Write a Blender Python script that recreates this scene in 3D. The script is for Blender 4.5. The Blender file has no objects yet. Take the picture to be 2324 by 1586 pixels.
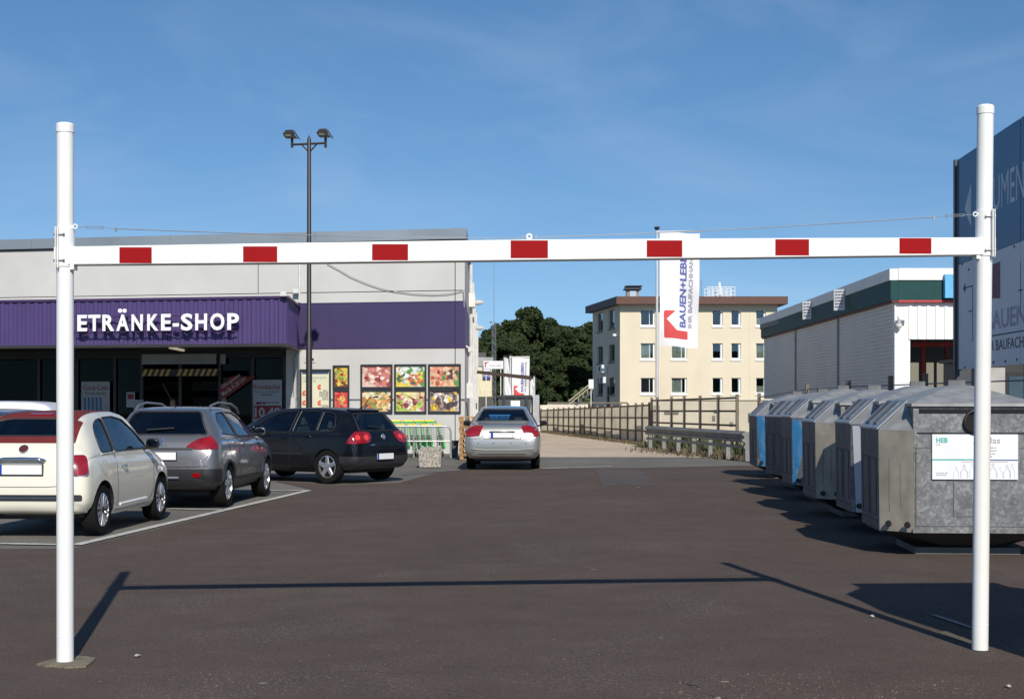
import bpy, bmesh, math, random
import numpy as np
from mathutils import Vector, Matrix
from mathutils.bvhtree import BVHTree
random.seed(7)
R = math.radians
sc = bpy.context.scene
COL = sc.collection

# ------------------------------------------------------------------ camera, sky, sun, exposure
cd = bpy.data.cameras.new('camera'); cam = bpy.data.objects.new('camera', cd); COL.objects.link(cam)
cam.location = (0, 0, 1.6); cam.rotation_euler = (R(90), 0, 0)
cd.lens = 51.9; cd.sensor_width = 36; cd.shift_y = 0.0503; cd.clip_end = 3000; cd.clip_start = .1
sc.camera = cam
SUN_EL, SUN_AZ = 34.0, 10.5           # azimuth: degrees to the right of straight behind the camera
sd = Vector((math.sin(R(SUN_AZ))*math.cos(R(SUN_EL)), -math.cos(R(SUN_AZ))*math.cos(R(SUN_EL)), math.sin(R(SUN_EL))))
ld = bpy.data.lights.new('sun', 'SUN'); ld.energy = 4.6; ld.angle = R(.53); ld.color = (1, .945, .86)
sun = bpy.data.objects.new('sun', ld); COL.objects.link(sun); sun.location = (0, 0, 40)
sun.rotation_euler = sd.to_track_quat('Z', 'Y').to_euler()
w = bpy.data.worlds.new('World'); sc.world = w; w.use_nodes = True
nt = w.node_tree; nt.nodes.clear()
out = nt.nodes.new('ShaderNodeOutputWorld'); bg = nt.nodes.new('ShaderNodeBackground'); sky = nt.nodes.new('ShaderNodeTexSky')
sky.sky_type = 'NISHITA'; sky.sun_disc = False; sky.sun_elevation = R(SUN_EL); sky.sun_rotation = R(180-SUN_AZ)
sky.altitude = 120; sky.air_density = 1.0; sky.dust_density = .1; sky.ozone_density = 2.5
bg.inputs[1].default_value = .108
tc = nt.nodes.new('ShaderNodeTexCoord'); mp = nt.nodes.new('ShaderNodeMapping'); mp.inputs['Scale'].default_value = (1.6, 1.6, 5.0)
mp.inputs['Rotation'].default_value = (0, R(38), 0)
nz = nt.nodes.new('ShaderNodeTexNoise'); nz.inputs['Scale'].default_value = 2.2; nz.inputs['Detail'].default_value = 7; nz.inputs['Distortion'].default_value = 1.3
nz.inputs['Roughness'].default_value = .55
rp = nt.nodes.new('ShaderNodeValToRGB'); rp.color_ramp.elements[0].position = .46; rp.color_ramp.elements[0].color = (0, 0, 0, 1)
rp.color_ramp.elements[1].position = .95; rp.color_ramp.elements[1].color = (.26, .26, .26, 1)
mx = nt.nodes.new('ShaderNodeMix'); mx.data_type = 'RGBA'; mx.inputs['B'].default_value = (5.5, 6.6, 7.8, 1)
hs = nt.nodes.new('ShaderNodeHueSaturation'); hs.inputs['Saturation'].default_value = 1.2
sm = nt.nodes.new('ShaderNodeMapping'); sm.inputs['Location'].default_value = (0, 0, .10); nt.links.new(tc.outputs['Generated'], sm.inputs[0]); nt.links.new(sm.outputs[0], sky.inputs[0])
L = nt.links.new
L(tc.outputs['Generated'], mp.inputs[0]); L(mp.outputs[0], nz.inputs[0]); L(nz.outputs[0], rp.inputs[0]); L(sky.outputs[0], hs.inputs['Color'])
L(rp.outputs[0], mx.inputs['Factor']); L(hs.outputs[0], mx.inputs['A']); L(mx.outputs['Result'], bg.inputs[0]); L(bg.outputs[0], out.inputs[0])
vs = sc.view_settings; vs.view_transform = 'Standard'; vs.look = 'None'; vs.exposure = 0.0; vs.gamma = 1; vs.use_curve_mapping = False

# ------------------------------------------------------------------ measuring from the photograph (pixels of a 2324 px wide copy)
FP, CX, HY, CH = 3350.0, 1162.0, 910.0, 1.6
def G(x, y, z=0.0):
    Y = FP*(CH-z)/(y-HY); return Vector(((x-CX)/FP*Y, Y, z))
def at(x, y, Y):
    return Vector(((x-CX)/FP*Y, Y, CH+(HY-y)/FP*Y))
class Frame:
    def __init__(s, o, ex, n, ez=(0, 0, 1)):
        s.o = Vector(o); s.ex = Vector(ex).normalized(); s.n = Vector(n).normalized(); s.ez = Vector(ez)
    def __call__(s, a, b, c=0.0): return s.o + s.ex*a + s.ez*b + s.n*c
    def px(s, x, y, c=0.0):
        d = Vector(((x-CX)/FP, 1, (HY-y)/FP)); m = Matrix((s.ex, s.ez, -d)).transposed()
        r = m.inverted() @ (Vector((0, 0, CH)) - s.o - s.n*c); return r[0], r[1]
    def shift(s, c): return Frame(s.o+s.n*c, s.ex, s.n, s.ez)

# ------------------------------------------------------------------ materials
MATS = {}
def mat(name, col, rough=.6, metal=0.0, var=.12, vscale=3.0, bump=0.0, bscale=40.0, spec=.5, coat=0.0, emit=None, dirt=None, detail=4):
    if name in MATS: return MATS[name]
    m = bpy.data.materials.new(name); m.use_nodes = True; t = m.node_tree; b = t.nodes['Principled BSDF']
    b.inputs['Roughness'].default_value = rough; b.inputs['Metallic'].default_value = metal
    b.inputs['Specular IOR Level'].default_value = spec; b.inputs['Coat Weight'].default_value = coat; b.inputs['Coat Roughness'].default_value = .03
    c = (*col, 1)
    tcn = t.nodes.new('ShaderNodeTexCoord')
    if var > 0:
        n = t.nodes.new('ShaderNodeTexNoise'); n.inputs['Scale'].default_value = vscale; n.inputs['Detail'].default_value = detail
        r = t.nodes.new('ShaderNodeMapRange'); r.inputs[1].default_value = .3; r.inputs[2].default_value = .7; r.inputs[3].default_value = 1-var; r.inputs[4].default_value = 1+var
        v = t.nodes.new('ShaderNodeVectorMath'); v.operation = 'SCALE'; v.inputs[0].default_value = col
        t.links.new(tcn.outputs['Object'], n.inputs[0]); t.links.new(n.outputs[0], r.inputs[0]); t.links.new(r.outputs[0], v.inputs['Scale'])
        last = v.outputs[0]
        if dirt:
            n2 = t.nodes.new('ShaderNodeTexNoise'); n2.inputs['Scale'].default_value = dirt[1]; n2.inputs['Detail'].default_value = 6
            mpp = t.nodes.new('ShaderNodeMapping'); mpp.inputs['Scale'].default_value = (1, 1, dirt[3] if len(dirt) > 3 else 1)
            t.links.new(tcn.outputs['Object'], mpp.inputs[0]); t.links.new(mpp.outputs[0], n2.inputs[0])
            r2 = t.nodes.new('ShaderNodeMapRange'); r2.inputs[1].default_value = .5; r2.inputs[2].default_value = .75; r2.inputs[4].default_value = dirt[2]
            t.links.new(n2.outputs[0], r2.inputs[0])
            mm = t.nodes.new('ShaderNodeMix'); mm.data_type = 'RGBA'; mm.inputs['B'].default_value = (*dirt[0], 1)
            t.links.new(r2.outputs[0], mm.inputs['Factor']); t.links.new(last, mm.inputs['A']); last = mm.outputs['Result']
        t.links.new(last, b.inputs['Base Color'])
    else: b.inputs['Base Color'].default_value = c
    if bump > 0:
        n = t.nodes.new('ShaderNodeTexNoise'); n.inputs['Scale'].default_value = bscale; n.inputs['Detail'].default_value = 5
        bp = t.nodes.new('ShaderNodeBump'); bp.inputs['Strength'].default_value = bump; bp.inputs['Distance'].default_value = .02
        t.links.new(tcn.outputs['Object'], n.inputs[0]); t.links.new(n.outputs[0], bp.inputs['Height']); t.links.new(bp.outputs[0], b.inputs['Normal'])
    if emit: b.inputs['Emission Color'].default_value = (*col, 1); b.inputs['Emission Strength'].default_value = emit
    MATS[name] = m; return m
def cells(name, cols, scale, rough=.5, metal=0.0, distort=.3, stretch=(1, 1, 1), smooth=False, bump=0.0, fine=None):
    """voronoi cells, each taking one of the given colours"""
    if name in MATS: return MATS[name]
    m = bpy.data.materials.new(name); m.use_nodes = True; t = m.node_tree; b = t.nodes['Principled BSDF']
    b.inputs['Roughness'].default_value = rough; b.inputs['Metallic'].default_value = metal; b.inputs['Specular IOR Level'].default_value = .5 if rough < 1 else .12
    tcn = t.nodes.new('ShaderNodeTexCoord'); mpp = t.nodes.new('ShaderNodeMapping'); mpp.inputs['Scale'].default_value = stretch
    n = t.nodes.new('ShaderNodeTexNoise'); n.inputs['Scale'].default_value = scale*1.5; n.inputs['Detail'].default_value = 3
    add = t.nodes.new('ShaderNodeMix'); add.data_type = 'VECTOR'; add.inputs[0].default_value = distort/scale
    v = t.nodes.new('ShaderNodeTexVoronoi'); v.inputs['Scale'].default_value = scale
    sep = t.nodes.new('ShaderNodeSeparateColor'); rr = t.nodes.new('ShaderNodeValToRGB'); cr = rr.color_ramp
    cr.interpolation = 'LINEAR' if smooth else 'CONSTANT'
    k = len(cols)
    cr.elements[0].position = 0; cr.elements[0].color = (*cols[0], 1); cr.elements[1].position = 1/k; cr.elements[1].color = (*cols[1], 1)
    for i in range(2, k):
        e = cr.elements.new(i/k); e.color = (*cols[i], 1)
    l = t.links.new
    l(tcn.outputs['Object'], mpp.inputs[0]); l(mpp.outputs[0], n.inputs[0]); l(mpp.outputs[0], add.inputs['A']); l(n.outputs['Color'], add.inputs['B'])
    l(add.outputs[1], v.inputs['Vector']); l(v.outputs['Color'], sep.inputs[0]); l(sep.outputs[0], rr.inputs[0])
    n3 = t.nodes.new('ShaderNodeTexNoise'); n3.inputs['Scale'].default_value = (fine or scale*3); n3.inputs['Detail'].default_value = 6
    l(tcn.outputs['Object'], n3.inputs[0])
    r3 = t.nodes.new('ShaderNodeMapRange'); r3.inputs[1].default_value = .3; r3.inputs[2].default_value = .7; r3.inputs[3].default_value = .75; r3.inputs[4].default_value = 1.2
    sv = t.nodes.new('ShaderNodeVectorMath'); sv.operation = 'SCALE'; l(n3.outputs[0], r3.inputs[0]); l(rr.outputs[0], sv.inputs[0]); l(r3.outputs[0], sv.inputs['Scale'])
    l(sv.outputs[0], b.inputs['Base Color'])
    if bump:
        bp = t.nodes.new('ShaderNodeBump'); bp.inputs['Strength'].default_value = bump; bp.inputs['Distance'].default_value = .01
        l(v.outputs['Distance'], bp.inputs['Height']); l(bp.outputs[0], b.inputs['Normal'])
    MATS[name] = m; return m
def glass_mat(name, tint, gloss=(.9, .95, 1)):
    if name in MATS: return MATS[name]
    m = bpy.data.materials.new(name); m.use_nodes = True; t = m.node_tree; t.nodes.clear()
    o = t.nodes.new('ShaderNodeOutputMaterial'); a = t.nodes.new('ShaderNodeBsdfTransparent'); g = t.nodes.new('ShaderNodeBsdfGlossy')
    a.inputs[0].default_value = (*tint, 1); g.inputs[0].default_value = (*gloss, 1); g.inputs['Roughness'].default_value = .02
    f = t.nodes.new('ShaderNodeFresnel'); f.inputs[0].default_value = 1.6; x = t.nodes.new('ShaderNodeMixShader')
    n = t.nodes.new('ShaderNodeTexNoise'); n.inputs['Scale'].default_value = 1.5; mm = t.nodes.new('ShaderNodeMath'); mm.operation = 'MULTIPLY_ADD'
    mm.inputs[1].default_value = .05; t.links.new(n.outputs[0], mm.inputs[0]); t.links.new(f.outputs[0], mm.inputs[2])
    t.links.new(mm.outputs[0], x.inputs[0]); t.links.new(a.outputs[0], x.inputs[1]); t.links.new(g.outputs[0], x.inputs[2]); t.links.new(x.outputs[0], o.inputs[0])
    MATS[name] = m; return m

# ------------------------------------------------------------------ mesh tools
class MB:
    def __init__(s): s.v = []; s.f = []
    def add(s, vs, fs):
        n = len(s.v); s.v += [tuple(v) for v in vs]; s.f += [tuple(i+n for i in f) for f in fs]; return s
    def hexa(s, p):   # 8 points: bottom ring 0-3, top ring 4-7
        return s.add(p, [(3, 2, 1, 0), (4, 5, 6, 7), (0, 1, 5, 4), (1, 2, 6, 5), (2, 3, 7, 6), (3, 0, 4, 7)])
    def box(s, x0, x1, y0, y1, z0, z1):
        return s.hexa([(x0, y0, z0), (x1, y0, z0), (x1, y1, z0), (x0, y1, z0), (x0, y0, z1), (x1, y0, z1), (x1, y1, z1), (x0, y1, z1)])
    def fb(s, F, a0, a1, b0, b1, c0, c1):
        return s.hexa([F(a0, b0, c1), F(a1, b0, c1), F(a1, b0, c0), F(a0, b0, c0), F(a0, b1, c1), F(a1, b1, c1), F(a1, b1, c0), F(a0, b1, c0)])
    def tube(s, pts, r, n=8, cap=True):
        pts = [Vector(p) for p in pts]; rs = r if isinstance(r, (list, tuple)) else [r]*len(pts); base = len(s.v); up = None
        for i, p in enumerate(pts):
            d = (pts[min(i+1, len(pts)-1)]-pts[max(i-1, 0)]).normalized()
            if up is None: up = Vector((0, 0, 1)) if abs(d.z) < .9 else Vector((1, 0, 0))
            u = d.cross(up).normalized(); v = u.cross(d).normalized(); up = v
            for k in range(n):
                a = 2*math.pi*k/n; s.v.append(tuple(p+(u*math.cos(a)+v*math.sin(a))*rs[i]))
        for i in range(len(pts)-1):
            for k in range(n):
                a = base+i*n+k; b = base+i*n+(k+1) % n; s.f.append((a, b, b+n, a+n))
        if cap:
            s.f.append(tuple(base+k for k in range(n))[::-1]); s.f.append(tuple(base+(len(pts)-1)*n+k for k in range(n)))
        return s
    def lathe(s, o, ax, prof, n=24):  # prof: list of (t along axis, radius)
        o = Vector(o); ax = Vector(ax).normalized(); return s.tube_lathe(o, ax, prof, n)
    def tube_lathe(s, o, ax, prof, n):
        up = Vector((0, 0, 1)) if abs(ax.z) < .9 else Vector((1, 0, 0)); u = ax.cross(up).normalized(); v = u.cross(ax).normalized(); base = len(s.v)
        for t, r in prof:
            for k in range(n):
                a = 2*math.pi*k/n; s.v.append(tuple(o+ax*t+(u*math.cos(a)+v*math.sin(a))*max(r, 1e-4)))
        for i in range(len(prof)-1):
            for k in range(n):
                a = base+i*n+k; b = base+i*n+(k+1) % n; s.f.append((a, b, b+n, a+n))
        s.f.append(tuple(base+k for k in range(n))[::-1]); s.f.append(tuple(base+(len(prof)-1)*n+k for k in range(n)))
        return s
    def prism(s, poly, e):   # poly: 3D loop, e: extrusion vector
        n = len(poly); p = [Vector(q) for q in poly]; e = Vector(e)
        return s.add(p+[q+e for q in p], [tuple(range(n))[::-1], tuple(range(n, 2*n))]+[(i, (i+1) % n, n+(i+1) % n, n+i) for i in range(n)])
    def build(s, name, m, parent=None, bevel=0.0, smooth=None, root=None):
        me = bpy.data.meshes.new(name); org = root if root is not None else origin_of(parent)
        vs = [(v[0]-org.x, v[1]-org.y, v[2]-org.z) for v in s.v] if org.length else s.v
        me.from_pydata(vs, [], s.f); bm = bmesh.new(); bm.from_mesh(me)
        bmesh.ops.recalc_face_normals(bm, faces=bm.faces)
        if bevel > 0: bmesh.ops.bevel(bm, geom=list(bm.edges), offset=bevel, segments=1, affect='EDGES', profile=.7)
        bm.to_mesh(me); bm.free(); return link(name, me, m, parent, smooth)
def origin_of(p):
    while p is not None:
        if p.parent is None: return Vector(p.get('_o', (0, 0, 0)))
        p = p.parent
    return Vector((0, 0, 0))
def link(name, me, m, parent=None, smooth=None):
    me.materials.clear(); me.materials.append(m)
    if smooth:
        me.polygons.foreach_set('use_smooth', [True]*len(me.polygons)); me.set_sharp_from_angle(angle=R(smooth))
    o = bpy.data.objects.new(name, me); COL.objects.link(o); o.parent = parent; return o
def thing(name, label, cat, loc=(0, 0, 0), group=None, local=False, rz=0.0):
    """an Empty at the thing's base; unless local=True its parts are given in world coordinates"""
    o = bpy.data.objects.new(name, None); COL.objects.link(o); o.location = loc; o.rotation_euler.z = rz; o.empty_display_size = .2
    o['label'] = label; o['category'] = cat
    if group: o['group'] = group
    o['_o'] = (0, 0, 0) if local else tuple(loc)
    return o
def tag(o, label, cat, group=None):
    o['label'] = label; o['category'] = cat
    if group: o['group'] = group
    return o
def struct(o, kind='structure'): o['kind'] = kind; return o
def dup(root, loc, rz, label, group=None):
    r = root.copy(); COL.objects.link(r); r.location = loc; r.rotation_euler.z = rz; r['label'] = label
    if group: r['group'] = group
    def rec(a, b):
        for ch in list(a.children):
            c = ch.copy(); COL.objects.link(c); c.parent = b; rec(ch, c)
    rec(root, r); return r
def text(s, F, a0, b0, w=None, h=.3, c0=0.0, depth=.004, m=None, parent=None, name='lettering', bold=.0, eu=None, ev=None, round_=0.0):
    """lettering on a frame: left edge a0, baseline b0, cap height h, total width w (stretched); eu, ev = directions in frame units"""
    cu = bpy.data.curves.new('t', 'FONT'); cu.body = s; cu.extrude = .5; cu.offset = bold; cu.resolution_u = 3
    if round_: cu.bevel_depth = round_; cu.bevel_resolution = 1
    o = bpy.data.objects.new('t', cu); COL.objects.link(o)
    dg = bpy.context.evaluated_depsgraph_get(); me = bpy.data.meshes.new_from_object(o.evaluated_get(dg)); bpy.data.objects.remove(o)
    me.name = name
    n = len(me.vertices); co = np.empty(n*3); me.vertices.foreach_get('co', co); co = co.reshape(-1, 3)
    cap = .729 if bold == 0 else .729+2*bold
    x0, x1 = co[:, 0].min(), co[:, 0].max(); sx = h/cap if w is None else w/max(x1-x0, 1e-5); sy = h/cap
    eu = eu or (1, 0); ev = ev or (0, 1); org = origin_of(parent)
    res = np.empty_like(co)
    for i in range(n):
        u = (co[i, 0]-x0)*sx; v = (co[i, 1]+bold)*sy; d = c0+(co[i, 2]+.5)*depth
        res[i] = F(a0+eu[0]*u+ev[0]*v, b0+eu[1]*u+ev[1]*v, d)-org
    me.vertices.foreach_set('co', res.ravel()); me.update()
    return link(name, me, m, parent)

def print_line(F, a, b, w, h, c, m, parent, seed=0, depth=.004):
    """a line of print too small to read in the photograph: word-length dashes"""
    r = random.Random(seed+int(a*1000)); mb = MB(); u = 0
    while u < w-1e-4: L_ = min(w-u, h*r.uniform(1.2, 3.6)); mb.fb(F, a+u, a+u+L_, b, b+h*.75, c, c+depth); u += L_+h*.6
    o = mb.build('small_print', m, parent); o['kind'] = 'stuff'; return o

# palette (real-world base colours)
white = mat('white_powder_coat', (.8, .8, .77), .35, var=.03, vscale=2, dirt=((.62, .6, .54), 3.5, .16))
red_film = mat('red_reflective_film', (.30, .003, .005), .6, spec=.12, var=.05)
steel = mat('galvanised_wire', (.45, .47, .5), .35, metal=.8)
bolt_m = mat('zinc_bolt', (.3, .3, .3), .4, metal=.9)
black = mat('black_rubber', (.015, .015, .016), .6)
blackpl = mat('black_plastic', (.022, .022, .024), .45)
tyre_m = mat('tyre_rubber', (.011, .0108, .0105), .95, spec=.15, bump=.3, bscale=60)
alloy = mat('alloy', (.62, .62, .63), .28, metal=.85, var=.05)
chrome = mat('chrome', (.75, .75, .77), .08, metal=1, var=0.02)
red_lens = mat('red_lens', (.25, .004, .006), .1, var=.25, vscale=9, coat=1, spec=.8)
clear_lens = mat('clear_lens', (.7, .68, .66), .1, coat=1, var=.2, vscale=25)
plate_w = mat('plate_white', (.78, .78, .78), .4, var=.02)
plate_b = mat('plate_blue', (.01, .05, .42), .4, var=.03)
int_dark = mat('interior_dark', (.02, .02, .022), .8)
seat_m = mat('seat_cloth', (.06, .06, .065), .9)
glass_c = glass_mat('tinted_glass', (.62, .74, .73))
glass_d = glass_mat('privacy_glass', (.05, .06, .07))
void_m = mat('unlit_dark', (.008, .008, .009), .9)
# ------------------------------------------------------------------ ground
def sheet(name, pts, z, m, kind='structure', parent=None):
    mb = MB(); mb.add([(p[0], p[1], z) for p in pts], [tuple(range(len(pts)))]); o = mb.build(name, m, parent)
    if kind: o['kind'] = kind
    return o
def asphalt(name, col, var, sc_, spk, patch=None, bump=.5, big=None):
    m = bpy.data.materials.new(name); m.use_nodes = True; t = m.node_tree; b = t.nodes['Principled BSDF']; l = t.links.new
    b.inputs['Roughness'].default_value = .93; b.inputs['Specular IOR Level'].default_value = .22
    tcn = t.nodes.new('ShaderNodeTexCoord')
    def noise(s, d=6, dist=0):
        n = t.nodes.new('ShaderNodeTexNoise'); n.inputs['Scale'].default_value = s; n.inputs['Detail'].default_value = d; n.inputs['Distortion'].default_value = dist
        l(tcn.outputs['Object'], n.inputs[0]); return n.outputs[0]
    def rng(x, a, b_, c, d):
        r = t.nodes.new('ShaderNodeMapRange'); r.inputs[1].default_value = a; r.inputs[2].default_value = b_; r.inputs[3].default_value = c; r.inputs[4].default_value = d; l(x, r.inputs[0]); return r.outputs[0]
    def mul(x, y):
        k = t.nodes.new('ShaderNodeMath'); k.operation = 'MULTIPLY'; l(x, k.inputs[0]); l(y, k.inputs[1]); return k.outputs[0]
    def mixc(f, a, bcol):
        k = t.nodes.new('ShaderNodeMix'); k.data_type = 'RGBA'; l(f, k.inputs['Factor']); l(a, k.inputs['A']); k.inputs['B'].default_value = (*bcol, 1); return k.outputs['Result']
    f = mul(rng(noise(.35, 5, .6), .3, .7, 1-var, 1+var), rng(noise(sc_, 8), .25, .75, .88, 1.12))
    f = mul(f, rng(noise(75, 2), .3, .7, .7, 1.3))
    v = t.nodes.new('ShaderNodeVectorMath'); v.operation = 'SCALE'; v.inputs[0].default_value = col; l(f, v.inputs['Scale']); last = v.outputs[0]
    # pale worn aggregate where the binder has gone
    wear = mul(rng(noise(.5, 4, 1), .52, .66, 0, 1), rng(noise(38, 4), .54, .62, 0, spk)); last = mixc(wear, last, (.3, .27, .24))
    wear2 = mul(rng(noise(.9, 3, .5), .5, .62, 0, 1), rng(noise(34, 5), .58, .66, 0, .5)); last = mixc(wear2, last, (.025, .022, .02))
    vo = t.nodes.new('ShaderNodeTexVoronoi'); vo.inputs['Scale'].default_value = 1.1; l(tcn.outputs['Object'], vo.inputs['Vector'])
    last = mixc(rng(vo.outputs['Distance'], .022, .03, .8, 0), last, (.32, .29, .24))
    if patch: last = mixc(rng(noise(.8, 6, 1.2), .55, .7, 0, patch[1]), last, patch[0])
    l(last, b.inputs['Base Color'])
    bp = t.nodes.new('ShaderNodeBump'); bp.inputs['Strength'].default_value = bump; bp.inputs['Distance'].default_value = .012
    l(noise(90, 4), bp.inputs['Height']); l(bp.outputs[0], b.inputs['Normal']); return m
A_grey = asphalt('grey_asphalt', (.165, .155, .135), .15, 3, .35)
A_brown = asphalt('brown_asphalt', (.104, .077, .062), .07, 2.2, .35, patch=((.112, .088, .074), .35), bump=1.0)
A_beige = asphalt('beige_concrete', (.54, .44, .33), .12, 2, .2)
A_patch = asphalt('patched_asphalt', (.10, .084, .077), .1, 2, .2)
paint_w = mat('worn_road_paint', (.56, .55, .5), .7, var=.2, vscale=6, dirt=((.16, .15, .14), 9, .65))
paint_f = mat('faded_road_paint', (.2, .19, .18), .7, var=.3, vscale=5, dirt=((.08, .07, .07), 5, .9))
earth = mat('earth', (.10, .09, .055), .95, var=.4, vscale=4)
sheet('ground', [(-900, -60), (900, -60), (900, 1600), (-900, 1600)], -.012, A_grey)
bp_ = [(-40, -12), (40, -12), (40, G(1675, 1056).y+.6)] + [G(*p)[:2] for p in ((1675, 1056), (1450, 1061), (1062, 1064), (985, 1073), (905, 1095), (760, 1099), (626, 1091), (708, 1110), (640, 1128), (420, 1184), (165, 1243))] + [(-7.2, 15.9), (-40, 15.6)]
sheet('road', bp_, -.004, A_brown)
sheet('pavement', [G(1180, 1037)[:2], G(1400, 1037)[:2], (11, 41.5), (11, 90), (1.5, 110), (-2.2, 110), (-1.2, 58)], -.004, A_beige)
sheet('road_patch', [G(1352, 1064)[:2], G(1452, 1064)[:2], G(1492, 1101)[:2], G(1366, 1102)[:2]], 0.0, A_patch)
def line(p, q, wd, name='road_marking', m=None, z=.002):
    p = Vector(p[:2]); q = Vector(q[:2]); d = (q-p).normalized(); n = Vector((-d.y, d.x))*wd/2
    return sheet(name, [p+n, q+n, q-n, p-n], z, m or paint_w)
line(G(172, 1236), G(700, 1112.5), .13)
line(G(690, 1112.8), G(540, 1112.3), .11, z=.004)
line(G(512, 1157), G(385, 1154), .11, z=.004)
line(G(165, 1236), G(0, 1233), .11, z=.004)
line(G(-260, 1231), G(-2, 1233), .11)
line(G(910, 1077), G(1045, 1066), .1, z=.004, m=paint_f)
line(G(1230, 1063), G(1390, 1058), .12, z=.004)
line(G(1230, 1072), G(1352, 1074), .09, z=.005, m=paint_f)
line(G(1460, 1073), G(1720, 1074), .11, z=.004, m=paint_f)
line(G(2118, 1395), G(2208, 1425), .05, z=.004, m=paint_f)

# litter and leaves
lit = mat('paper_litter', (.38, .36, .31), .9)
for i, (x, y, s, lab) in enumerate([(1449, 1107, .05, 'tiny white paper scrap on the asphalt short of the grey road band'), (1453, 1026, .16, 'white litter scrap lying on the pale road just behind the silver saloon'),
        (1645, 1014, .1, 'round white litter lump among the weeds under the guardrail'), (312, 1490, .025, 'pale twig lying on the asphalt right of the left gate post foot'),
        (2290, 1560, .022, 'pale yellow leaf on the asphalt at the bottom right'), (1980, 1400, .02, 'small pale leaf on the asphalt left of the right gate post'), (1630, 1588, .02, 'pale stone on the worn asphalt at the bottom')]):
    g = G(x, y); mb = MB(); k = 7
    ring = [(g.x+math.cos(a*6.28/k)*s*random.uniform(.6, 1.1), g.y+math.sin(a*6.28/k)*s*random.uniform(.6, 1.3), .004+random.uniform(0, .012)) for a in range(k)]
    mb.add(ring+[(g.x, g.y, .02)], [(a, (a+1) % k, k) for a in range(k)]); tag(mb.build('litter', lit), lab, 'litter')

# ------------------------------------------------------------------ supermarket
rend = mat('grey_render', (.54, .53, .50), .85, var=.05, vscale=.8, bump=.08, bscale=30, dirt=((.42, .41, .38), .7, .3, .25))
purple = mat('purple_cladding', (.068, .044, .145), .5, var=.07, vscale=1.2)
purple_w = mat('purple_wall_paint', (.040, .029, .098), .7, var=.07, vscale=1.2, dirt=((.06, .05, .11), .8, .3))
purple_d = mat('purple_trim', (.05, .022, .09), .5)
fasc = mat('grey_metal_fascia', (.30, .34, .37), .38, metal=.35, var=.22, vscale=.25)
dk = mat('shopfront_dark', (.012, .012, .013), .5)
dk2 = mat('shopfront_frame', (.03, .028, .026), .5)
pipe_m = mat('pale_pipe', (.62, .61, .58), .5)
cable_m = mat('grey_cable', (.24, .24, .23), .6)
frame_m = mat('poster_frame', (.03, .033, .036), .4)
FA = Frame((-1.43, 44.7, 0), (.979, -.206, 0), (.06, -1, 0))
def fp(x, y, c=0): return FA.px(x, y, c)
SM = thing('supermarket', 'grey rendered supermarket hall with a purple band and projecting purple canopy at left', 'supermarket', (-1.43, 44.7, 0))
AL = -24.0
a_can = fp(677, 700)[0]; a_j1 = fp(1033, 700)[0]; a_j2 = fp(586, 640)[0]
b_joint = 4.95; b_pb, b_pt = 3.24, 4.60
gap = .012
# wall panels of the front, butted with open joints
for (a0, a1, b0, b1) in [(AL, a_j2-gap, b_joint+gap, 6.45), (a_j2+gap, a_j1-gap, b_joint+gap, 6.45), (a_j1+gap, 0, b_joint+gap, 6.45),
                         (AL, a_can, 4.6, b_joint-gap), (a_can, a_j1-gap, b_pt+.01, b_joint-gap), (a_j1+gap, 0, b_pt+.01, b_joint-gap),
                         (a_can-.4, a_j1-gap, 0, b_pb-.01), (a_j1+gap, 0, 0, b_pb-.01)]:
    MB().fb(FA, a0, a1, b0, b1, -.3, 0).build('wall_panel', rend, SM)
MB().fb(FA, AL, -.002, 0, 6.44, -.55, -.31).build('inner_wall', void_m, SM) if False else None
mb = MB().fb(FA, AL, -.02, 4.5, 6.5, -.5, -.31); mb.fb(FA, a_can-.4, -.02, 0, 4.5, -.5, -.31); mb.build('backing_wall', dk2, SM)
MB().fb(FA, a_can, a_j1-.006, b_pb, b_pt, -.28, .025).build('purple_band', purple_w, SM)
MB().fb(FA, a_j1+.006, .02, b_pb, b_pt, -.28, .025).build('purple_band', purple_w, SM)
MB().fb(FA, a_can, .02, b_pt, b_pt+.03, -.28, .035).build('band_trim', purple_d, SM)
MB().fb(FA, a_can, .02, b_pb-.03, b_pb, -.28, .035).build('band_trim', purple_d, SM)
for k in range(5):
    aa0 = AL + (.06-AL)*k/5; aa1 = AL+(.06-AL)*(k+1)/5
    MB().fb(FA, aa0, aa1-.006, 6.5, 6.82, -.6, .09).build('roof_fascia', fasc, SM)
MB().fb(FA, AL, .03, 6.44, 6.5, -.5, .04).build('eave_strip', blackpl, SM)
# side wall running away from us
FS = Frame((-1.43, 44.7, 0), (-.0177, 1, 0), (1, .0177, 0))
side = mat('side_wall_render', (.6, .57, .52), .85, var=.1, vscale=.5, dirt=((.3, .25, .2), .6, .4, .3))
side_trim = mat('brown_trim', (.12, .055, .03), .6)
for k in range(8):
    s0 = .03+k*7; MB().fb(FS, s0, s0+6.97, 0, 6.6, -.08, 0).build('side_panel', side, SM)
MB().fb(FS, .02, 24, b_pb, b_pt, .002, .03).build('side_band', purple, SM)
MB().fb(FS, 24.01, 56, 3.0, 4.5, .002, .05).build('side_band', side_trim, SM)
MB().fb(FS, .09, 56, 6.6, 6.84, -.3, .06).build('side_fascia', side_trim, SM)
for s_ in (9, 17, 26, 38, 50):
    MB().tube([FS(s_, 0, .1), FS(s_, 6.55, .1)], .06, 6).build('downpipe', pipe_m, SM)
for s_ in (4.5, 7, 12, 21):
    mb = MB().fb(FS, s_, s_+.6, 1.7, 2.2, 0, .22); mb.tube([FS(s_+.3, 2.2, .08), FS(s_+.3, 3.1, .08)], .03, 6); mb.build('meter_box', pipe_m, SM)
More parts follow.
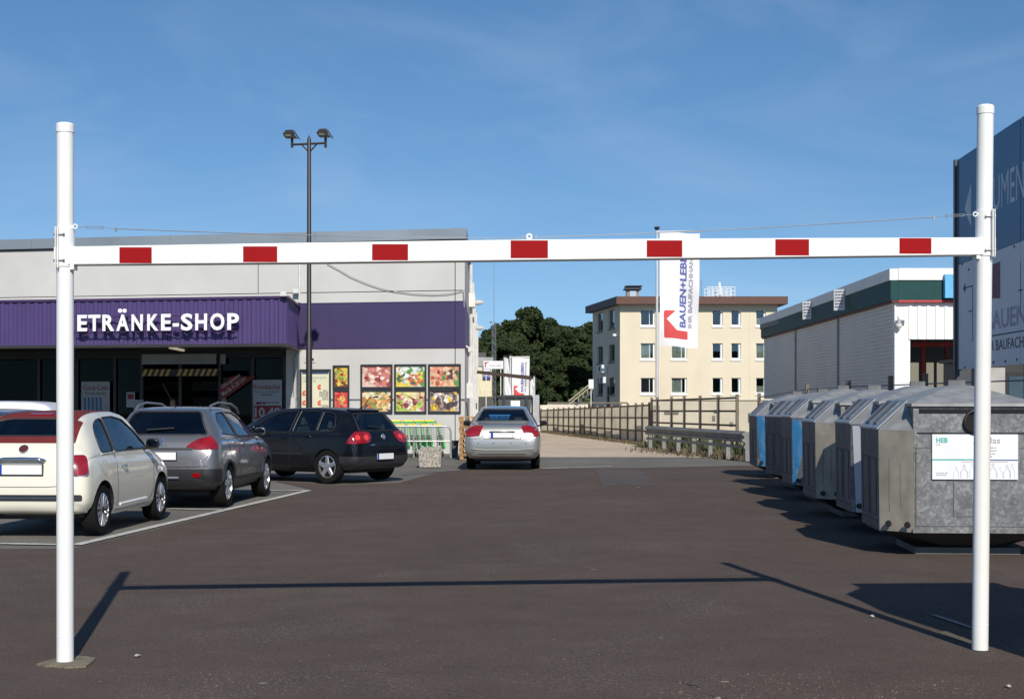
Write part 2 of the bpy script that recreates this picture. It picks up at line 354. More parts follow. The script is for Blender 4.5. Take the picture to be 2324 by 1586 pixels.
MB().prism([FA(AL, 6.36, -.6), FA(-.6, 6.36, -.6), (-2.9, 100.4, 6.36), (-26, 100.4, 6.36)], (0, 0, .1)).build('roof', dk2, SM)
MB().box(-30, -2.45, 100.5, 100.8, 0, 6.6).build('rear_wall', side, SM)
# shopfront under the canopy
aR = a_can-.4
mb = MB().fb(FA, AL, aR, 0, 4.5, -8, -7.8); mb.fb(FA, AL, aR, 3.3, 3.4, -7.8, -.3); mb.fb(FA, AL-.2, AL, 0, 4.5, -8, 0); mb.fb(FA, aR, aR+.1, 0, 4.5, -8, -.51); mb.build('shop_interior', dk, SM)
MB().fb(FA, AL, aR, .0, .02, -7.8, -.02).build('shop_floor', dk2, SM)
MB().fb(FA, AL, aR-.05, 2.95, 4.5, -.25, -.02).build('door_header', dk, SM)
glz = glass_mat('shop_glass', (.25, .27, .27), (.10, .11, .11))
edges = [AL, -19.5, -17, -14.2, fp(190, 900)[0]-.3, fp(250, 900)[0]+.1, fp(318, 850)[0], fp(405, 850)[0], fp(495, 850)[0], fp(570, 900)[0], aR-.1]
for e in edges: MB().fb(FA, e, e+.1, .02, 2.95, -.2, -.03).build('mullion', dk2, SM)
for i in range(len(edges)-1):
    if i not in (6, 7): MB().fb(FA, edges[i]+.11, edges[i+1]-.01, .05, 2.93, -.12, -.10).build('shop_window', glz, SM)
# inside: shelves behind the glass
shelf = mat('shelf_goods', (.05, .045, .04), .7, var=.7, vscale=2)
for k in range(9):
    a = AL+1.2+k*1.9
    if a > aR-1.5: break
    mb = MB()
    for q in range(4): mb.fb(FA, a, a+1.4, .3+q*.55, .62+q*.55, -4.5, -4.0)
    tag(mb.build('shop_shelf', shelf), 'dark shelf of drinks deep inside the shop, '+('leftmost', 'second from left', 'third from left', 'fourth from left', 'fifth from left', 'sixth from left', 'seventh from left', 'eighth from left', 'rightmost')[k], 'shelf', 'shelves inside the shop')
# canopy
CD = 4.2
FC = FA.shift(CD)
ca1 = FC.px(650, 700)[0]; b_cb = 3.20; b_ct = 4.54
mb = MB(); pitch = .27; a = AL; prof = []
while a < ca1-.02:
    prof += [(a, 0), (a+.10, 0), (a+.13, .035), (a+.24, .035), (a+pitch, 0)]; a += pitch
prof = [p for p in prof if p[0] < ca1]+[(ca1, 0)]
vs_ = []
for (aa, cc) in prof: vs_ += [FC(aa, b_cb+.02, cc), FC(aa, b_ct-.05, cc)]
mb.add(vs_, [(2*i, 2*i+2, 2*i+3, 2*i+1) for i in range(len(prof)-1)])
CAN = thing('entrance_canopy', 'purple ribbed metal canopy over the shop entrance', 'canopy', tuple(FC(ca1, 0)))
mb.build('ribbed_front', purple, CAN)
p_in0, p_out0 = FA(a_can, 0, .03), FC(ca1, 0, 0)
FX = Frame(p_out0, p_in0-p_out0, (1, 0.06, 0)); wl = (p_in0-p_out0).length
mb = MB(); pr = []; a = 0
while a < wl: pr += [(a, 0), (a+.12, 0), (a+.15, .03), (a+.27, .03), (a+.3, 0)]; a += .3
pr = [p for p in pr if p[0] < wl]+[(wl, 0)]; vs_ = []
for (aa, cc) in pr: vs_ += [FX(aa, b_cb+.02, cc), FX(aa, b_ct-.05, cc)]
mb.add(vs_, [(2*i, 2*i+2, 2*i+3, 2*i+1) for i in range(len(pr)-1)]); mb.build('ribbed_side', purple, CAN)
mb = MB().fb(FC, AL, ca1+.03, b_ct-.05, b_ct+.02, -.1, .07); mb.build('top_trim', purple_d, CAN)
MB().fb(FX, 0, wl, b_ct-.05, b_ct+.02, -.1, .07).build('side_trim', purple_d, CAN)
MB().fb(FC, AL, ca1+.01, b_cb-.06, b_cb+.02, -.12, .05).build('bottom_trim', dk2, CAN)
MB().fb(FX, .05, wl, b_cb-.06, b_cb+.02, -.1, .04).build('bottom_trim', dk2, CAN)
# roof and soffit
pts = lambda z: [FC(AL, z, -.02), FC(ca1, z, -.02), FA(a_can, z, .05), FA(AL, z, .05)]
MB().hexa([tuple(p) for p in pts(b_ct-.12)]+[tuple(p) for p in pts(b_ct-.07)]).build('canopy_roof', dk2, CAN)
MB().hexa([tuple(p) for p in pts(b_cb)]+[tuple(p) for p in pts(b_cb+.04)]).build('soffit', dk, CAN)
# sign letters standing off the canopy
SG = thing('shop_sign', 'white three-dimensional letters GETRÄNKE-SHOP across the purple canopy', 'sign', tuple(FC(-9, 3.5)))
letw = mat('letter_white', (.85, .85, .84), .4, var=.02, coat=.2)
zx = lambda v: v*.3087
for ch, x0, x1 in [('G', 452, 536), ('E', 572, 643), ('T', 652, 741), ('R', 756, 843), ('A', 858, 951), ('N', 970, 1052), ('K', 1085, 1168), ('E', 1187, 1258), ('-', 1273, 1317), ('S', 1332, 1418), ('H', 1438, 1524), ('O', 1547, 1652), ('P', 1673, 1759)]:
    xa = FC.px(zx(x0), 740, .34)[0]; xb = FC.px(zx(x1), 740, .34)[0]
    yb = 509.8+zx({True: 790}.get(True)) - (x0-570)*.0028
    b0 = FC.px(zx(x0), yb-1.5, .34)[1]; h = .50
    text(ch, FC, xa, b0 if ch != '-' else b0, xb-xa, h, .30, .1, letw, SG, 'letter', bold=.03)
for x in (886, 919):
    p = FC.px(zx(x), 509.8+zx(634), .34); MB().lathe(FC(p[0], p[1], .30), FC.n, [(0, .058), (.1, .058)], 14).build('umlaut_dot', letw, SG)
for yy in (680, 795):
    p0 = FC.px(zx(560), 509.8+zx(yy), .1); p1 = FC.px(zx(1750), 509.8+zx(yy-8), .1)
    MB().tube([FC(p0[0], p0[1], .27), FC(p1[0], p1[1], .27)], .02, 6).build('mounting_rail', purple_d, SG)
# --- boards and signs in the shop front (each a thing of its own)
wpanel = mat('milky_panel', (.30, .31, .31), .6); offw = mat('printed_white', (.34, .35, .37), .6, var=.04)
redp = mat('printed_red', (.20, .012, .02), .6); darkp = mat('printed_dark', (.03, .03, .035), .6); bluep = mat('printed_blue', (.05, .14, .26), .6)
def board(name, label, cat, F, x0, y0, x1, y1, m, c=.0, th=.03, px=True):
    a0, b1 = F.px(x0, y0, c+th); a1, b0 = F.px(x1, y1, c+th); t = thing(name, label, cat, tuple(F(a0, b0, c)))
    MB().fb(F, a0, a1, b0, b1, c, c+th).build('board', m, t); return t, a0, a1, b0, b1
t, a0, a1, b0, b1 = board('transom_panel', 'long blank pale panel above the shop doorway', 'panel', FA, 322, 804, 491, 826, wpanel, .02)
t, *_ = board('transom_panel', 'short blank pale panel to the right above the shop doorway', 'panel', FA, 500, 804, 512, 826, wpanel, .02)
HZ = thing('hazard_strip', 'yellow and black diagonal hazard strip hanging above the shop doorway', 'hazard strip', tuple(FA(fp(322, 850)[0], fp(322, 853)[1], 1.2)))
hy = mat('hazard_yellow', (.42, .27, .06), .6)
F2 = FA.shift(1.2); a0, b1 = F2.px(322, 838); a1, b0 = F2.px(494, 853)
MB().fb(F2, a0, a1, b0, b1, -.02, 0).build('backing', dk, HZ)
n = 13; st = (a1-a0)/n
for k in range(n):
    if k == 5: continue
    q0 = a0+k*st; MB().prism([F2(q0, b0, .004), F2(q0+st*.5, b0, .004), F2(min(q0+st, a1), b1, .004), F2(q0+st*.5, b1, .004)], F2.n*.004).build('stripe', hy, HZ)
t, a0, a1, b0, b1 = board('drinks_poster', 'white cola price poster in the shop window beside the left gate post', 'poster', FA, 185, 866, 249, 960, offw, .02)
W = a1-a0; H = b1-b0
text('Coca Cola', FA, a0+.06*W, b1-.27, .88*W, .17, .05, .004, redp, t, bold=.01)
text('Fanta-Sprite', FA, a0+.14*W, b1-.42, .74*W, .10, .05, .004, darkp, t)
for k in range(5): MB().fb(FA, a0+.08*W+k*.14*W, a0+.16*W+k*.14*W, b1-.95, b1-.5, .05, .06).build('printed_bottle', bluep, t)
MB().fb(FA, a0+.6*W, a0+.95*W, b1-.95, b1-.7, .05, .055).build('price_box', wpanel, t)
t, a0, a1, b0, b1 = board('notice_sheet', 'small pale notice sheet with a red block on the shop glass', 'notice', FA, 303.5, 907, 326, 950, wpanel, .02)
t, a0, a1, b0, b1 = board('notice_sheet', 'small white notice with red print taped on the shop window', 'notice', FA, 287, 890, 306, 924, offw, .02)
MB().fb(FA, a0+.04, a1-.04, b1-.22, b1-.06, .05, .056).build('printed_block', redp, t)
t = thing('opening_hours_banner', 'dark red slanted opening hours banner on the shop window', 'banner', tuple(FA(fp(499, 911)[0], fp(499, 911)[1])))
pp = [FA(*fp(x, y, .03), .03) for x, y in ((500, 911), (499, 877), (525, 854), (582, 854))]
MB().prism(pp, FA.n*.02).build('board', redp, t)
lt = mat('printed_pale', (.5, .48, .46), .6)
p0 = fp(507, 897); ang = math.radians(34); eu = (math.cos(ang), math.sin(ang)); ev = (-math.sin(ang), math.cos(ang))
text('Öffnungszeiten', FA, p0[0]-.02, p0[1]+.2, .72, .12, .06, .004, lt, t, eu=eu, ev=ev, bold=.01)
text('Mo-Sa 8-20 Uhr', FA, p0[0]+.0, p0[1]-.03, .95, .14, .06, .004, lt, t, eu=eu, ev=ev, bold=.012)
t, a0, a1, b0, b1 = board('beer_poster', 'white beer price poster reading 10.49 at the right end of the shopfront', 'poster', FA, 574, 862, 640, 957, offw, .05)
W = a1-a0
text('Krombacher', FA, a0+.03*W, b1-.29, .94*W, .16, .08, .004, redp, t, bold=.01)
text('Pils, Hell oder Alkoholfrei', FA, a0+.06*W, b1-.40, .84*W, .055, .08, .004, darkp, t)
print_line(FA, a0+.3*W, b1-.48, .4*W, .04, .08, darkp, t)
print_line(FA, a0+.1*W, b1-.72, .8*W, .04, .08, darkp, t)
MB().fb(FA, a0+.03*W, a1-.03*W, b0+.09, b0+.5, .08, .086).build('price_field', redp, t)
text('10.49', FA, a0+.06*W, b0+.14, .88*W, .32, .087, .006, offw, t, bold=.03)
print_line(FA, a0+.12*W, b0+.54, .3*W, .08, .08, redp, t)
lamp_on = mat('tube_light', (.9, .8, .6), .5, emit=.35)
p = FA.px(402, 798, 2.5); t = thing('ceiling_light', 'thin fluorescent tube under the canopy soffit', 'light', tuple(FA(p[0], 3.15, 2.4)))
MB().fb(FA, p[0]-.1, p[0]-.02, 3.13, 3.19, 1.0, 3.4).build('tube', lamp_on, t)
MB().fb(FA, p[0]-.14, p[0]+.02, 3.19, 3.2, .9, 3.5).build('housing', pipe_m, t)
# food posters
cream = mat('promo_paper', (.66, .64, .46), .6, var=.06, vscale=1.5)
pal = {
 'meat': [(.45, .12, .10), (.55, .2, .17), (.62, .3, .25), (.3, .05, .05), (.7, .5, .42), (.5, .16, .12), (.75, .62, .55)],
 'fish_and_greens': [(.08, .14, .09), (.6, .62, .5), (.55, .12, .06), (.12, .3, .08), (.7, .55, .08), (.7, .72, .66), (.5, .16, .12)],
 'ham_platter': [(.55, .1, .06), (.75, .4, .22), (.6, .2, .16), (.14, .3, .08), (.65, .5, .3), (.7, .3, .2), (.12, .05, .06)],
 'bread': [(.62, .4, .16), (.72, .55, .28), (.5, .25, .06), (.05, .06, .07), (.6, .2, .05), (.75, .66, .45), (.2, .26, .08)],
 'fruit_cake': [(.72, .5, .1), (.7, .66, .55), (.35, .05, .07), (.5, .2, .24), (.4, .5, .1), (.74, .6, .3), (.2, .04, .05)],
 'mushrooms': [(.1, .06, .05), (.7, .45, .04), (.2, .12, .09), (.66, .62, .55), (.34, .24, .18), (.08, .06, .07), (.5, .4, .32)],
 'fruit': [(.5, .45, .1), (.25, .32, .05), (.6, .12, .03), (.7, .4, .05), (.2, .04, .03), (.65, .5, .08), (.3, .4, .08)],
 'berries': [(.55, .03, .03), (.65, .08, .07), (.45, .02, .04), (.2, .35, .06), (.7, .2, .12), (.6, .05, .06), (.7, .35, .1)]}
def food(name, label, x0, y0, x1, y1):
    a0, b1 = fp(x0, y0, .06); a1, b0 = fp(x1, y1, .06); t = thing('food_poster', label, 'poster', tuple(FA(a0, b0)), 'food posters on the supermarket wall')
    e = .06
    MB().fb(FA, a0+e, a1-e, b0+e, b1-e, .0, .03).build('print', cells('print_'+name, pal[name], 3.2, .5, distort=1.6, fine=9), t)
    for q in ((a0, a1, b0, b0+e), (a0, a1, b1-e, b1), (a0, a0+e, b0+e, b1-e), (a1-e, a1, b0+e, b1-e)): MB().fb(FA, q[0], q[1], q[2], q[3], 0, .07).build('frame', frame_m, t)
    rng_ = random.Random(name); cols = pal[name]
    # flat printed shapes of the food itself
    for k in range(30):
        r_ = rng_.uniform(.08, .15)*(1.7 if k < 7 else 1.1 if k < 16 else .55)*(1 if a1-a0 > .8 else .7); ca = rng_.uniform(a0+e+r_, a1-e-r_); cb = rng_.uniform(b0+e+r_, b1-e-r_)
        if name in ('bread',): rx, ry = r_*1.5, r_*.5
        elif name == 'fish_and_greens': rx, ry = r_*1.2, r_*.5
        else: rx, ry = r_, r_*rng_.uniform(.6, .95)
        rot = rng_.uniform(-1, 1); pts_ = []
        for q in range(12):
            th = q/12*6.2832; wob = 1+.22*math.sin(th*3+k)+.1*math.sin(th*5+2*k)
            u, v = rx*math.cos(th)*wob, ry*math.sin(th)*wob
            aa = ca+u*math.cos(rot)-v*math.sin(rot); bb = cb+u*math.sin(rot)+v*math.cos(rot)
            pts_.append(FA(min(max(aa, a0+e+.01), a1-e-.01), min(max(bb, b0+e+.01), b1-e-.01), .0312+k*.0006))
        PR.setdefault((name, k % len(cols)), []).append(pts_)
    for (nm, ci), loops in list(PR.items()):
        if nm != name: continue
        mb = MB()
        for lp in loops: mb.add(lp, [tuple(range(len(lp)))])
        c = cols[ci]; mb.build('printed_shape', mat(f'ink_{name}_{ci}', c, .5, var=.5, vscale=9, detail=7), t)
PR = {}
food('meat', 'framed poster of sliced ham and sausage, upper left of the six large posters', 818, 827, 891, 882.3)
food('fish_and_greens', 'framed poster of fish, herbs and peppers, upper middle of the six large posters', 894.6, 826.6, 968, 882)
food('ham_platter', 'framed poster of a melon and ham platter, upper right of the six large posters', 971.6, 826.2, 1046, 881.6)
food('bread', 'framed poster of bread and cheese, lower left of the six large posters', 818, 883.8, 891, 938)
food('fruit_cake', 'framed poster of yellow cake and berries, lower middle of the six large posters', 894.6, 883.5, 968, 937.8)
food('mushrooms', 'framed poster of mushrooms and yellow pasta, lower right of the six large posters', 971.6, 883.2, 1046, 937.6)
food('fruit', 'narrow framed poster of grapes and fruit, upper one beside the pale trolley poster', 755, 829, 793, 882)
food('berries', 'narrow framed poster of red berries, lower one beside the pale trolley poster', 755.5, 884, 793, 938)
t = thing('promo_poster', 'tall cream poster of loyalty gifts behind the lamp post', 'poster', tuple(FA(*fp(680, 938))))
a0, b1 = fp(680, 838, .06); a1, b0 = fp(751, 938, .06); e = .06
MB().fb(FA, a0+e, a1-e, b0+e, b1-e, .0, .03).build('print', cream, t)
for q in ((a0, a1, b0, b0+e), (a0, a1, b1-e, b1), (a0, a0+e, b0+e, b1-e), (a1-e, a1, b0+e, b1-e)): MB().fb(FA, q[0], q[1], q[2], q[3], 0, .07).build('frame', frame_m, t)
ink = mat('ink_teal', (.2, .3, .33), .6); inkb = mat('ink_navy', (.03, .06, .14), .6); inkr = mat('ink_red', (.6, .09, .04), .6)
MB().fb(FA, a0+e+.02, a1-e-.02, b1-e-.09, b1-e-.01, .031, .034).build('header_bar', inkb, t)
text('PUNKTE HIGHLIGHTS', FA, a0+.1, b1-.30, .75, .075, .031, .003, ink, t)
text('DER WOCHE', FA, a0+.1, b1-.40, .42, .075, .031, .003, ink, t)
for (u, v) in ((.13, .58), (.13, .80), (.62, .44), (.62, .80)):
    MB().lathe(FA(a0+u*(a1-a0)+.04, b1-v*(b1-b0)+.05, .031), FA.n, [(0, .085), (.004, .085)], 16).build('price_dot', inkr, t)
    print_line(FA, a0+u*(a1-a0)-.0, b1-v*(b1-b0)+.035, .08, .03, .036, cream, t)
gk = mat('ink_grey', (.4, .38, .3), .6, var=.5, vscale=30)
for (u, v, w_, h_) in ((.62, .62, .3, .16), (.72, .70, .2, .1), (.75, .5, .14, .05), (.7, .88, .26, .1)):
    aa = a0+u*(a1-a0); bb = b1-v*(b1-b0); MB().fb(FA, aa, min(aa+w_, a1-.08), bb, bb+h_, .031, .034).build('printed_basket', gk, t)
MB().fb(FA, a0+e, a1-e, b0+e, b0+e+.1, .031, .034).build('footer_bar', inkr, t)
t, a0, a1, b0, b1 = board('floor_sign', 'small white pictogram sign on the wall behind the lamp post', 'sign', FA, 690, 809.5, 715.5, 822.5, rend, .0)
for k in (.25, .78): MB().fb(FA, a0+k*(a1-a0)-.03, a0+k*(a1-a0)+.03, b0+.05, b1-.05, .03, .034).build('pictogram', darkp, t)
# pipes, cable, floodlight
t = thing('drain_pipe', 'thin white pipe down the grey wall just left of the lamp post', 'pipe', tuple(FA(fp(680, 600)[0], 4.6)))
aa = fp(679.5, 650, .06)[0]; MB().tube([FA(aa, 6.44, .06), FA(aa, 4.65, .06)], .035, 8).build('pipe', pipe_m, t)
t = thing('wall_cable', 'loose grey cable sagging across the upper grey wall', 'cable', tuple(FA(*fp(742, 598))))
cp = [(742, 598), (770, 613), (795, 628), (830, 643), (865, 655), (900, 662), (940, 667), (985, 669), (1020, 667), (1051, 660)]
MB().tube([FA(*fp(x, y, .06), .06) for x, y in cp], .011, 6).build('cable', cable_m, t)
aa, bb = fp(1052, 661, .05)
MB().tube([FA(aa, bb, .05), FA(aa+.02, bb-.5, .05), FA(aa+.03, 4.65, .05)], .018, 6).build('cable', cable_m, t)
t = thing('power_rail', 'thin dark conduit linking the food posters along the wall', 'conduit', tuple(FA(*fp(751, 905))))
mb = MB()
for x0, x1 in ((751, 755.5), (793, 818), (891, 894.6), (968, 971.6), (1046, 1052)): mb.fb(FA, fp(x0, 905)[0], fp(x1, 905)[0], fp(x0, 906)[1]-.02, fp(x0, 906)[1]+.02, 0, .04)
mb.tube([FA(*fp(1052, 905, .05), .05), FS(.1, 1.55, .05), FS(3, 1.1, .06), FS(7, .9, .06)], .025, 6); mb.build('conduit', cable_m, t)
def floodlight(F, a, b, label):
    t = thing('floodlight', label, 'floodlight', tuple(F(a, b)))
    MB().fb(F, a-.09, a+.09, b-.07, b+.07, .12, .24).build('housing', pipe_m, t); MB().fb(F, a-.07, a+.07, b-.05, b+.05, .24, .25).build('lens', clear_lens, t)
    MB().tube([F(a, b-.02, 0), F(a, b+.1, .1), F(a, b, .14)], .015, 6).build('bracket', cable_m, t)
floodlight(FA, *fp(673, 662), 'small floodlight on the grey wall above the canopy corner')
floodlight(FC, *FC.px(645, 668), 'small lamp on the canopy roof corner')
for i, (s_, z_, lab) in enumerate(((2.5, 6.25, 'nearest street-type lamp arm on the supermarket side wall under the roof'), (16, 5.6, 'middle lamp arm on the supermarket side wall above the purple band'), (27, 5.1, 'farthest lamp arm low on the supermarket side wall'))):
    t = thing('wall_lamp', lab, 'lamp', tuple(FS(s_, z_)), 'lamps on the supermarket side wall')
    MB().tube([FS(s_, z_-.1, 0), FS(s_, z_, .15), FS(s_, z_+.02, .3)], .03, 6).build('arm', pipe_m, t)
    mb = MB(); p = [(.15, -.02, .1), (.62, .04, .06)]
    mb.tube([FS(s_, z_, .12), FS(s_, z_+.03, .22), FS(s_, z_+.06, .4), FS(s_, z_+.05, .55)], [.04, .1, .11, .03], 8); mb.build('lamp_head', mat('lamp_head_grey', (.5, .5, .48), .4), t)
t = thing('security_camera', 'white camera on the side wall corner at the purple band foot', 'camera', tuple(FS(.6, 3.2)))
MB().fb(FS, .3, .7, 3.1, 3.25, .1, .24).build('housing', pipe_m, t); MB().tube([FS(.5, 3.3, 0), FS(.5, 3.2, .15)], .03, 6).build('bracket', pipe_m, t)
t = thing('alarm_box', 'pale alarm box high on the supermarket side wall', 'box', tuple(FS(9, 5))); MB().fb(FS, 8.6, 9.4, 5.0, 5.5, .02, .25).build('box', pipe_m, t)
# protective pier at the canopy end
t = thing('switch_cabinet', 'grey meter cabinet on the wall right of the beer poster', 'cabinet', tuple(FA(fp(660, 940)[0], 0)))
MB().fb(FA, fp(661, 920)[0], fp(672, 920)[0], 0, 1.7, 0, .2).build('cabinet', rend, t)
MB().fb(FA, fp(672.5, 920)[0], fp(678, 920)[0], 0, 1.6, 0, .12).build('door', pipe_m, t)
MB().tube([FA(fp(667, 900)[0], 1.7, .1), FA(fp(667, 900)[0], 2.9, .05), FA(fp(676, 830)[0], 3.15, .04)], .02, 6).build('pipe', cable_m, t)
# ------------------------------------------------------------------ cars
def pchip(xs, ys, x):
    n = len(xs); h = [xs[i+1]-xs[i] for i in range(n-1)]; d = [(ys[i+1]-ys[i])/h[i] for i in range(n-1)]
    m = [d[0]]+[0]*(n-2)+[d[-1]]
    for i in range(1, n-1):
        if d[i-1]*d[i] > 0: w1 = 2*h[i]+h[i-1]; w2 = h[i]+2*h[i-1]; m[i] = (w1+w2)/(w1/d[i-1]+w2/d[i])
    x = min(max(x, xs[0]), xs[-1]); i = 0
    while i < n-2 and x > xs[i+1]: i += 1
    t = (x-xs[i])/h[i]; a = ys[i]; b = ys[i+1]
    return a*(1+2*t)*(1-t)**2+h[i]*m[i]*t*(1-t)**2+b*t*t*(3-2*t)+h[i]*m[i+1]*t*t*(t-1)
def section(zl, zb, zt, wl, wm, wb, wr):
    g = max(zt-zb, .01); k = zb-zl
    P = [(0, zl), (wl*.85, zl), (wl, zl+.05), (wm*.99, zl+.22*k), (wm, zl+.5*k), (wm*.985, zl+.78*k), ((wb+wm)/2, zb-.06*k), (wb, zb),
         (wb*.985+.015*wr, zb+.10*g), (wb*.62+wr*.38, zb+.45*g), (wb*.22+wr*.78, zb+.76*g), (wr, zb+.90*g), (wr*.88, zb+.965*g), (wr*.5, zb+.995*g), (0, zt)]
    out_ = []
    for i in range(len(P)-1):
        p0 = P[max(i-1, 0)]; p1 = P[i]; p2 = P[i+1]; p3 = P[min(i+2, len(P)-1)]
        for t in (0, .5):
            f = lambda a, b, c, d: .5*((2*b)+(-a+c)*t+(2*a-5*b+4*c-d)*t*t+(-a+3*b-3*c+d)*t**3)
            out_.append((max(0, f(p0[0], p1[0], p2[0], p3[0])), f(p0[1], p1[1], p2[1], p3[1])))
    out_.append(P[-1]); return out_
def inpoly(p, poly):
    x, y = p; r = False; n = len(poly)
    for i in range(n):
        x1, y1 = poly[i]; x2, y2 = poly[(i+1) % n]
        if (y1 > y) != (y2 > y) and x < (x2-x1)*(y-y1)/(y2-y1)+x1: r = not r
    return r
def roundpoly(poly, r=.04, n=3):
    out_ = []; k = len(poly)
    for i in range(k):
        p = Vector(poly[i]); a = Vector(poly[i-1]); b = Vector(poly[(i+1) % k])
        la, lb = (a-p).length, (b-p).length; rr = min(r, la*.4, lb*.4); s = p+(a-p).normalized()*rr; e = p+(b-p).normalized()*rr
        for j in range(n+1):
            t = j/n; out_.append(tuple(s*(1-t)**2+p*2*t*(1-t)+e*t*t))
    return out_
class Car:
    def __init__(s, stations, name, label, loc, rz, paint):
        s.root = thing(name, label, 'car', loc, local=True, rz=rz); s.paint = paint; s.st = stations
        ys = [q[0] for q in stations]; s.L = ys[-1]; samp = []
        for i in range(len(ys)-1):
            k = max(2, int((ys[i+1]-ys[i])/.09)); samp += [ys[i]+(ys[i+1]-ys[i])*j/k for j in range(k)]
        samp.append(ys[-1]); bm = bmesh.new(); lay = bm.faces.layers.int.new('row'); rings = []
        for y in samp:
            pr = [pchip(ys, [q[c] for q in stations], y) for c in range(1, 8)]; sec = section(*pr); m = len(sec)
            ring = [bm.verts.new((x, y, z)) for x, z in sec]+[bm.verts.new((-x, y, z)) for x, z in sec[-2:0:-1]]; rings.append(ring)
        n = len(rings[0]); s.m = m
        for i in range(len(rings)-1):
            for k in range(n):
                f = bm.faces.new((rings[i][k], rings[i][(k+1) % n], rings[i+1][(k+1) % n], rings[i+1][k])); f[lay] = min(k, n-1-k)
        bm.faces.new(rings[0][::-1]); bm.faces.new(rings[-1])
        bmesh.ops.recalc_face_normals(bm, faces=bm.faces); s.bm = bm; s.lay = lay; s.bvh = BVHTree.FromBMesh(bm.copy())
        s.lining = []
    def cast(s, a, b, d, off=0.0):
        """d: 'R','L' side (a=y,b=z); 'B' back, 'F' front (a=x,b=z); 'T' top (a=x,b=y); or a tuple (yaw) looking direction"""
        if d == 'R': o, dr = Vector((3, a, b)), Vector((-1, 0, 0))
        elif d == 'L': o, dr = Vector((-3, a, b)), Vector((1, 0, 0))
        elif d == 'B': o, dr = Vector((a, -3, b)), Vector((0, 1, 0))
        elif d == 'F': o, dr = Vector((a, s.L+3, b)), Vector((0, -1, 0))
        elif d == 'T': o, dr = Vector((a, b, 4)), Vector((0, 0, -1))
        else:
            yaw, x0, y0 = d; e1 = Vector((math.cos(yaw), math.sin(yaw), 0)); dr = Vector((-math.sin(yaw), math.cos(yaw), 0)); o = Vector((x0, y0, b))+e1*a-dr*3
        h = s.bvh.ray_cast(o, dr)
        if h[0] is None:
            h = s.bvh.find_nearest(o+dr*2.3)
        nn = h[1] if h[1].dot(dr) < 0 else -h[1]
        return h[0]+nn*off, nn
    def bis(s, p, nrm, sel):
        fs = [f for f in s.bm.faces if sel(f)]
        if fs:
            g = fs+list({e for f in fs for e in f.edges})+list({v for f in fs for v in f.verts})
            bmesh.ops.bisect_plane(s.bm, geom=g, plane_co=p, plane_no=nrm, dist=1e-5)
    def hole(s, poly, d):
        """cut an opening along the outline; returns nothing"""
        side_ = d in 'RL'; k = len(poly); mn = [min(p[i] for p in poly)-.02 for i in (0, 1)]; mx_ = [max(p[i] for p in poly)+.02 for i in (0, 1)]
        if side_:
            sg = 1 if d == 'R' else -1
            q = lambda c: (c.y, c.z); ok = lambda f: f.calc_center_median().x*sg > .3
        else: q = lambda c: (c.x, c.z); ok = lambda f: (f.normal.y < -.1 and f.calc_center_median().y < s.L*.5) if d == 'B' else (f.normal.y > .1 and f.calc_center_median().y > s.L*.4)
        def sel(f):
            if not ok(f): return False
            cs = [q(v.co) for v in f.verts]
            return not (max(c[0] for c in cs) < mn[0] or min(c[0] for c in cs) > mx_[0] or max(c[1] for c in cs) < mn[1] or min(c[1] for c in cs) > mx_[1])
        for i in range(k):
            a = Vector(poly[i]); b = Vector(poly[(i+1) % k]); t = b-a
            if t.length < 1e-4: continue
            if side_: s.bis(Vector((0, a.x, a.y)), Vector((0, -t.y, t.x)), sel)
            else: s.bis(Vector((a.x, 0, a.y)), Vector((-t.y, 0, t.x)), sel)
        s.bm.normal_update()
        dl = [f for f in s.bm.faces if sel(f) and inpoly(q(f.calc_center_median()), poly)]
        bmesh.ops.delete(s.bm, geom=dl, context='FACES')
    def patch(s, poly, d, name, m, off=.006, cell=.07, thick=.0, parent=None, smooth=40, lab=None):
        bm = bmesh.new(); vs_ = [bm.verts.new((p[0], p[1], 0)) for p in poly]; bm.faces.new(vs_)
        x0, x1 = min(p[0] for p in poly), max(p[0] for p in poly); y0, y1 = min(p[1] for p in poly), max(p[1] for p in poly)
        for ax, lo, hi in ((0, x0, x1), (1, y0, y1)):
            k = max(1, int((hi-lo)/cell))
            for j in range(1, k):
                c = lo+(hi-lo)*j/k; co = Vector((c, 0, 0)) if ax == 0 else Vector((0, c, 0)); no = Vector((1, 0, 0)) if ax == 0 else Vector((0, 1, 0))
                bmesh.ops.bisect_plane(bm, geom=bm.faces[:]+bm.edges[:]+bm.verts[:], plane_co=co, plane_no=no, dist=1e-5)
        inner = {}
        for v in bm.verts:
            p, nn = s.cast(v.co.x, v.co.y, d, off); inner[v] = p-nn*(thick or 0)
            v.co = p
        if thick:
            be = [e for e in bm.edges if e.is_boundary]; r = bmesh.ops.extrude_edge_only(bm, edges=be)
            new = [g for g in r['geom'] if isinstance(g, bmesh.types.BMVert)]
            for v in new:
                o = min(inner, key=lambda q: (q.co-v.co).length_squared); v.co = inner[o]
        bmesh.ops.recalc_face_normals(bm, faces=bm.faces)
        c = sum((f.normal for f in bm.faces), Vector()); ref = s.cast((x0+x1)/2, (y0+y1)/2, d)[1]
        if c.dot(ref) < 0: bmesh.ops.reverse_faces(bm, faces=bm.faces)
        me = bpy.data.meshes.new(name); bm.to_mesh(me); bm.free(); o = link(name, me, m, parent or s.root, smooth)
        if lab: o['label'] = lab
        return o
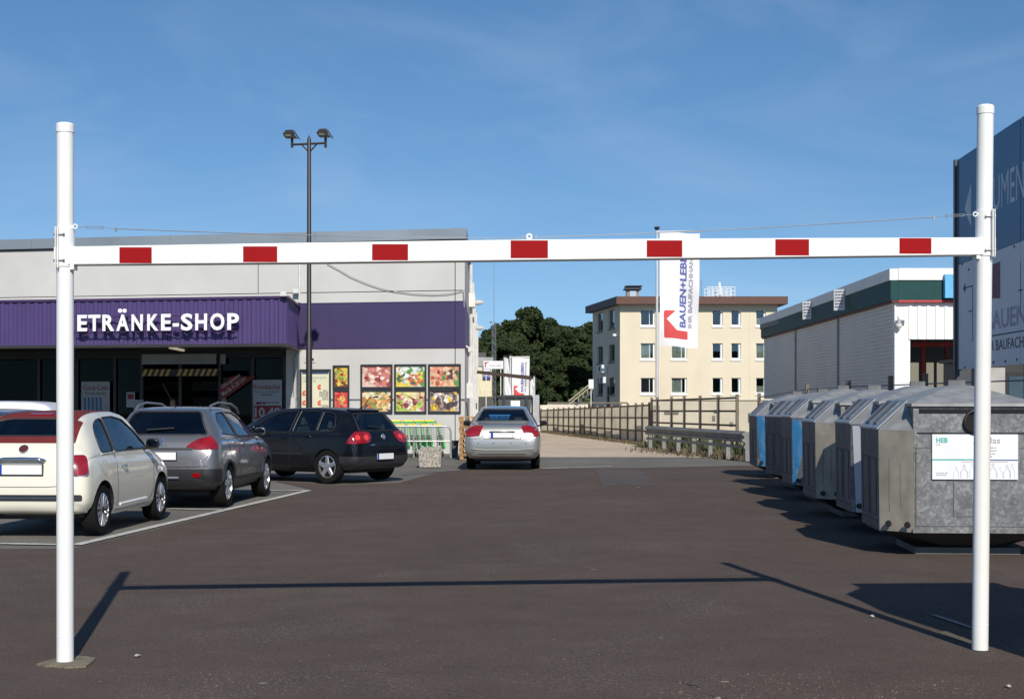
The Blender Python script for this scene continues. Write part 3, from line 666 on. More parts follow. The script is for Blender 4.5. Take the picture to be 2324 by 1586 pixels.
    def trace(s, pts, d, name, m, r=.006, off=.0, closed=False, n=6, parent=None, dense=.05):
        P = list(pts)+([pts[0]] if closed else []); path = []
        for i in range(len(P)-1):
            a, b = Vector(P[i]), Vector(P[i+1]); k = max(1, int((b-a).length/dense))
            for j in range(k): c = a.lerp(b, j/k); path.append(s.cast(c.x, c.y, d, off)[0])
        path.append(s.cast(P[-1][0], P[-1][1], d, off)[0]); path = [p for i, p in enumerate(path) if i == 0 or (p-path[i-1]).length > .004]
        return MB().tube(path, r, n).build(name, m, parent or s.root, smooth=50)
    def window(s, poly, d, gm, seal=.011, name='side_window', rr=.04):
        pl = roundpoly(poly, rr); s.hole(pl, d)
        o = s.patch(pl, d, name, gm, off=-.004, cell=.12)
        if seal: s.trace(pl, d, 'window_seal', blackpl, seal, 0, closed=True, parent=o)
        return o
    def arches(s, ys, r, zc, trim=None):
        for y in ys:
            pl = [(y+math.cos(a*math.pi/12)*r, zc+math.sin(a*math.pi/12)*r) for a in range(13)]; pl = [(y+r, .05)]+pl+[(y-r, .05)]; zq = zc-.07
            s.hole(pl, 'R'); s.hole(pl, 'L')
            for sg, d in ((1, 'R'), (-1, 'L')):
                mb = MB(); inner = sg*.45
                lip = []
                for p in pl[1:-1]:
                    c, _ = s.cast(p[0], p[1], d); lip.append(c)
                V = []
                for c in lip: V += [c, (inner, c.y, c.z)]
                V = [V[0]-Vector((sg*.06, 0, V[0].z-zq)), (inner, V[0].y, zq)]+V; e = lip[-1]; V += [(e.x-sg*.06, e.y, zq), (inner, e.y, zq)]
                mb.add(V, [(2*i, 2*i+1, 2*i+3, 2*i+2) for i in range(len(V)//2-1)])
                mb.add([(inner, v[1], v[2]) for v in V[1::2]], [tuple(range(len(V)//2))]); mb.build('wheel_arch', black, s.root)
                if trim: MB().tube(lip, trim[0], 6).build('arch_trim', trim[1], s.root, smooth=50)
    def below(s, z, name, m, cond=None, off=0):
        s.bis(Vector((0, 0, z)), Vector((0, 0, 1)), lambda f: True)
        s.take(lambda f: f.calc_center_median().z < z and (cond is None or cond(f.calc_center_median())), name, m)
    def take(s, pred, name, m):
        fs = [f for f in s.bm.faces if pred(f)]
        if not fs: return None
        nb = bmesh.new(); mp_ = {}
        for f in fs:
            vs_ = []
            for v in f.verts:
                if v not in mp_: mp_[v] = nb.verts.new(v.co)
                vs_.append(mp_[v])
            nb.faces.new(vs_)
        bmesh.ops.delete(s.bm, geom=fs, context='FACES'); me = bpy.data.meshes.new(name); nb.to_mesh(me); nb.free()
        return link(name, me, m, s.root, 42)
    def finish(s):
        # dark lining just inside the cabin
        s.bm.normal_update(); nb = s.bm.copy(); zc = .78
        bmesh.ops.delete(nb, geom=[f for f in nb.faces if f.calc_center_median().z < zc], context='FACES')
        for v in nb.verts: v.co -= v.normal*.02
        me = bpy.data.meshes.new('cabin_lining'); nb.to_mesh(me); nb.free(); link('cabin_lining', me, int_dark, s.root, 60)
        me = bpy.data.meshes.new('body'); s.bm.to_mesh(me); link('body', me, s.paint, s.root, 42)
        MB().box(-.66, .66, .35, s.L-.5, .2, .26).build('underbody', black, s.root)
    def wheels(s, ys, r, x, wd, style, steer=0):
        for y in ys:
            for sg in (1, -1):
                o = (sg*(x-wd), y, r); ax = (sg, 0, 0); t = wd
                ty = MB().lathe(o, ax, [(0, r*.66), (0, r*.95), (.03, r), (t*.5, r*1.0), (t-.03, r), (t-.006, r*.965), (t, r*.86), (t-.004, r*.70), (t-.03, r*.67), (t-.05, r*.6)], 40).build('wheel', tyre_m, s.root, smooth=35)
                if steer and y == ys[1]: pass
                rim_r = r*.675; mb = MB(); c = Vector((sg*x, y, r)); X = Vector((sg, 0, 0))
                def pol(a, q, dx): return c+Vector((0, math.cos(a)*q, math.sin(a)*q))+X*dx
                N = 36; ring = []
                for a in range(N):
                    th = a*2*math.pi/N; ring += [pol(th, rim_r, -.012), pol(th, rim_r*.93, -.006), pol(th, rim_r*.9, -.05)]
                mb.add(ring, [(3*a+j, 3*((a+1) % N)+j, 3*((a+1) % N)+j+1, 3*a+j+1) for a in range(N) for j in (0, 1)])
                ns, w0, w1, dish, gapw = style
                for k in range(ns):
                    th = k*2*math.pi/ns+.3
                    for (tt, sw) in ([(th, 1)] if not gapw else [(th-gapw, .5), (th+gapw, .5)]):
                        e = Vector((0, -math.sin(tt), math.cos(tt))); a_ = pol(th, rim_r*.17, -.025); b_ = pol(tt, rim_r*.94, -.016-dish*0)
                        mb.hexa([a_-e*w0*sw, a_+e*w0*sw, b_+e*w1*sw, b_-e*w1*sw, a_-e*w0*sw*.6+X*.018, a_+e*w0*sw*.6+X*.018, b_+e*w1*sw*.6+X*.012, b_-e*w1*sw*.6+X*.012])
                rim = mb.build('rim', alloy, ty, smooth=30)
                MB().lathe(c-X*.012, X, [(-.02, rim_r*.26), (0, rim_r*.25), (.008, rim_r*.17)], 20).build('hub_cap', alloy if style[0] < 8 else blackpl, ty, smooth=30)
                MB().lathe(c-X*.10, X, [(0, rim_r*.98), (.012, rim_r*.98)], 24).build('dark_wheel_back', void_m, ty)  # near-black disc paints in the shade behind the spokes
    def seats(s, y0, y1, zb, head=True, cols=None):
        for (xx, y, w_) in ((-.36, y1, .24), (.36, y1, .24)):
            mb = MB().hexa([(xx-w_, y, .35), (xx+w_, y, .35), (xx+w_, y+.45, .35), (xx-w_, y+.45, .35), (xx-w_, y, .6), (xx+w_, y, .6), (xx+w_, y+.5, .62), (xx-w_, y+.5, .62)])
            mb.hexa([(xx-w_, y-.1, .6), (xx+w_, y-.1, .6), (xx+w_, y+.05, .6), (xx-w_, y+.05, .6), (xx-w_*.8, y-.25, zb), (xx+w_*.8, y-.25, zb), (xx+w_*.8, y-.14, zb), (xx-w_*.8, y-.14, zb)])
            mb.hexa([(xx-.12, y-.3, zb+.04), (xx+.12, y-.3, zb+.04), (xx+.12, y-.2, zb+.04), (xx-.12, y-.2, zb+.04), (xx-.1, y-.31, zb+.21), (xx+.1, y-.31, zb+.21), (xx+.1, y-.23, zb+.21), (xx-.1, y-.23, zb+.21)])
            mb.tube([(xx-.04, y-.25, zb-.02), (xx-.04, y-.25, zb+.06)], .01, 5); mb.tube([(xx+.04, y-.25, zb-.02), (xx+.04, y-.25, zb+.06)], .01, 5)
            mb.build('seat', seat_m, s.root, bevel=.02)
        mb = MB().hexa([(-.6, y0, .35), (.6, y0, .35), (.6, y0+.45, .35), (-.6, y0+.45, .35), (-.6, y0-.12, zb-.04), (.6, y0-.12, zb-.04), (.6, y0, zb-.04), (-.6, y0, zb-.04)])
        for xx in (-.36, .36): mb.hexa([(xx-.12, y0-.16, zb-.03), (xx+.12, y0-.16, zb-.03), (xx+.12, y0-.06, zb-.03), (xx-.12, y0-.06, zb-.03), (xx-.1, y0-.17, zb+.12), (xx+.1, y0-.17, zb+.12), (xx+.1, y0-.09, zb+.12), (xx-.1, y0-.09, zb+.12)])
        mb.build('rear_seat', seat_m, s.root, bevel=.02)
        MB().hexa([(-.66, s.L-1.45, .6), (.66, s.L-1.45, .6), (.66, s.L-1.1, .6), (-.66, s.L-1.1, .6), (-.66, s.L-1.4, .9), (.66, s.L-1.4, .9), (.66, s.L-1.1, .92), (-.66, s.L-1.1, .92)]).build('dashboard', int_dark, s.root, bevel=.02)
        pts = [(-.36+.18*math.cos(a*.5236), y1+.62-.06*math.sin(a*.5236), .88+.16*math.sin(a*.5236)) for a in range(13)]
        MB().tube(pts, .015, 6, cap=False).build('steering_wheel', int_dark, s.root)
    def plate(s, x, z, w_=.52, h=.11, d='B', tilt=None, surround=None, blue=True):
        p, nn = s.cast(x, z, d, .012); ex = Vector((nn.y*-1, nn.x, 0)).normalized(); ex = ex if ex.x > 0 else -ex; nh = Vector((nn.x, nn.y, 0)).normalized()
        F = Frame(p+nh*.012, ex, nh); o = MB().fb(F, -w_/2-.012, w_/2+.012, -h/2-.018, h/2+.01, -.02, 0).build('plate_holder', blackpl, s.root)
        if blue: MB().fb(F, -w_/2, w_/2, -h/2, h/2, 0, .006).build('number_plate', plate_w, s.root); MB().fb(F, -w_/2, -w_/2+.045, -h/2, h/2, .006, .009).build('plate_band', plate_b, s.root)
        else: MB().fb(F, -w_/2, w_/2, -h/2, h/2, 0, .006).build('number_plate', plate_w, s.root)
        return F
    def mirror(s, y, z, m, w_=.0):
        for sg, d in ((1, 'R'), (-1, 'L')):
            p, nn = s.cast(y, z, d); mb = MB()
            a = p+Vector((sg*.03, 0, .0)); c = p+Vector((sg*.15, -.02, .06))
            r = MB().hexa([c+Vector(v) for v in ((-.095, -.03, -.065), (.095, -.03, -.065), (.08, .08, -.05), (-.08, .06, -.05), (-.085, -.03, .065), (.085, -.03, .07), (.06, .07, .05), (-.07, .05, .05))])
            o = r.build('mirror', m, s.root, bevel=.022, smooth=60)
            MB().tube([p+Vector((-sg*.03, .02, -.02)), c+Vector((0, .02, -.04))], .025, 8).build('mirror_stalk', blackpl, o)
            MB().prism([(c.x+.078*math.cos(a*.5236), c.y-.031, c.z+.05*math.sin(a*.5236)) for a in range(12)], (0, -.003, 0)).build('mirror_glass', glass_mat('mirror_face', (.05, .06, .07)), o)
    def handle(s, y, z, m=None, w_=.16, ds='RL'):
        for d in ds:
            sg = 1 if d == 'R' else -1
            p, _ = s.cast(y-w_/2, z, d, .02); q, _ = s.cast(y+w_/2, z, d, .02); c, _ = s.cast(y, z, d, .035)
            MB().tube([s.cast(y-w_/2, z, d, 0)[0], p, c, q, s.cast(y+w_/2, z, d, 0)[0]], .012, 6).build('door_handle', m or s.paint, s.root, smooth=60)
def paint(name, col, metal=0.0, rough=.28, coat=1.0, var=.02):
    m = mat(name, col, rough, metal=metal, var=var, vscale=3, coat=coat, dirt=((col[0]*.7+.05, col[1]*.7+.045, col[2]*.7+.035), 3, .1)); return m
def badge(F, r, kind, m, parent):
    mb = MB(); N = 20; ring = [F(math.cos(a*2*math.pi/N)*r, math.sin(a*2*math.pi/N)*r, .008) for a in range(N)]
    mb.tube(ring+[ring[0]], r*.11, 6, cap=False)
    if kind == 'vw':
        mb.tube([F(-.35*r, .9*r, .008), F(0, .12*r, .008), F(.35*r, .9*r, .008)], r*.09, 5)
        mb.tube([F(-.85*r, .42*r, .008), F(-.42*r, -.8*r, .008), F(0, .0, .008), F(.42*r, -.8*r, .008), F(.85*r, .42*r, .008)], r*.09, 5)
    o = mb.build('emblem', chrome, parent, smooth=60)
    MB().lathe(F(0, 0, 0), F.n, [(0, r), (.005, r*.98)], 24).build('emblem_field', m, o); return o
def frame_on(c, x, z, d='B', off=.004):
    p, nn = c.cast(x, z, d, off); nh = Vector((nn.x, nn.y, 0)).normalized(); ex = Vector((-nh.y, nh.x, 0)); ez = nn.cross(ex)
    ez = ez if ez.z > 0 else -ez
    return Frame(p, ex, nn, ez)
S10 = lambda k: (k, .022, .018, 0, 0)

# ---- small cream convertible hatchback with red soft top
cream_p = paint('cream_paint', (.76, .72, .60), rough=.3)
softred = mat('red_canvas', (.13, .012, .012), .9, var=.12, vscale=6, bump=.3, bscale=200)
st = [(0, .40, .60, .70, .46, .60, .56, .42), (.025, .34, .68, .84, .60, .70, .66, .52), (.07, .30, .80, .97, .68, .76, .70, .55), (.14, .28, .88, 1.07, .72, .785, .74, .57),
      (.22, .27, .92, 1.13, .74, .795, .75, .575), (.34, .25, .93, 1.27, .75, .805, .755, .575), (.5, .23, .93, 1.385, .76, .81, .755, .57), (.72, .2, .93, 1.445, .77, .815, .755, .56), (1.1, .2, .92, 1.48, .77, .81, .755, .555),
      (1.6, .2, .91, 1.485, .77, .81, .755, .55), (2.05, .2, .90, 1.43, .77, .81, .755, .55), (2.45, .2, .90, 1.22, .77, .81, .76, .58), (2.72, .2, .89, 1.02, .77, .81, .75, .60),
      (3.05, .22, .84, .95, .76, .80, .70, .45), (3.3, .26, .76, .84, .70, .76, .62, .4), (3.48, .32, .64, .69, .58, .66, .5, .3), (3.55, .38, .54, .57, .45, .5, .4, .2)]
pR, pF = G(236, 1213), G(367, 1178)
hd = math.atan2(-(pF.x-pR.x), pF.y-pR.y)
def place_from_rear_wheel(px, py, rz, yr, hw):
    g = G(px, py); return (g.x-(hw*math.cos(rz)-yr*math.sin(rz)), g.y-(hw*math.sin(rz)+yr*math.cos(rz)), 0)
c = Car(st, 'parked_car', 'cream small convertible with dark red soft top parked beside the left gate post', place_from_rear_wheel(236, 1213, hd, .56, .80), hd, cream_p)
for d in 'RL':
    c.window([(.60, .985), (.60, 1.16), (.70, 1.30), (.86, 1.365), (1.06, 1.39), (1.06, .985)], d, glass_c, rr=.06)
    c.window([(1.10, .985), (1.10, 1.395), (1.5, 1.405), (1.85, 1.36), (2.15, 1.22), (2.42, 1.03), (2.40, .985)], d, glass_c, rr=.03)
    c.trace([(1.06, .26), (1.06, .95)], d, 'door_seam', black, .0045, -.001); c.trace([(1.06, .26), (2.28, .27), (2.50, .45), (2.53, .9)], d, 'door_seam', black, .0045, -.001)
    c.trace([(1.1, .975), (.6, .965)], d, 'waist_trim', cream_p, .01); c.trace([(1.15, .33), (2.2, .34)], d, 'sill_trim', white, .018)
    pr = [(.62+.09*math.cos(a*.5236), .80+.09*math.sin(a*.5236)) for a in range(12)]
    if d == 'R': c.trace(pr, d, 'fuel_flap', mat('seam_grey', (.25, .23, .18), .6), .003, 0, closed=True)
c.window([(-.50, 1.19), (-.45, 1.365), (-.3, 1.385), (.3, 1.385), (.45, 1.365), (.50, 1.19)], 'B', glass_c, name='rear_window', rr=.05)
c.window([(-.60, 1.04), (-.50, 1.36), (.50, 1.36), (.60, 1.04)], 'F', glass_c, name='windscreen', rr=.05)
c.bis(Vector((0, .0, 1.105)), Vector((0, 0, 1)), lambda f: f.calc_center_median().y < .6 and abs(f.calc_center_median().x) < .7)
rowlay = c.lay
c.take(lambda f: f[rowlay] >= (22 if f.calc_center_median().y < .5 else 24) and f.calc_center_median().z > 1.105 and f.calc_center_median().y < 2.05, 'soft_top', softred)
c.arches((.56, 2.86), .352, .305)
c.trace([(-.60, .62), (-.3, .60), (.3, .60), (.60, .62)], 'B', 'tailgate_seam', black, .004, 0)
for sg in (1, -1):
    yaw = sg*R(38); pl = roundpoly([(-.085, .73), (-.085, .96), (.085, .96), (.085, .73)], .05, 4)
    c.patch(pl, (yaw, sg*.66, .1), 'tail_light', red_lens, off=.02, cell=.05, thick=.04)
    c.trace(pl, (yaw, sg*.66, .1), 'light_surround', chrome, .009, .012, closed=True)
c.patch(roundpoly([(-.72, .44), (-.72, .51), (.72, .51), (.72, .44)], .03), 'B', 'bumper_strip', blackpl, off=.012, cell=.08, thick=.03)
c.trace([(-.6, .472), (.6, .472)], 'B', 'bumper_strip_trim', chrome, .008, .018)
F = frame_on(c, 0, .90); MB().tube([F(-.28, 0, .0), F(-.27, 0, .03), F(-.2, .01, .04), (F(0, .012, .045)), F(.2, .01, .04), F(.27, 0, .03), F(.28, 0, 0)], [.02, .022, .024, .024, .024, .022, .02], 10).build('chrome_handle', chrome, c.root, smooth=60)
c.plate(0, .80)
badge(frame_on(c, 0, 1.035), .052, 'f', mat('badge_red', (.1, .02, .02), .3), c.root)
c.mirror(2.22, .99, blackpl); c.handle(1.30, .80, chrome)
c.trace([(-.42, 1.44), (.42, 1.44)], 'B', 'soft_top_bow', softred, .012)
c.patch(roundpoly([(-.14, 1.425), (-.14, 1.445), (.14, 1.445), (.14, 1.425)], .008), 'B', 'brake_light', red_lens, off=.016, thick=.02)
for sg in (-1, 1): c.patch([(sg*.5+.09*math.cos(a*.6283), .72+.09*math.sin(a*.6283)) for a in range(10)], 'F', 'headlight', clear_lens, off=.01, thick=.03)
c.finish(); c.seats(.95, 1.75, 1.1); c.wheels((.56, 2.86), .30, .80, .19, (12, .013, .024, 0, 0))
MB().tube([(-.35, .06, .3), (-.35, -.0, .28)], .03, 8).build('exhaust', alloy, c.root)

# ---- grey crossover
grey_p = paint('grey_metallic_paint', (.225, .222, .225), metal=.65, rough=.3)
st2 = [(0, .46, .66, .74, .52, .66, .62, .45), (.03, .38, .78, .90, .66, .76, .72, .52), (.08, .33, .90, 1.02, .74, .82, .77, .56), (.16, .30, .98, 1.10, .77, .85, .80, .58), (.26, .28, 1.0, 1.18, .785, .865, .81, .585),
       (.38, .27, 1.02, 1.36, .79, .87, .815, .58), (.52, .26, 1.02, 1.465, .79, .87, .815, .575), (.85, .25, 1.02, 1.51, .79, .87, .815, .57), (1.4, .25, 1.01, 1.52, .79, .87, .815, .565), (2.0, .25, .99, 1.49, .79, .87, .815, .56),
       (2.5, .25, .98, 1.37, .79, .87, .815, .57), (2.95, .25, .97, 1.13, .79, .87, .80, .62), (3.25, .25, .95, 1.07, .79, .87, .79, .6), (3.7, .27, .88, .98, .77, .84, .72, .5), (3.98, .3, .76, .84, .7, .78, .64, .4), (4.12, .36, .64, .7, .6, .68, .5, .3), (4.16, .42, .56, .6, .5, .55, .4, .2)]
p2a, p2b = G(520, 1149), G(605, 1125); hd2 = math.atan2(-(p2b.x-p2a.x), p2b.y-p2a.y)
c = Car(st2, 'parked_car', 'grey metallic crossover with roof rails parked between the cream car and the black hatchback', place_from_rear_wheel(520, 1149, hd2, .74, .86), hd2, grey_p)
for d in 'RL':
    c.window([(.62, 1.10), (.70, 1.30), (.90, 1.415), (1.30, 1.43), (1.36, 1.06)], d, glass_d, rr=.05)
    c.window([(1.43, 1.055), (1.38, 1.43), (1.9, 1.405), (2.3, 1.30), (2.66, 1.10), (2.68, 1.04)], d, glass_c, rr=.04)
    c.trace([(1.40, .42), (1.40, 1.05)], d, 'door_seam', black, .005, -.001); c.trace([(1.40, .42), (2.5, .43), (2.70, .6), (2.72, 1.0)], d, 'door_seam', black, .005, -.001)
    c.trace([(1.40, .42), (1.12, .45), (1.02, .72), (.86, .80), (.74, 1.02)], d, 'door_seam', black, .005, -.001)
c.window([(-.66, 1.10), (-.60, 1.22), (-.50, 1.44), (.50, 1.44), (.60, 1.22), (.66, 1.10)], 'B', glass_d, name='rear_window', rr=.06, seal=.016)
c.window([(-.62, 1.14), (-.50, 1.42), (.50, 1.42), (.62, 1.14)], 'F', glass_c, name='windscreen')
c.arches((.74, 3.28), .365, .335, trim=(.022, blackpl))
c.bis(Vector((0, 0, .60)), Vector((0, 0, 1)), lambda f: f.calc_center_median().y < .45)
c.below(.44, 'cladding', blackpl)
c.take(lambda f: f.calc_center_median().z < .60 and f.calc_center_median().y < .33, 'lower_bumper', blackpl)
c.trace([(-.3, .47), (.3, .47)], 'B', 'skid_trim', alloy, .018, .012)
c.trace([(-.72, .64), (-.4, .63), (.4, .63), (.72, .64)], 'B', 'tailgate_seam', black, .005, 0)
c.patch([(-.50, .88), (-.50, .91), (.50, .91), (.50, .88)], 'B', 'boot_trim', blackpl, off=.012, thick=.02)
for sg in (1, -1):
    yaw = sg*R(38); q = sg
    pl = [(-.21*q, .925), (-.14*q, .985), (-.03*q, 1.04), (.15*q, 1.075), (.18*q, 1.01), (.23*q, .90), (.10*q, .885), (-.1*q, .885)]
    c.patch(pl if q > 0 else pl[::-1], (yaw, sg*.62, .1), 'tail_light', red_lens, off=.016, cell=.06, thick=.04)
    c.patch(roundpoly([(sg*.56-.06, .48), (sg*.56-.06, .54), (sg*.56+.06, .54), (sg*.56+.06, .48)], .02), 'B', 'reflector', red_lens, off=.012, thick=.02)
    rail = [(.70, 1.50), (.80, 1.53), (1.2, 1.575), (2.0, 1.55), (2.35, 1.48), (2.5, 1.40)]
    MB().tube([(sg*(.565 if 0 < i < 5 else .56), y, z) for i, (y, z) in enumerate([(.66, 1.45)]+rail[1:])], [.022, .02, .018, .018, .02, .022], 8).build('roof_rail', mat('satin_rail', (.3, .3, .31), .4, metal=.7), c.root, smooth=60)
c.plate(0, .79, blue=False)
F = frame_on(c, 0, 1.0); MB().prism([F(*p, .0) for p in ((-.03, -.06), (-.01, -.01), (-.05, -.0), (-.04, .02), (-.01, .02), (-.02, .06), (.02, .065), (.035, .045), (.01, .03), (.015, .01), (.05, .02), (.045, -.01), (.015, -.02), (.04, -.06), (.02, -.06), (0, -.03), (-.01, -.06))], F.n*.008).build('emblem', chrome, c.root)
F = frame_on(c, 0, .935); text('PEUGEOT', F, -.11, 0, .22, .022, .004, .004, chrome, c.root)
c.mirror(2.45, 1.05, grey_p); c.handle(1.62, .93); c.handle(1.06, .96)
F = frame_on(c, -.12, 1.16); MB().tube([F(-.12, -.02, .03), F(.28, .02, .03)], .012, 6).build('wiper', blackpl, c.root)
for sg in (-1, 1): c.patch([(sg*.45-.15, .76), (sg*.45+.15, .80), (sg*.45+.13, .86), (sg*.45-.12, .83)], 'F', 'headlight', clear_lens, off=.01, thick=.03)
c.finish(); c.seats(1.1, 1.95, 1.15); c.wheels((.74, 3.28), .33, .86, .21, (5, .05, .035, 0, .16))
MB().tube([(0, .95, 1.50), (-.02, .8, 1.56), (-.05, .35, 1.86)], [.012, .008, .004], 6).build('aerial', blackpl, c.root)

# ---- black hatchback
blk_p = paint('black_paint', (.003, .0035, .005), rough=.25, coat=.12)
st3 = [(0, .44, .62, .70, .55, .66, .62, .45), (.03, .36, .74, .86, .68, .77, .73, .54), (.08, .31, .86, .97, .74, .83, .78, .58), (.15, .28, .93, 1.04, .77, .86, .82, .6), (.25, .27, .95, 1.16, .785, .875, .83, .6), (.38, .25, .955, 1.31, .79, .88, .835, .59),
       (.50, .24, .95, 1.405, .795, .88, .835, .585), (.75, .23, .95, 1.445, .80, .88, .835, .58), (1.4, .22, .94, 1.475, .80, .88, .835, .575), (2.1, .22, .93, 1.46, .80, .88, .835, .57), (2.6, .22, .92, 1.36, .80, .88, .83, .58),
       (3.05, .22, .92, 1.13, .80, .88, .82, .62), (3.35, .23, .90, 1.01, .80, .87, .80, .6), (3.75, .25, .82, .91, .77, .84, .72, .48), (4.02, .28, .7, .78, .68, .76, .62, .4), (4.16, .34, .6, .65, .58, .66, .5, .3), (4.2, .4, .54, .57, .48, .54, .4, .2)]
rz3 = R(56)
c = Car(st3, 'parked_car', 'black hatchback turned away to the left beside the lamp post', (0, 0, 0), rz3, blk_p)
g = G(741, 1097); cr, srn = math.cos(rz3), math.sin(rz3)
lx, ly = -.87, .74
c.root.location = (g.x-(lx*cr-ly*srn), g.y-(lx*srn+ly*cr), 0)
for d in 'RL':
    c.window([(.66, 1.01), (.60, 1.10), (.70, 1.33), (.86, 1.385), (1.02, 1.39), (1.02, 1.0)], d, glass_c, rr=.04)
    c.window([(1.06, 1.0), (1.06, 1.395), (1.62, 1.41), (1.66, .99)], d, glass_c, rr=.03)
    c.window([(1.74, .985), (1.70, 1.41), (2.15, 1.38), (2.5, 1.26), (2.86, 1.05), (2.88, .98)], d, glass_c, rr=.03)
    c.trace([(1.70, .30), (1.70, .98)], d, 'door_seam', black, .005, -.001); c.trace([(1.06, .5), (1.2, .32), (2.7, .32), (2.9, .5), (2.9, .95)], d, 'door_seam', black, .005, -.001)
    c.trace([(1.35, .56), (2.75, .565)], d, 'side_moulding', blackpl, .018, .0)
c.window([(-.60, 1.02), (-.55, 1.15), (-.47, 1.35), (.47, 1.35), (.55, 1.15), (.60, 1.02)], 'B', glass_c, name='rear_window', rr=.07, seal=.016)
c.window([(-.62, 1.10), (-.50, 1.40), (.50, 1.40), (.62, 1.10)], 'F', glass_c, name='windscreen')
c.arches((.74, 3.32), .35, .325)
c.bis(Vector((0, 0, .53)), Vector((0, 0, 1)), lambda f: f.calc_center_median().y < .5)
c.take(lambda f: f.calc_center_median().z < .53 and f.calc_center_median().y < .42, 'lower_bumper', mat('dark_grey_plastic', (.028, .028, .03), .5))
c.trace([(-.7, .56), (.7, .56)], 'B', 'bumper_seam', black, .006, 0); c.trace([(-.62, .74), (-.4, .66), (.4, .66), (.62, .74)], 'B', 'tailgate_seam', black, .005, 0)
for sg in (1, -1):
    yaw = sg*R(42); q = sg
    pl = [(-.20*q, .80), (-.24*q, .90), (-.20*q, .99), (-.06*q, 1.0), (.10*q, 1.0), (.20*q, .90), (.27*q, .78), (.1*q, .775), (-.1*q, .78)]
    c.patch(roundpoly(pl if q > 0 else pl[::-1], .03, 2), (yaw, sg*.64, .1), 'tail_light', red_lens, off=.016, cell=.06, thick=.04)
    for cc in (-.12, .06):
        c.patch([(q*cc+.052*math.cos(a*.5236), .89+.052*math.sin(a*.5236)) for a in range(12)], (yaw, sg*.64, .1), 'round_lamp', mat('bright_red_lens', (.75, .05, .04), .1, coat=1, var=.3, vscale=30), off=.024, thick=.01)
c.plate(0, .52, .50, .11); F = frame_on(c, 0, .90, off=.006); badge(F, .058, 'vw', alloy, c.root)
F = frame_on(c, -.36, .735); text('GOLF', F, -.06, 0, .13, .03, .004, .004, chrome, c.root)
c.mirror(2.55, 1.0, blk_p); c.handle(1.88, .87); c.handle(1.22, .9)
c.patch([(-.42, 1.395), (-.42, 1.42), (.42, 1.42), (.42, 1.395)], 'B', 'roof_spoiler', blk_p, off=.03, thick=.05)
MB().tube([(0, .62, 1.44), (.0, .56, 1.47), (-.02, .30, 1.72)], [.03, .01, .005], 6).build('aerial', blackpl, c.root)
F = frame_on(c, .05, 1.08); MB().tube([F(0, -.03, .03), F(-.33, .02, .03)], .012, 6).build('wiper', blackpl, c.root)
for sg in (-1, 1): c.patch([(sg*.5-.15, .70), (sg*.5+.15, .74), (sg*.5+.13, .82), (sg*.5-.12, .80)], 'F', 'headlight', clear_lens, off=.01, thick=.03)
c.finish(); c.seats(1.15, 2.0, 1.08); c.wheels((.74, 3.32), .325, .87, .21, (5, .055, .04, 0, 0))

# ---- silver saloon
sil_p = paint('silver_paint', (.36, .365, .35), metal=.6, rough=.32)
st4 = [(0, .42, .60, .66, .56, .68, .62, .45), (.03, .34, .74, .82, .68, .79, .74, .5), (.08, .30, .88, .95, .74, .85, .78, .52), (.14, .27, .94, 1.03, .77, .86, .79, .55), (.28, .25, .95, 1.06, .78, .87, .80, .6), (.62, .23, .96, 1.085, .79, .875, .81, .6),
       (.78, .22, .96, 1.11, .79, .88, .82, .6), (1.0, .22, .96, 1.23, .79, .88, .82, .6), (1.3, .22, .955, 1.385, .79, .88, .82, .575), (1.65, .22, .95, 1.455, .79, .88, .82, .56), (2.2, .22, .94, 1.48, .79, .88, .82, .56), (2.8, .22, .93, 1.43, .79, .88, .82, .56),
       (3.2, .22, .92, 1.24, .79, .88, .81, .58), (3.55, .22, .92, 1.04, .79, .87, .80, .62), (4.1, .25, .84, .93, .77, .84, .72, .5), (4.45, .3, .7, .78, .68, .76, .62, .4), (4.6, .36, .6, .65, .58, .66, .5, .3), (4.65, .4, .54, .57, .48, .54, .4, .2)]
gg = G(1140, 1063)
c = Car(st4, 'parked_car', 'silver saloon seen from behind, standing at the supermarket corner by the pallets', (gg.x, gg.y-1.0, 0), R(-1.2), sil_p)
for d in 'RL':
    c.window([(1.15, 1.0), (1.45, 1.32), (1.75, 1.38), (2.02, 1.39), (2.02, .99)], d, glass_c, rr=.04)
    c.window([(2.08, .985), (2.06, 1.40), (2.6, 1.375), (3.0, 1.22), (3.32, 1.02), (3.32, .98)], d, glass_c, rr=.03)
    c.trace([(2.06, .3), (2.06, .98)], d, 'door_seam', black, .005, -.001); c.trace([(1.45, .6), (1.6, .32), (3.1, .32), (3.3, .6), (3.3, .95)], d, 'door_seam', black, .005, -.001)
c.window([(-.62, 1.13), (-.57, 1.2), (-.47, 1.40), (.47, 1.40), (.57, 1.2), (.62, 1.13)], 'B', glass_c, name='rear_window', rr=.05, seal=.014)
c.window([(-.62, 1.06), (-.50, 1.38), (.50, 1.38), (.62, 1.06)], 'F', glass_c, name='windscreen')
c.arches((1.05, 3.75), .345, .32)
for sg in (1, -1):
    yaw = sg*R(25); q = sg
    pl = [(-.16*q, .80), (-.20*q, 1.02), (-.02*q, 1.03), (.16*q, .99), (.22*q, .80), (.05*q, .775)]
    c.patch(roundpoly(pl if q > 0 else pl[::-1], .03, 2), (yaw, sg*.66, .1), 'tail_light', red_lens, off=.014, cell=.06, thick=.04)
    for x in (.2, .55): c.patch([(sg*x+.014*math.cos(a*1.05), .63+.014*math.sin(a*1.05)) for a in range(6)], 'B', 'parking_sensor', blackpl, off=.006, thick=.01)
c.trace([(-.52, 1.02), (-.46, .82), (-.42, .72), (.42, .72), (.46, .82), (.52, 1.02)], 'B', 'boot_seam', black, .006, 0)
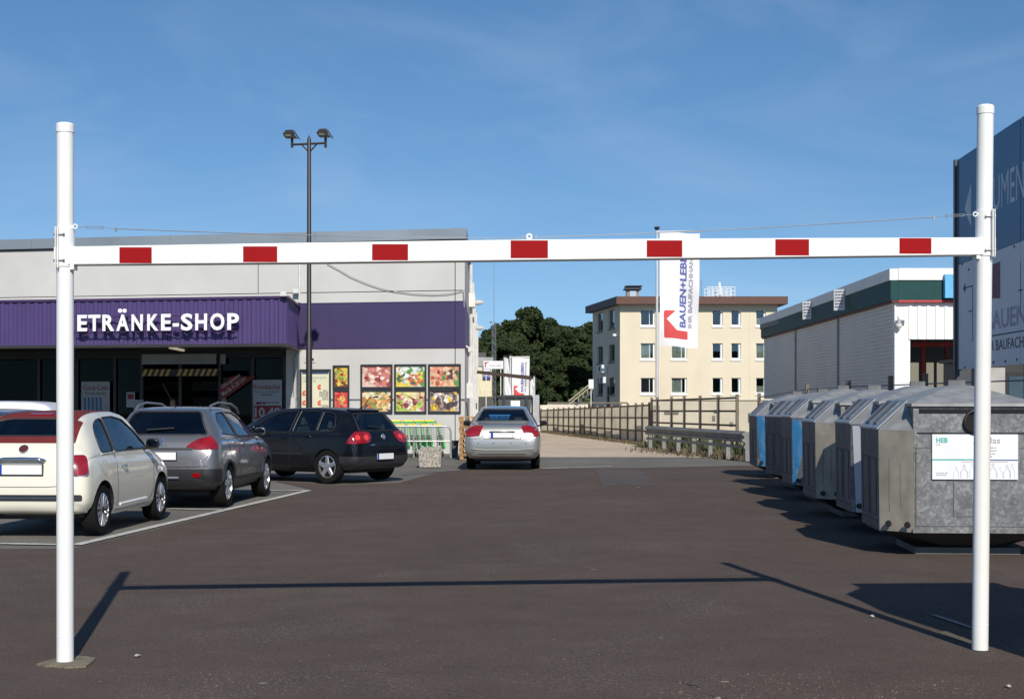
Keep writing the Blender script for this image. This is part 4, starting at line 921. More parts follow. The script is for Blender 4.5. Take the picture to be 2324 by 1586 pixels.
c.trace([(-.72, .50), (-.4, .47), (.4, .47), (.72, .50)], 'B', 'bumper_ridge', sil_p, .016, .002)
c.trace([(-.76, .72), (-.5, .74)], 'B', 'bumper_seam', black, .005, 0); c.trace([(.5, .74), (.76, .72)], 'B', 'bumper_seam', black, .005, 0)
c.plate(0, .81, .50, .11); F = frame_on(c, 0, .885); MB().tube([F(-.30, -.012, .0), F(-.28, 0, .03), F(.28, 0, .03), F(.30, -.012, 0)], .014, 8).build('boot_handle', sil_p, c.root, smooth=60)
c.trace([(-.3, .86), (-.3, .745), (.3, .745), (.3, .86)], 'B', 'plate_recess', sil_p, .008, 0)
c.patch([(-.5, .30), (-.55, .38), (.55, .38), (.5, .30)], 'B', 'lower_apron', blackpl, off=.006)
c.mirror(2.95, .99, blackpl); c.handle(2.3, .87); c.handle(1.5, .89)
for sg in (-1, 1): c.patch([(sg*.5-.15, .72), (sg*.5+.15, .76), (sg*.5+.13, .84), (sg*.5-.12, .82)], 'F', 'headlight', clear_lens, off=.01, thick=.03)
c.finish(); c.seats(1.55, 2.5, 1.08); c.wheels((1.05, 3.75), .32, .865, .21, (7, .04, .03, 0, 0))
bsk = mat('blue_plastic', (.02, .16, .42), .5)
t = thing('blue_basket', 'blue plastic basket seen through the silver saloon rear window', 'basket', local=True); t.location = c.root.location
mb = MB()
for k in range(6):
    z = 1.09+k*.035; w_ = .19+.012*k; x0 = -.06; y0 = 1.02; mb.tube([(x0-w_, y0, z), (x0+w_, y0, z), (x0+w_, y0+.26, z), (x0-w_, y0+.26, z), (x0-w_, y0, z)], .009, 5)
for xx in (-.24, -.12, 0, .12): mb.tube([(xx, 1.02, 1.09), (xx*1.15, 1.0, 1.28)], .008, 5)
mb.build('ribs', bsk, t)

# ---- two more cars partly hidden at the left edge
def plain_car(stn, label, loc, rz, pm, yr, yf, r):
    c = Car(stn, 'parked_car', label, loc, rz, pm); L_ = c.L
    for d in 'RL':
        c.window([(.66, 1.03), (.62, 1.12), (.74, 1.34), (.95, 1.40), (1.5, 1.41), (1.54, 1.02)], d, glass_d, rr=.04)
        c.window([(1.62, 1.01), (1.58, 1.41), (2.1, 1.385), (2.5, 1.26), (2.82, 1.06), (2.84, 1.0)], d, glass_c, rr=.03)
        c.trace([(1.58, .4), (1.58, 1.0)], d, 'door_seam', black, .005, -.001)
    c.window([(-.60, 1.08), (-.50, 1.36), (.50, 1.36), (.60, 1.08)], 'B', glass_d, name='rear_window'); c.window([(-.6, 1.14), (-.5, 1.38), (.5, 1.38), (.6, 1.14)], 'F', glass_c, name='windscreen')
    c.arches((yr, yf), r+.03, r)
    for sg in (1, -1):
        c.patch([(sg*.66-.1, .85), (sg*.66-.1, 1.0), (sg*.66+.1, 1.0), (sg*.66+.1, .85)], (sg*R(30), 0, .1), 'tail_light', red_lens, off=.012, thick=.03) if False else None
        c.patch([(-.12, .84), (-.12, 1.02), (.12, 1.02), (.12, .84)], (sg*R(35), sg*.66, .1), 'tail_light', red_lens, off=.014, thick=.03)
        c.patch([(sg*.5-.15, .74), (sg*.5+.15, .78), (sg*.5+.13, .85), (sg*.5-.12, .82)], 'F', 'headlight', clear_lens, off=.01, thick=.03)
    c.plate(0, .72); c.mirror(2.5, 1.02, pm); c.handle(1.8, .9); c.finish(); c.seats(1.1, 1.95, 1.12); c.wheels((yr, yf), r, .86, .2, (5, .05, .035, 0, 0)); return c
wh_p = paint('white_paint', (.78, .78, .77)); 
bl_p = paint('blue_grey_paint', (.05, .065, .085), metal=.4)
st5 = [tuple([q[0], q[1]]+[q[2]+.03, q[3]+(.09 if q[3] > 1.2 else .03)]+list(q[4:])) for q in st2]
c = plain_car(st5, 'white car with dark windows standing crosswise behind the cream convertible', (-8.35, 28.6, 0), R(86), wh_p, .74, 3.28, .33)
c = plain_car(st3, 'dark blue grey car whose roof corner shows at the left edge behind the cream convertible', (-8.42, 22.6, 0), R(-2), bl_p, .78, 3.36, .32)
# ------------------------------------------------------------------ beige three-storey block
stucco = mat('cream_stucco', (.68, .60, .45), .9, var=.04, vscale=.6, dirt=((.5, .42, .3), .5, .18, .3))
brownf = mat('brown_roof_edge', (.10, .042, .028), .6, var=.08)
winw = mat('white_window_frame', (.8, .8, .78), .4, var=.02)
wglass = glass_mat('window_glass', (.75, .8, .8))
curtain = mat('pale_curtain', (.55, .53, .42), .9, var=.3, vscale=9)
Yb = 120.0; P0 = at(1407, 900, Yb); xr = at(1764, 900, Yb).x; bl = at(1345, 900, 131)
OB = thing('office_block', 'cream three-storey office block with a brown flat roof edge', 'building', (P0.x, Yb, 0))
FB = Frame((P0.x, Yb, 0), (1, 0, 0), (0, -1, 0)); lv = Vector((bl.x-P0.x, 11, 0)); ll = lv.length
FL = Frame((bl.x, 131, 0), -lv, (-11, bl.x-P0.x, 0))
if FL.n.y > 0: FL.n = -FL.n
Wb = xr-P0.x; zt = 9.42
def wall_with_windows(F, a0, a1, b0, b1, wins, nm, m, th=.3):
    """solid wall built round its openings"""
    xs = sorted({a0, a1}|{w_[0] for w_ in wins}|{w_[1] for w_ in wins}); ys = sorted({b0, b1}|{w_[2] for w_ in wins}|{w_[3] for w_ in wins}); mb = MB()
    for j in range(len(ys)-1):
        run = None
        for i in range(len(xs)-1):
            cx_, cy_ = (xs[i]+xs[i+1])/2, (ys[j]+ys[j+1])/2
            solid = not any(w_[0] < cx_ < w_[1] and w_[2] < cy_ < w_[3] for w_ in wins)
            if solid and run is None: run = xs[i]
            if (not solid or i == len(xs)-2) and run is not None:
                mb.fb(F, run, xs[i] if not solid else xs[i+1], ys[j], ys[j+1], -th, 0); run = None
    return mb.build(nm, m, OB)
cols_ = [(1453.8, 1486.5), (1523.5, 1558.9), (1616.7, 1640), (1659.5, 1681.3), (1715.7, 1738)]; rows_ = [(702.6, 740.6), (779, 815.8), (857.6, 893.9)]
wins = []
for (xa, xb) in cols_:
    for (ya, yb2) in rows_:
        a0, b1 = FB.px(xa, ya); a1, b0 = FB.px(xb, yb2); wins.append((a0, a1, round(b0, 2), round(b1, 2)))
wall_with_windows(FB, 0, Wb, 0, zt, wins, 'front_wall', stucco)
def win(F, w_, curtained=0, frame=winw):
    a0, a1, b0, b1 = w_; f = .09; mb = MB()
    for q in ((a0, a1, b0, b0+f+.04), (a0, a1, b1-.05, b1), (a0, a0+.05, b0+f+.04, b1-.05), (a1-f-.06, a1, b0+f+.04, b1-.05)): mb.fb(F, *q, -.24, -.15)
    o = mb.build('window', frame, OB); MB().fb(F, a0+f, a1-f, b0+f, b1-f, -.21, -.19).build('pane', wglass, o)
    MB().fb(F, a0-.05, a1+.05, b0-.12, b0-.002, -.14, .08).build('sill', frame, o)
    if a1-a0 > .9: MB().fb(F, a1-.46, a1-.42, b0+f, b1-f, -.24, -.17).build('sash', frame, o)
    MB().fb(F, a0, a1, b0, b1, -1.6, -1.55).build('room_back', dk2, o)
    if curtained:
        n = 9; mb = MB(); ww = (a1-a0-2*f)*(.8 if curtained == 1 else 1); hh = (b1-b0-2*f)*(1 if curtained < 3 else .5)
        for k in range(n): mb.fb(F, a0+f+ww*k/n, a0+f+ww*(k+.75)/n, b0+f, b0+f+hh, -.32, -.29)
        mb.build('curtain', curtain, o)
for i, w_ in enumerate(wins): win(FB, w_, {1: 1, 4: 2, 5: 1, 12: 3, 13: 2, 14: 3}.get(i, 0))
sw = []
for (xa, xb) in ((1355, 1368), (1381, 1395)):
    for (ya, yb2) in ((712.5, 751), (787.5, 824), (859, 896)):
        a0, b1 = FL.px(xa, ya); a1, b0 = FL.px(xb, yb2); sw.append((a0, a1, b0, b1))
by = {}
for k, w_ in enumerate(sw): r_ = k % 3; by.setdefault(r_, (sw[r_][2], sw[r_][3])); sw[k] = (w_[0], w_[1], by[r_][0], by[r_][1])
wall_with_windows(FL, 0, ll-.31, 0, zt, sw, 'side_wall', stucco)
dkf = mat('dark_window_frame', (.2, .17, .14), .5)
for w_ in sw: win(FL, w_, frame=dkf)
MB().box(P0.x+.1, xr, 120.4, 131, zt-.3, zt-.02).build('ceiling', dk2, OB)
MB().hexa([(P0.x-.35, 119.1, zt+.003), (xr+.7, 119.1, zt+.003), (xr+.7, 132, zt+.003), (bl.x-.6, 132, zt+.003), (P0.x-.35, 119.1, zt+.62), (xr+.7, 119.1, zt+.62), (xr+.7, 132, zt+.62), (bl.x-.6, 132, zt+.62)]).build('roof_edge', brownf, OB)
MB().fb(FB, Wb-.3, Wb, 0, zt, -11, -.3).build('far_wall', stucco, OB)
MB().fb(FB, 10.55, 10.6, 0, zt, .0, .03).build('rain_pipe', stucco, OB)
p0 = at(1421, 673, 124); p1 = at(1449, 655, 124)
ch = MB().box(p0.x, p1.x, 123.5, 124.5, zt+.6, p1.z-.15).build('chimney', mat('chimney_grey', (.25, .23, .21), .7), OB); 
MB().box(p0.x+.25, p1.x-.25, 123.4, 123.5, zt+.62, p1.z-.25).build('chimney_pipe', alloy, ch)
MB().box(p0.x-.2, p1.x+.2, 123.2, 124.8, p1.z-.12, p1.z-.02).build('chimney_cap', blackpl, ch); MB().box(p0.x-.1, p1.x+.25, 123.1, 124.9, p1.z+.12, p1.z+.2).build('chimney_cap', blackpl, ch)
t = thing('roof_railing', 'white antenna railing on the flat roof right of the big flag', 'railing', tuple(at(1606, 673, 124)))
mb = MB(); q0 = at(1606, 673, 124); q1 = at(1668, 652, 124)
for z in (.15, .45, .78): mb.tube([(q0.x, 124, q0.z+z), (q1.x, 124, q0.z+z)], .035, 5); mb.tube([(q0.x, 126, q0.z+z), (q1.x, 126, q0.z+z)], .035, 5)
for k in range(7): xx = q0.x+(q1.x-q0.x)*k/6; mb.tube([(xx, 124, q0.z-.1), (xx, 124, q0.z+.8)], .03, 5); mb.tube([(xx, 126, q0.z-.1), (xx, 126, q0.z+.8)], .03, 5)
mb.build('rails', winw, t); m0 = at(1635, 673, 125); MB().tube([(m0.x, 125, m0.z), (m0.x-.1, 125, m0.z+1.2)], .11, 6).build('mast', winw, t)
t = thing('roof_aerial', 'thin aerial on the cream block roof just right of the flag', 'aerial', tuple(at(1592, 673, 124)))
q = at(1592, 673, 124); mb = MB().tube([q, (q.x, q.y, q.z+1.5)], .03, 5); mb.tube([(q.x-.15, q.y, q.z+1.1), (q.x+.15, q.y, q.z+1.1)], .02, 5); mb.build('rod', cable_m, t)
for (xa, ya, xb, yb2, lab) in ((1358, 829, 1368, 845, 'upper white air conditioner on the shaded end wall of the cream block'), (1362.5, 856, 1371.5, 869, 'lower white air conditioner on the shaded end wall of the cream block')):
    a0, b1 = FL.px(xa, ya, .3); a1, b0 = FL.px(xb, yb2, .3); t = thing('air_conditioner', lab, 'air conditioner', tuple(FL(a0, b0)))
    MB().fb(FL, a0, a1, b0, b1, .02, .4).build('housing', winw, t); MB().lathe(FL((a0+a1)/2, (b0+b1)/2, .4), FL.n, [(0, .25), (.02, .24)], 14).build('fan_grille', blackpl, t)
t = thing('end_wall_duct', 'dark duct and doorway at the foot of the shaded end wall', 'duct', tuple(FL(ll*.6, 0)))
a_, _ = FL.px(1374, 880, .2); MB().fb(FL, a_-.1, a_+.1, 0, FL.px(1374, 832)[1], .0, .15).build('duct', pipe_m, t); a_, _ = FL.px(1380, 880); MB().fb(FL, a_-.5, a_+.5, 0, FL.px(1380, 877)[1], .01, .05).build('door', dk, t)
t = thing('floodlight', 'small white lamp high on the shaded end wall of the cream block', 'floodlight', tuple(FL(*FL.px(1394, 761)))); a_, b_ = FL.px(1394, 761, .2); MB().lathe(FL(a_, b_, .02), FL.n, [(0, .1), (.2, .14), (.3, .08)], 10).build('lamp_head', winw, t)
# ------------------------------------------------------------------ warehouse with green band
brick_w = bpy.data.materials.new('painted_brick'); brick_w.use_nodes = True; _t = brick_w.node_tree; _b = _t.nodes['Principled BSDF']; _b.inputs['Roughness'].default_value = .9
_tc = _t.nodes.new('ShaderNodeTexCoord'); _mp = _t.nodes.new('ShaderNodeMapping'); _mp.inputs['Rotation'].default_value = (R(90), 0, R(90)); _br = _t.nodes.new('ShaderNodeTexBrick')
_br.inputs['Scale'].default_value = 1; _br.inputs['Brick Width'].default_value = .5; _br.inputs['Row Height'].default_value = .16; _br.inputs['Mortar Size'].default_value = .018
_br.inputs['Color1'].default_value = (.80, .76, .68, 1); _br.inputs['Color2'].default_value = (.72, .68, .60, 1); _br.inputs['Mortar'].default_value = (.52, .49, .43, 1)
_n = _t.nodes.new('ShaderNodeTexNoise'); _n.inputs['Scale'].default_value = .35; _n.inputs['Detail'].default_value = 7; _r = _t.nodes.new('ShaderNodeMapRange'); _r.inputs[1].default_value = .42; _r.inputs[2].default_value = .62; _r.inputs[4].default_value = .6
_m = _t.nodes.new('ShaderNodeMix'); _m.data_type = 'RGBA'; _m.inputs['B'].default_value = (.76, .72, .64, 1)
_l = _t.links.new; _sx = _t.nodes.new('ShaderNodeSeparateXYZ'); _cx = _t.nodes.new('ShaderNodeCombineXYZ'); _l(_tc.outputs['Object'], _sx.inputs[0]); _l(_sx.outputs[1], _cx.inputs[0]); _l(_sx.outputs[2], _cx.inputs[1])
_l(_cx.outputs[0], _br.inputs['Vector']); _l(_tc.outputs['Object'], _n.inputs[0]); _l(_n.outputs[0], _r.inputs[0]); _l(_r.outputs[0], _m.inputs['Factor']); _l(_br.outputs['Color'], _m.inputs['A']); _l(_m.outputs['Result'], _b.inputs['Base Color'])
_bp = _t.nodes.new('ShaderNodeBump'); _bp.inputs['Strength'].default_value = .35; _bp.inputs['Distance'].default_value = .03; _l(_br.outputs['Fac'], _bp.inputs['Height']); _bp.invert = True; _l(_bp.outputs[0], _b.inputs['Normal'])
green = mat('dark_green_band', (.013, .058, .056), .6, spec=.2, var=.06); wtrim = mat('white_roof_trim', (.74, .73, .68), .6, var=.05); redt = mat('red_trim', (.42, .03, .03), .5)
WX, WY = 15.55, 60.0; WH = thing('warehouse', 'white brick warehouse with a dark green band, open hall to the right', 'warehouse', (WX, WY, 0))
FW = Frame((WX, WY, 0), (1, 0, 0), (0, -1, 0)); FWL = Frame((WX+.75, WY+35.5, 0), (-.75, -35.5, 0), (-1, .02, 0)); lw = 35.5
zg0 = 1.6+(910-682)/3350*60; zg1 = 1.6+(910-637)/3350*60; zw = 1.6+(910-611)/3350*60
for k in range(3):
    s0, s1 = ([0, 12.2, 24.2, lw-.01][k], [12.17, 24.17, lw-.01][k]); MB().fb(FWL, s0+.02, s1, 0, zg0-.05, -.3, 0).build('brick_wall', brick_w, WH)
for s_ in (12.19, 24.19): MB().fb(FWL, s_-.04, s_+.08, 0, zg0-.06, .0, .09).build('downpipe', mat('old_pipe', (.32, .3, .28), .7), WH)
MB().fb(FWL, 0, lw+.2, zg0, zg1, -.1, .2).build('green_band', green, WH); MB().fb(FWL, 0, lw+.22, zg1+.003, zw, -.1, .25).build('roof_trim', wtrim, WH); MB().fb(FWL, 0, lw+.18, zg0-.08, zg0-.002, -.1, .14).build('red_strip', mat('brownish_red_strip', (.13, .045, .035), .7), WH)  # side strip browner and darker than the red front strip
MB().fb(FW, .1, 16, zg0, zg1, -.1, .2).build('green_band', green, WH); MB().fb(FW, .1, 16, zg1+.003, zw+.02, -.1, .25).build('roof_trim', wtrim, WH); MB().fb(FW, .1, 16, zg0-.09, zg0-.002, -.1, .24).build('red_strip', redt, WH)
whm = mat('white_metal_sheet', (.76, .76, .74), .5, var=.04)
ap = FW.px(2065.5, 800)[0]; bo = FW.px(2100, 770)[1]; a_s = FW.px(2051, 700)[0]
MB().fb(FW, .0, ap, 0, bo-.001, -.3, 0).build('pier', mat('white_pier', (.76, .76, .74), .8, var=.05), WH)
MB().fb(FW, .0, a_s, bo, zg0-.1, -.3, 0).build('pier_head', MATS['white_pier'], WH)
mb = MB(); a = a_s; pr = []
while a < 14: pr += [(a, 0), (a+.18, 0), (a+.21, .04), (a+.33, .04), (a+.36, 0)]; a += .36
vs_ = []
for (aa, cc) in pr: vs_ += [FW(aa, bo, cc+.01), FW(aa, zg0-.1, cc+.01)]
mb.add(vs_, [(2*i, 2*i+2, 2*i+3, 2*i+1) for i in range(len(pr)-1)]); mb.fb(FW, a_s, 14, bo, zg0-.1, -.2, 0); mb.build('sheet_metal_front', whm, WH)
MB().box(WX+.6, 31, 60.6, 61, bo+.1, bo+.5).build('hall_beam', dk2, WH); MB().box(WX+1, 31, 95, 95.3, 0, 6).build('hall_back', dk2, WH); MB().box(WX+.4, 31, 61, 95, 6.2, 6.5).build('roof', dk2, WH)
for (xa, xb, y0_, Yq) in ((2066, 2084, 823, 94), (2102, 2118, 823, 94), (2126, 2140, 823, 94)):
    q0 = at(xa, 900, Yq); q1 = at(xb, y0_, Yq); MB().box(q0.x, q1.x, Yq-.1, Yq, 0, q1.z).build('glowing_panel', mat('pale_glow', (.7, .62, .45), .8, emit=.35), WH)  # pale panels that glow in place of daylight at the hall end
for x, Yq in ((2096, 70), (2150, 80)): q = at(x, 900, Yq); MB().box(q.x-.09, q.x+.09, Yq, Yq+.2, 0, 5).build('red_column', redt, WH)
q = at(2085, 0, 68); MB().box(q.x-.8, q.x+4, 68, 68.2, 4.1, 4.3).build('red_girder', redt, WH)
t = thing('blue_sign', 'bright blue sign box on the warehouse green band beside the billboard', 'sign', tuple(FW(FW.px(2144, 675, .5)[0], zg0)))
a0, b0 = FW.px(2145, 676, .5); MB().fb(FW, a0, a0+4, b0, b0+.95, .21, .5).build('box', mat('sky_blue_sign', (.12, .42, .72), .4), t)
for (xa, xb, ya, yb2, lab, lines_) in ((1823.6, 1843, 690.6, 730, 'left small notice board standing off the green band', 5), (1895, 1919, 665, 711, 'right larger notice board standing off the green band', 6)):
    r_ = (xa-CX)/FP; yy = (WX-.25)/r_
    s_x = lambda x: FWL.px(x, 700, .25)[0]; a0, a1 = s_x(xa), s_x(xb); Fq = Frame(FWL(a1, 0, .30), (.8, -.6, 0), (-.6, -.8, 0)); ss = FP/Fq.o.y
    wd = (xb-xa)/ss/.92; Fq.o = Fq.o-Fq.ex*wd; b0 = FWL.px(xa, yb2, .25)[1]; b1 = FWL.px(xa, ya, .25)[1]
    t = thing('notice_board', lab, 'sign', tuple(Fq(0, b0))); MB().fb(Fq, 0, wd, b0, b1, -.04, 0).build('board', mat('grey_white_board', (.6, .6, .62), .6), t)
    hh = (b1-b0)/(lines_+1)
    for k in range(lines_):
        print_line(Fq, wd*.12, b1-hh*(k+1), wd*.76, hh*.4, .002, darkp, t, seed=k)
    MB().tube([Fq(wd*.5, b1-.1, -.04), Fq(wd*.5, b1-.1, -.04)+Vector((.4, .2, 0))], .03, 5).build('bracket', pipe_m, t)
t = thing('security_camera', 'white security camera on the warehouse corner pier', 'camera', tuple(FW(*FW.px(2040, 730))))
a_, b_ = FW.px(2041, 724, .3); MB().tube([FW(a_, b_-.3, 0), FW(a_, b_-.25, .25), FW(a_, b_, .3)], .05, 6).build('bracket', pipe_m, t); MB().fb(FW, a_-.05, a_+.32, b_-.02, b_+.1, .2, .36).build('housing', wtrim, t); MB().lathe(FW(a_, b_-.4, .2), (0, 0, 1), [(0, .05), (.1, .13), (.22, .13)], 10).build('dome', pipe_m, t)
# ------------------------------------------------------------------ billboard
BB = thing('billboard', 'tall blue and white builders merchant billboard behind the right gate post', 'billboard', (9.07, 30, 0))
FBB = Frame((9.07, 30, 0), (-.26, -4.6, 0), (-1, .0565, 0))
wbd = mat('billboard_white', (.80, .77, .76), .6, var=.05, vscale=.6); bbd = mat('billboard_blue', (.045, .17, .31), .5, var=.06, vscale=.6)
zb0, zb1, zb2 = 2.24, 1.6+309/111.7, 6.5
# separate sheets
for k in range(4):
    MB().fb(FBB, .02+k*2.2, 2.19+k*2.2, zb0, zb1-.004, -.04, 0).build('white_sheet', wbd, BB); MB().fb(FBB, .02+k*2.2, 2.19+k*2.2, zb1+.004, zb2, -.04, .004).build('blue_sheet', bbd, BB)
pst = mat('dark_steel_post', (.05, .055, .065), .5)
for s_ in (-.16, 4.4, 8.8): MB().fb(FBB, s_-.14 if s_ < 0 else s_, s_+.0 if s_ < 0 else s_+.16, 0, zb2+.03, -.3, .03 if s_ < 0 else -.05).build('post', pst, BB)
MB().fb(FBB, -.02, .02, zb0-.02, zb2, -.1, .02).build('edge_strip', pst, BB)
for z in (2.6, 4.3, 6.1): MB().fb(FBB, 0, 8.9, z, z+.12, -.2, -.045).build('crossbeam', pst, BB)
for s_ in (1.3, 5.5): MB().fb(FBB, s_, s_+.3, 0, zb0, -.5, -.2).build('concrete_foot', mat('concrete_pale', (.4, .39, .36), .85), BB)
def bpx(x, y): return FBB.px(x, y)
gtx = mat('billboard_pale_lettering', (.60, .66, .72), .6); dtx = mat('billboard_dark_lettering', (.05, .05, .10), .6); gtx2 = mat('billboard_grey_lettering', (.45, .40, .46), .6); mar = mat('billboard_red', (.20, .05, .08), .6)
aM, bM0 = bpx(2272, 472); aN, _ = bpx(2321, 440); hM = bpx(2276, 388)[1]-bM0
cwm = (aN-aM)/2.75
text('BLUMEN', FBB, aM-cwm*2.55, bM0, cwm*5.5, hM, .005, .004, gtx, BB, bold=.0)
p0 = bpx(2253, 748); p1 = bpx(2308, 735); hB = bpx(2253, 703)[1]-p0[1]; cwm = (p1[0]-p0[0])/3.3
text('BAUEN+LEBEN', FBB, p0[0]-cwm*.85, p0[1], cwm*11, hB, .001, .004, gtx2, BB, bold=.02)
a_, b_ = bpx(2253, 762); MB().fb(FBB, a_-1.2, 8.2, b_-.012, b_+.012, .001, .005).build('printed_line', dtx, BB)
p0 = bpx(2253, 796); hB = bpx(2253, 772)[1]-p0[1]; text('IHR BAUFACHHANDEL', FBB, p0[0]-.52, p0[1], 4.1, hB*1.02, .001, .004, dtx, BB, bold=.0)
q = [bpx(2254, 598), bpx(2270, 594), bpx(2270, 677)]; qq = [(q[0][0]-.75, q[0][1]), q[0], q[1], q[2], (q[0][0]+.0, q[2][1]+.55), (q[0][0]-.75, q[0][1]-.1)]
MB().prism([FBB(a_, b_, .001) for a_, b_ in [(q[0][0]-.8, q[0][1]-.02), (q[1][0], q[1][1]), (q[2][0], q[2][1]), (q[0][0]-.8, q[0][1]-.6)]], FBB.n*.004).build('printed_logo', mar, BB)
# arrows
q = [bpx(2190, 475), bpx(2205, 415), bpx(2205, 515)]; MB().prism([FBB(a_, b_, .005) for a_, b_ in q], FBB.n*.004).build('printed_arrow', gtx, BB)
la, lb = bpx(2200, 651); lc, ld_ = bpx(2207, 705)
mb = MB().fb(FBB, la-.35, lc, lb-.012, lb+.012, .001, .005); mb.fb(FBB, lc, lc+.025, ld_-.6, lb+.012, .001, .005); mb.fb(FBB, lc-.3, lc, ld_-.012, ld_+.012, .001, .005); mb.prism([FBB(la-.5, lb, .001), FBB(la-.3, lb+.1, .001), FBB(la-.3, lb-.1, .001)], FBB.n*.004); mb.build('printed_route', dtx, BB)
a_, b_ = bpx(2316, 660); mb = MB().fb(FBB, a_, a_+.02, b_-.45, b_+.5, .001, .005); mb.fb(FBB, a_-.12, a_+.14, b_, b_+.02, .001, .005); mb.build('printed_cross', dtx, BB)
for (x, y) in ((2184, 600), (2190, 834), (2199, 612), (2255, 822), (2282, 820), (2308, 816), (2302, 560)):
    a_, b_ = bpx(x, y); MB().lathe(FBB(a_, b_, .0), FBB.n, [(0, .03), (.012, .025)], 8).build('bolt', pst, BB)
# low dark sheds behind the billboard foot
t = thing('dark_shed', 'dark glazed shed below the billboard', 'shed', (11.9, 36, 0))
MB().box(11.7, 22, 36, 40, 0, 2.6).build('wall', dk2, t); MB().box(11.6, 22.1, 35.9, 40.1, 2.61, 2.7).build('roof', dk, t)
for k in range(7): o = MB().box(12+k*1.4, 13.1+k*1.4, 35.95, 35.995, 1.2, 2.3).build('window', dk, t); MB().box(12.1+k*1.4, 13+k*1.4, 35.93, 35.948, 1.3, 2.2).build('pane', wglass, o)

# ------------------------------------------------------------------ fences
fpan = mat('fence_panel_grey', (.76, .70, .57), .8, var=.12, vscale=1.0, dirt=((.1, .09, .08), 1.5, .4, .4)); frail = mat('fence_frame', (.15, .125, .09), .7, var=.12)
def fence_run(name, label, P, posts, hts, m_pan, rails=3, post_r=.045, over=.08, panel=True, saw=0):
    """P: polyline in plan; posts: list of (x,y) ; hts: list of heights"""
    t = thing(name, label, 'fence', (posts[0][0], posts[0][1], 0)); n = len(posts)
    for i, (p, h) in enumerate(zip(posts, hts)): MB().box(p[0]-post_r, p[0]+post_r, p[1]-post_r, p[1]+post_r, 0, h+over).build('post', frail, t)
    for i in range(n-1):
        a = Vector((*posts[i], 0)); b = Vector((*posts[i+1], 0)); d = (b-a).normalized(); nn = Vector((d.y, -d.x, 0)); nn = nn if nn.x < 0 else -nn
        F = Frame(a, d, nn); ln = (b-a).length
        if panel:
            h0, h1 = hts[i]-.04, hts[i+1]-.04; e = random.uniform(-.008, .008)
            MB().hexa([F(post_r+.004, .06, -.02), F(ln-post_r-.004, .06, -.02-e-saw*ln), F(ln-post_r-.004, .06, -.045-e-saw*ln), F(post_r+.004, .06, -.045), F(post_r+.004, h0, -.02), F(ln-post_r-.004, h1, -.02-e-saw*ln), F(ln-post_r-.004, h1, -.045-e-saw*ln), F(post_r+.004, h0, -.045)]).build('fence_panel', m_pan, t)
        for k in range(rails):
            fr = (k+1)/rails if rails > 1 else 1; u0 = hts[i]*fr*(.98 if fr == 1 else 1); u1 = hts[i+1]*fr*(.98 if fr == 1 else 1); w_ = .03
            MB().hexa([F(post_r, u0-w_, .03), F(ln-post_r, u1-w_, .03), F(ln-post_r, u1-w_, -.012), F(post_r, u0-w_, -.012), F(post_r, u0+w_, .03), F(ln-post_r, u1+w_, .03), F(ln-post_r, u1+w_, -.012), F(post_r, u0+w_, -.012)]).build('rail', frail, t)
    return t
xs = [1228, 1243, 1257, 1267, 1279, 1291, 1304, 1317, 1327, 1341, 1356, 1373, 1389, 1408, 1425, 1443, 1458, 1474]
A_, B_ = Vector((1.53, 77.7)), Vector((5.03, 54)); posts = []; hts = []
for x in xs:
    r_ = (x-CX)/FP; # intersect ray with line A-B
    d = B_-A_; u = (r_*A_.y-A_.x)/(d.x-r_*d.y); p = A_+d*u; posts.append((p.x, p.y)); yt = 931-(x-1222)*13.4/252; hts.append(1.6-(yt-910)/FP*p.y)
fence_run('panel_fence', 'grey panelled fence with posts and rails running back beside the pale road', None, posts, hts, fpan, saw=.36)  # panels turned in a sawtooth, shaped to catch more sun
xs2 = [1479, 1492, 1524, 1553, 1589, 1630, 1673]; A_, B_ = Vector((5.1, 53.5)), Vector((7.0, 43)); posts = []; hts = []
for x in xs2:
    r_ = (x-CX)/FP; d = B_-A_; u = (r_*A_.y-A_.x)/(d.x-r_*d.y); p = A_+d*u; posts.append((p.x, p.y)); hts.append(1.6+(910-(907-(x-1479)*.035))/FP*p.y)
lpan = mat('fence_panel_pale', (.60, .56, .46), .8, var=.08, vscale=1.2, dirt=((.3, .29, .26), 1.2, .4, .5))
fence_run('panel_fence', 'paler fence panels with dark posts behind the steel guardrail', None, posts, hts, lpan, rails=4, panel=False)
# pale annex wall added to face the sun and brighten that fence
t = thing('backdrop', 'low pale annex wall with small vents added in the sun behind the open fence to brighten it, below the cream block', 'building', (6, 60, 0)); qa, qb = at(1482, 0, 60), at(1900, 0, 60)
ann = mat('backdrop_wall', (.46, .42, .33), .85, var=.06, dirt=((.3, .27, .22), .8, .3)); MB().box(qa.x, qb.x, 60, 60.3, 0, at(0, 908, 60).z).build('wall', ann, t); MB().box(qa.x-.05, qb.x, 59.93, 60.35, at(0, 908, 60).z+.002, at(0, 905, 60).z).build('coping', lpan, t)
for x0_, x1_, y0_, y1_ in ((1698, 1716, 937, 957), (1735, 1752, 937, 957), (1617, 1623, 943, 954), (1656, 1664, 958, 966), (1508, 1524, 934, 939), (1528, 1540, 934, 939), (1620, 1634, 930, 936)):
    p0_, p1_ = at(x0_, y1_, 60), at(x1_, y0_, 60); MB().box(p0_.x, p1_.x, 59.94, 59.995, p0_.z, p1_.z).build('vent', mat('vent_grey', (.15, .145, .13), .7), t)
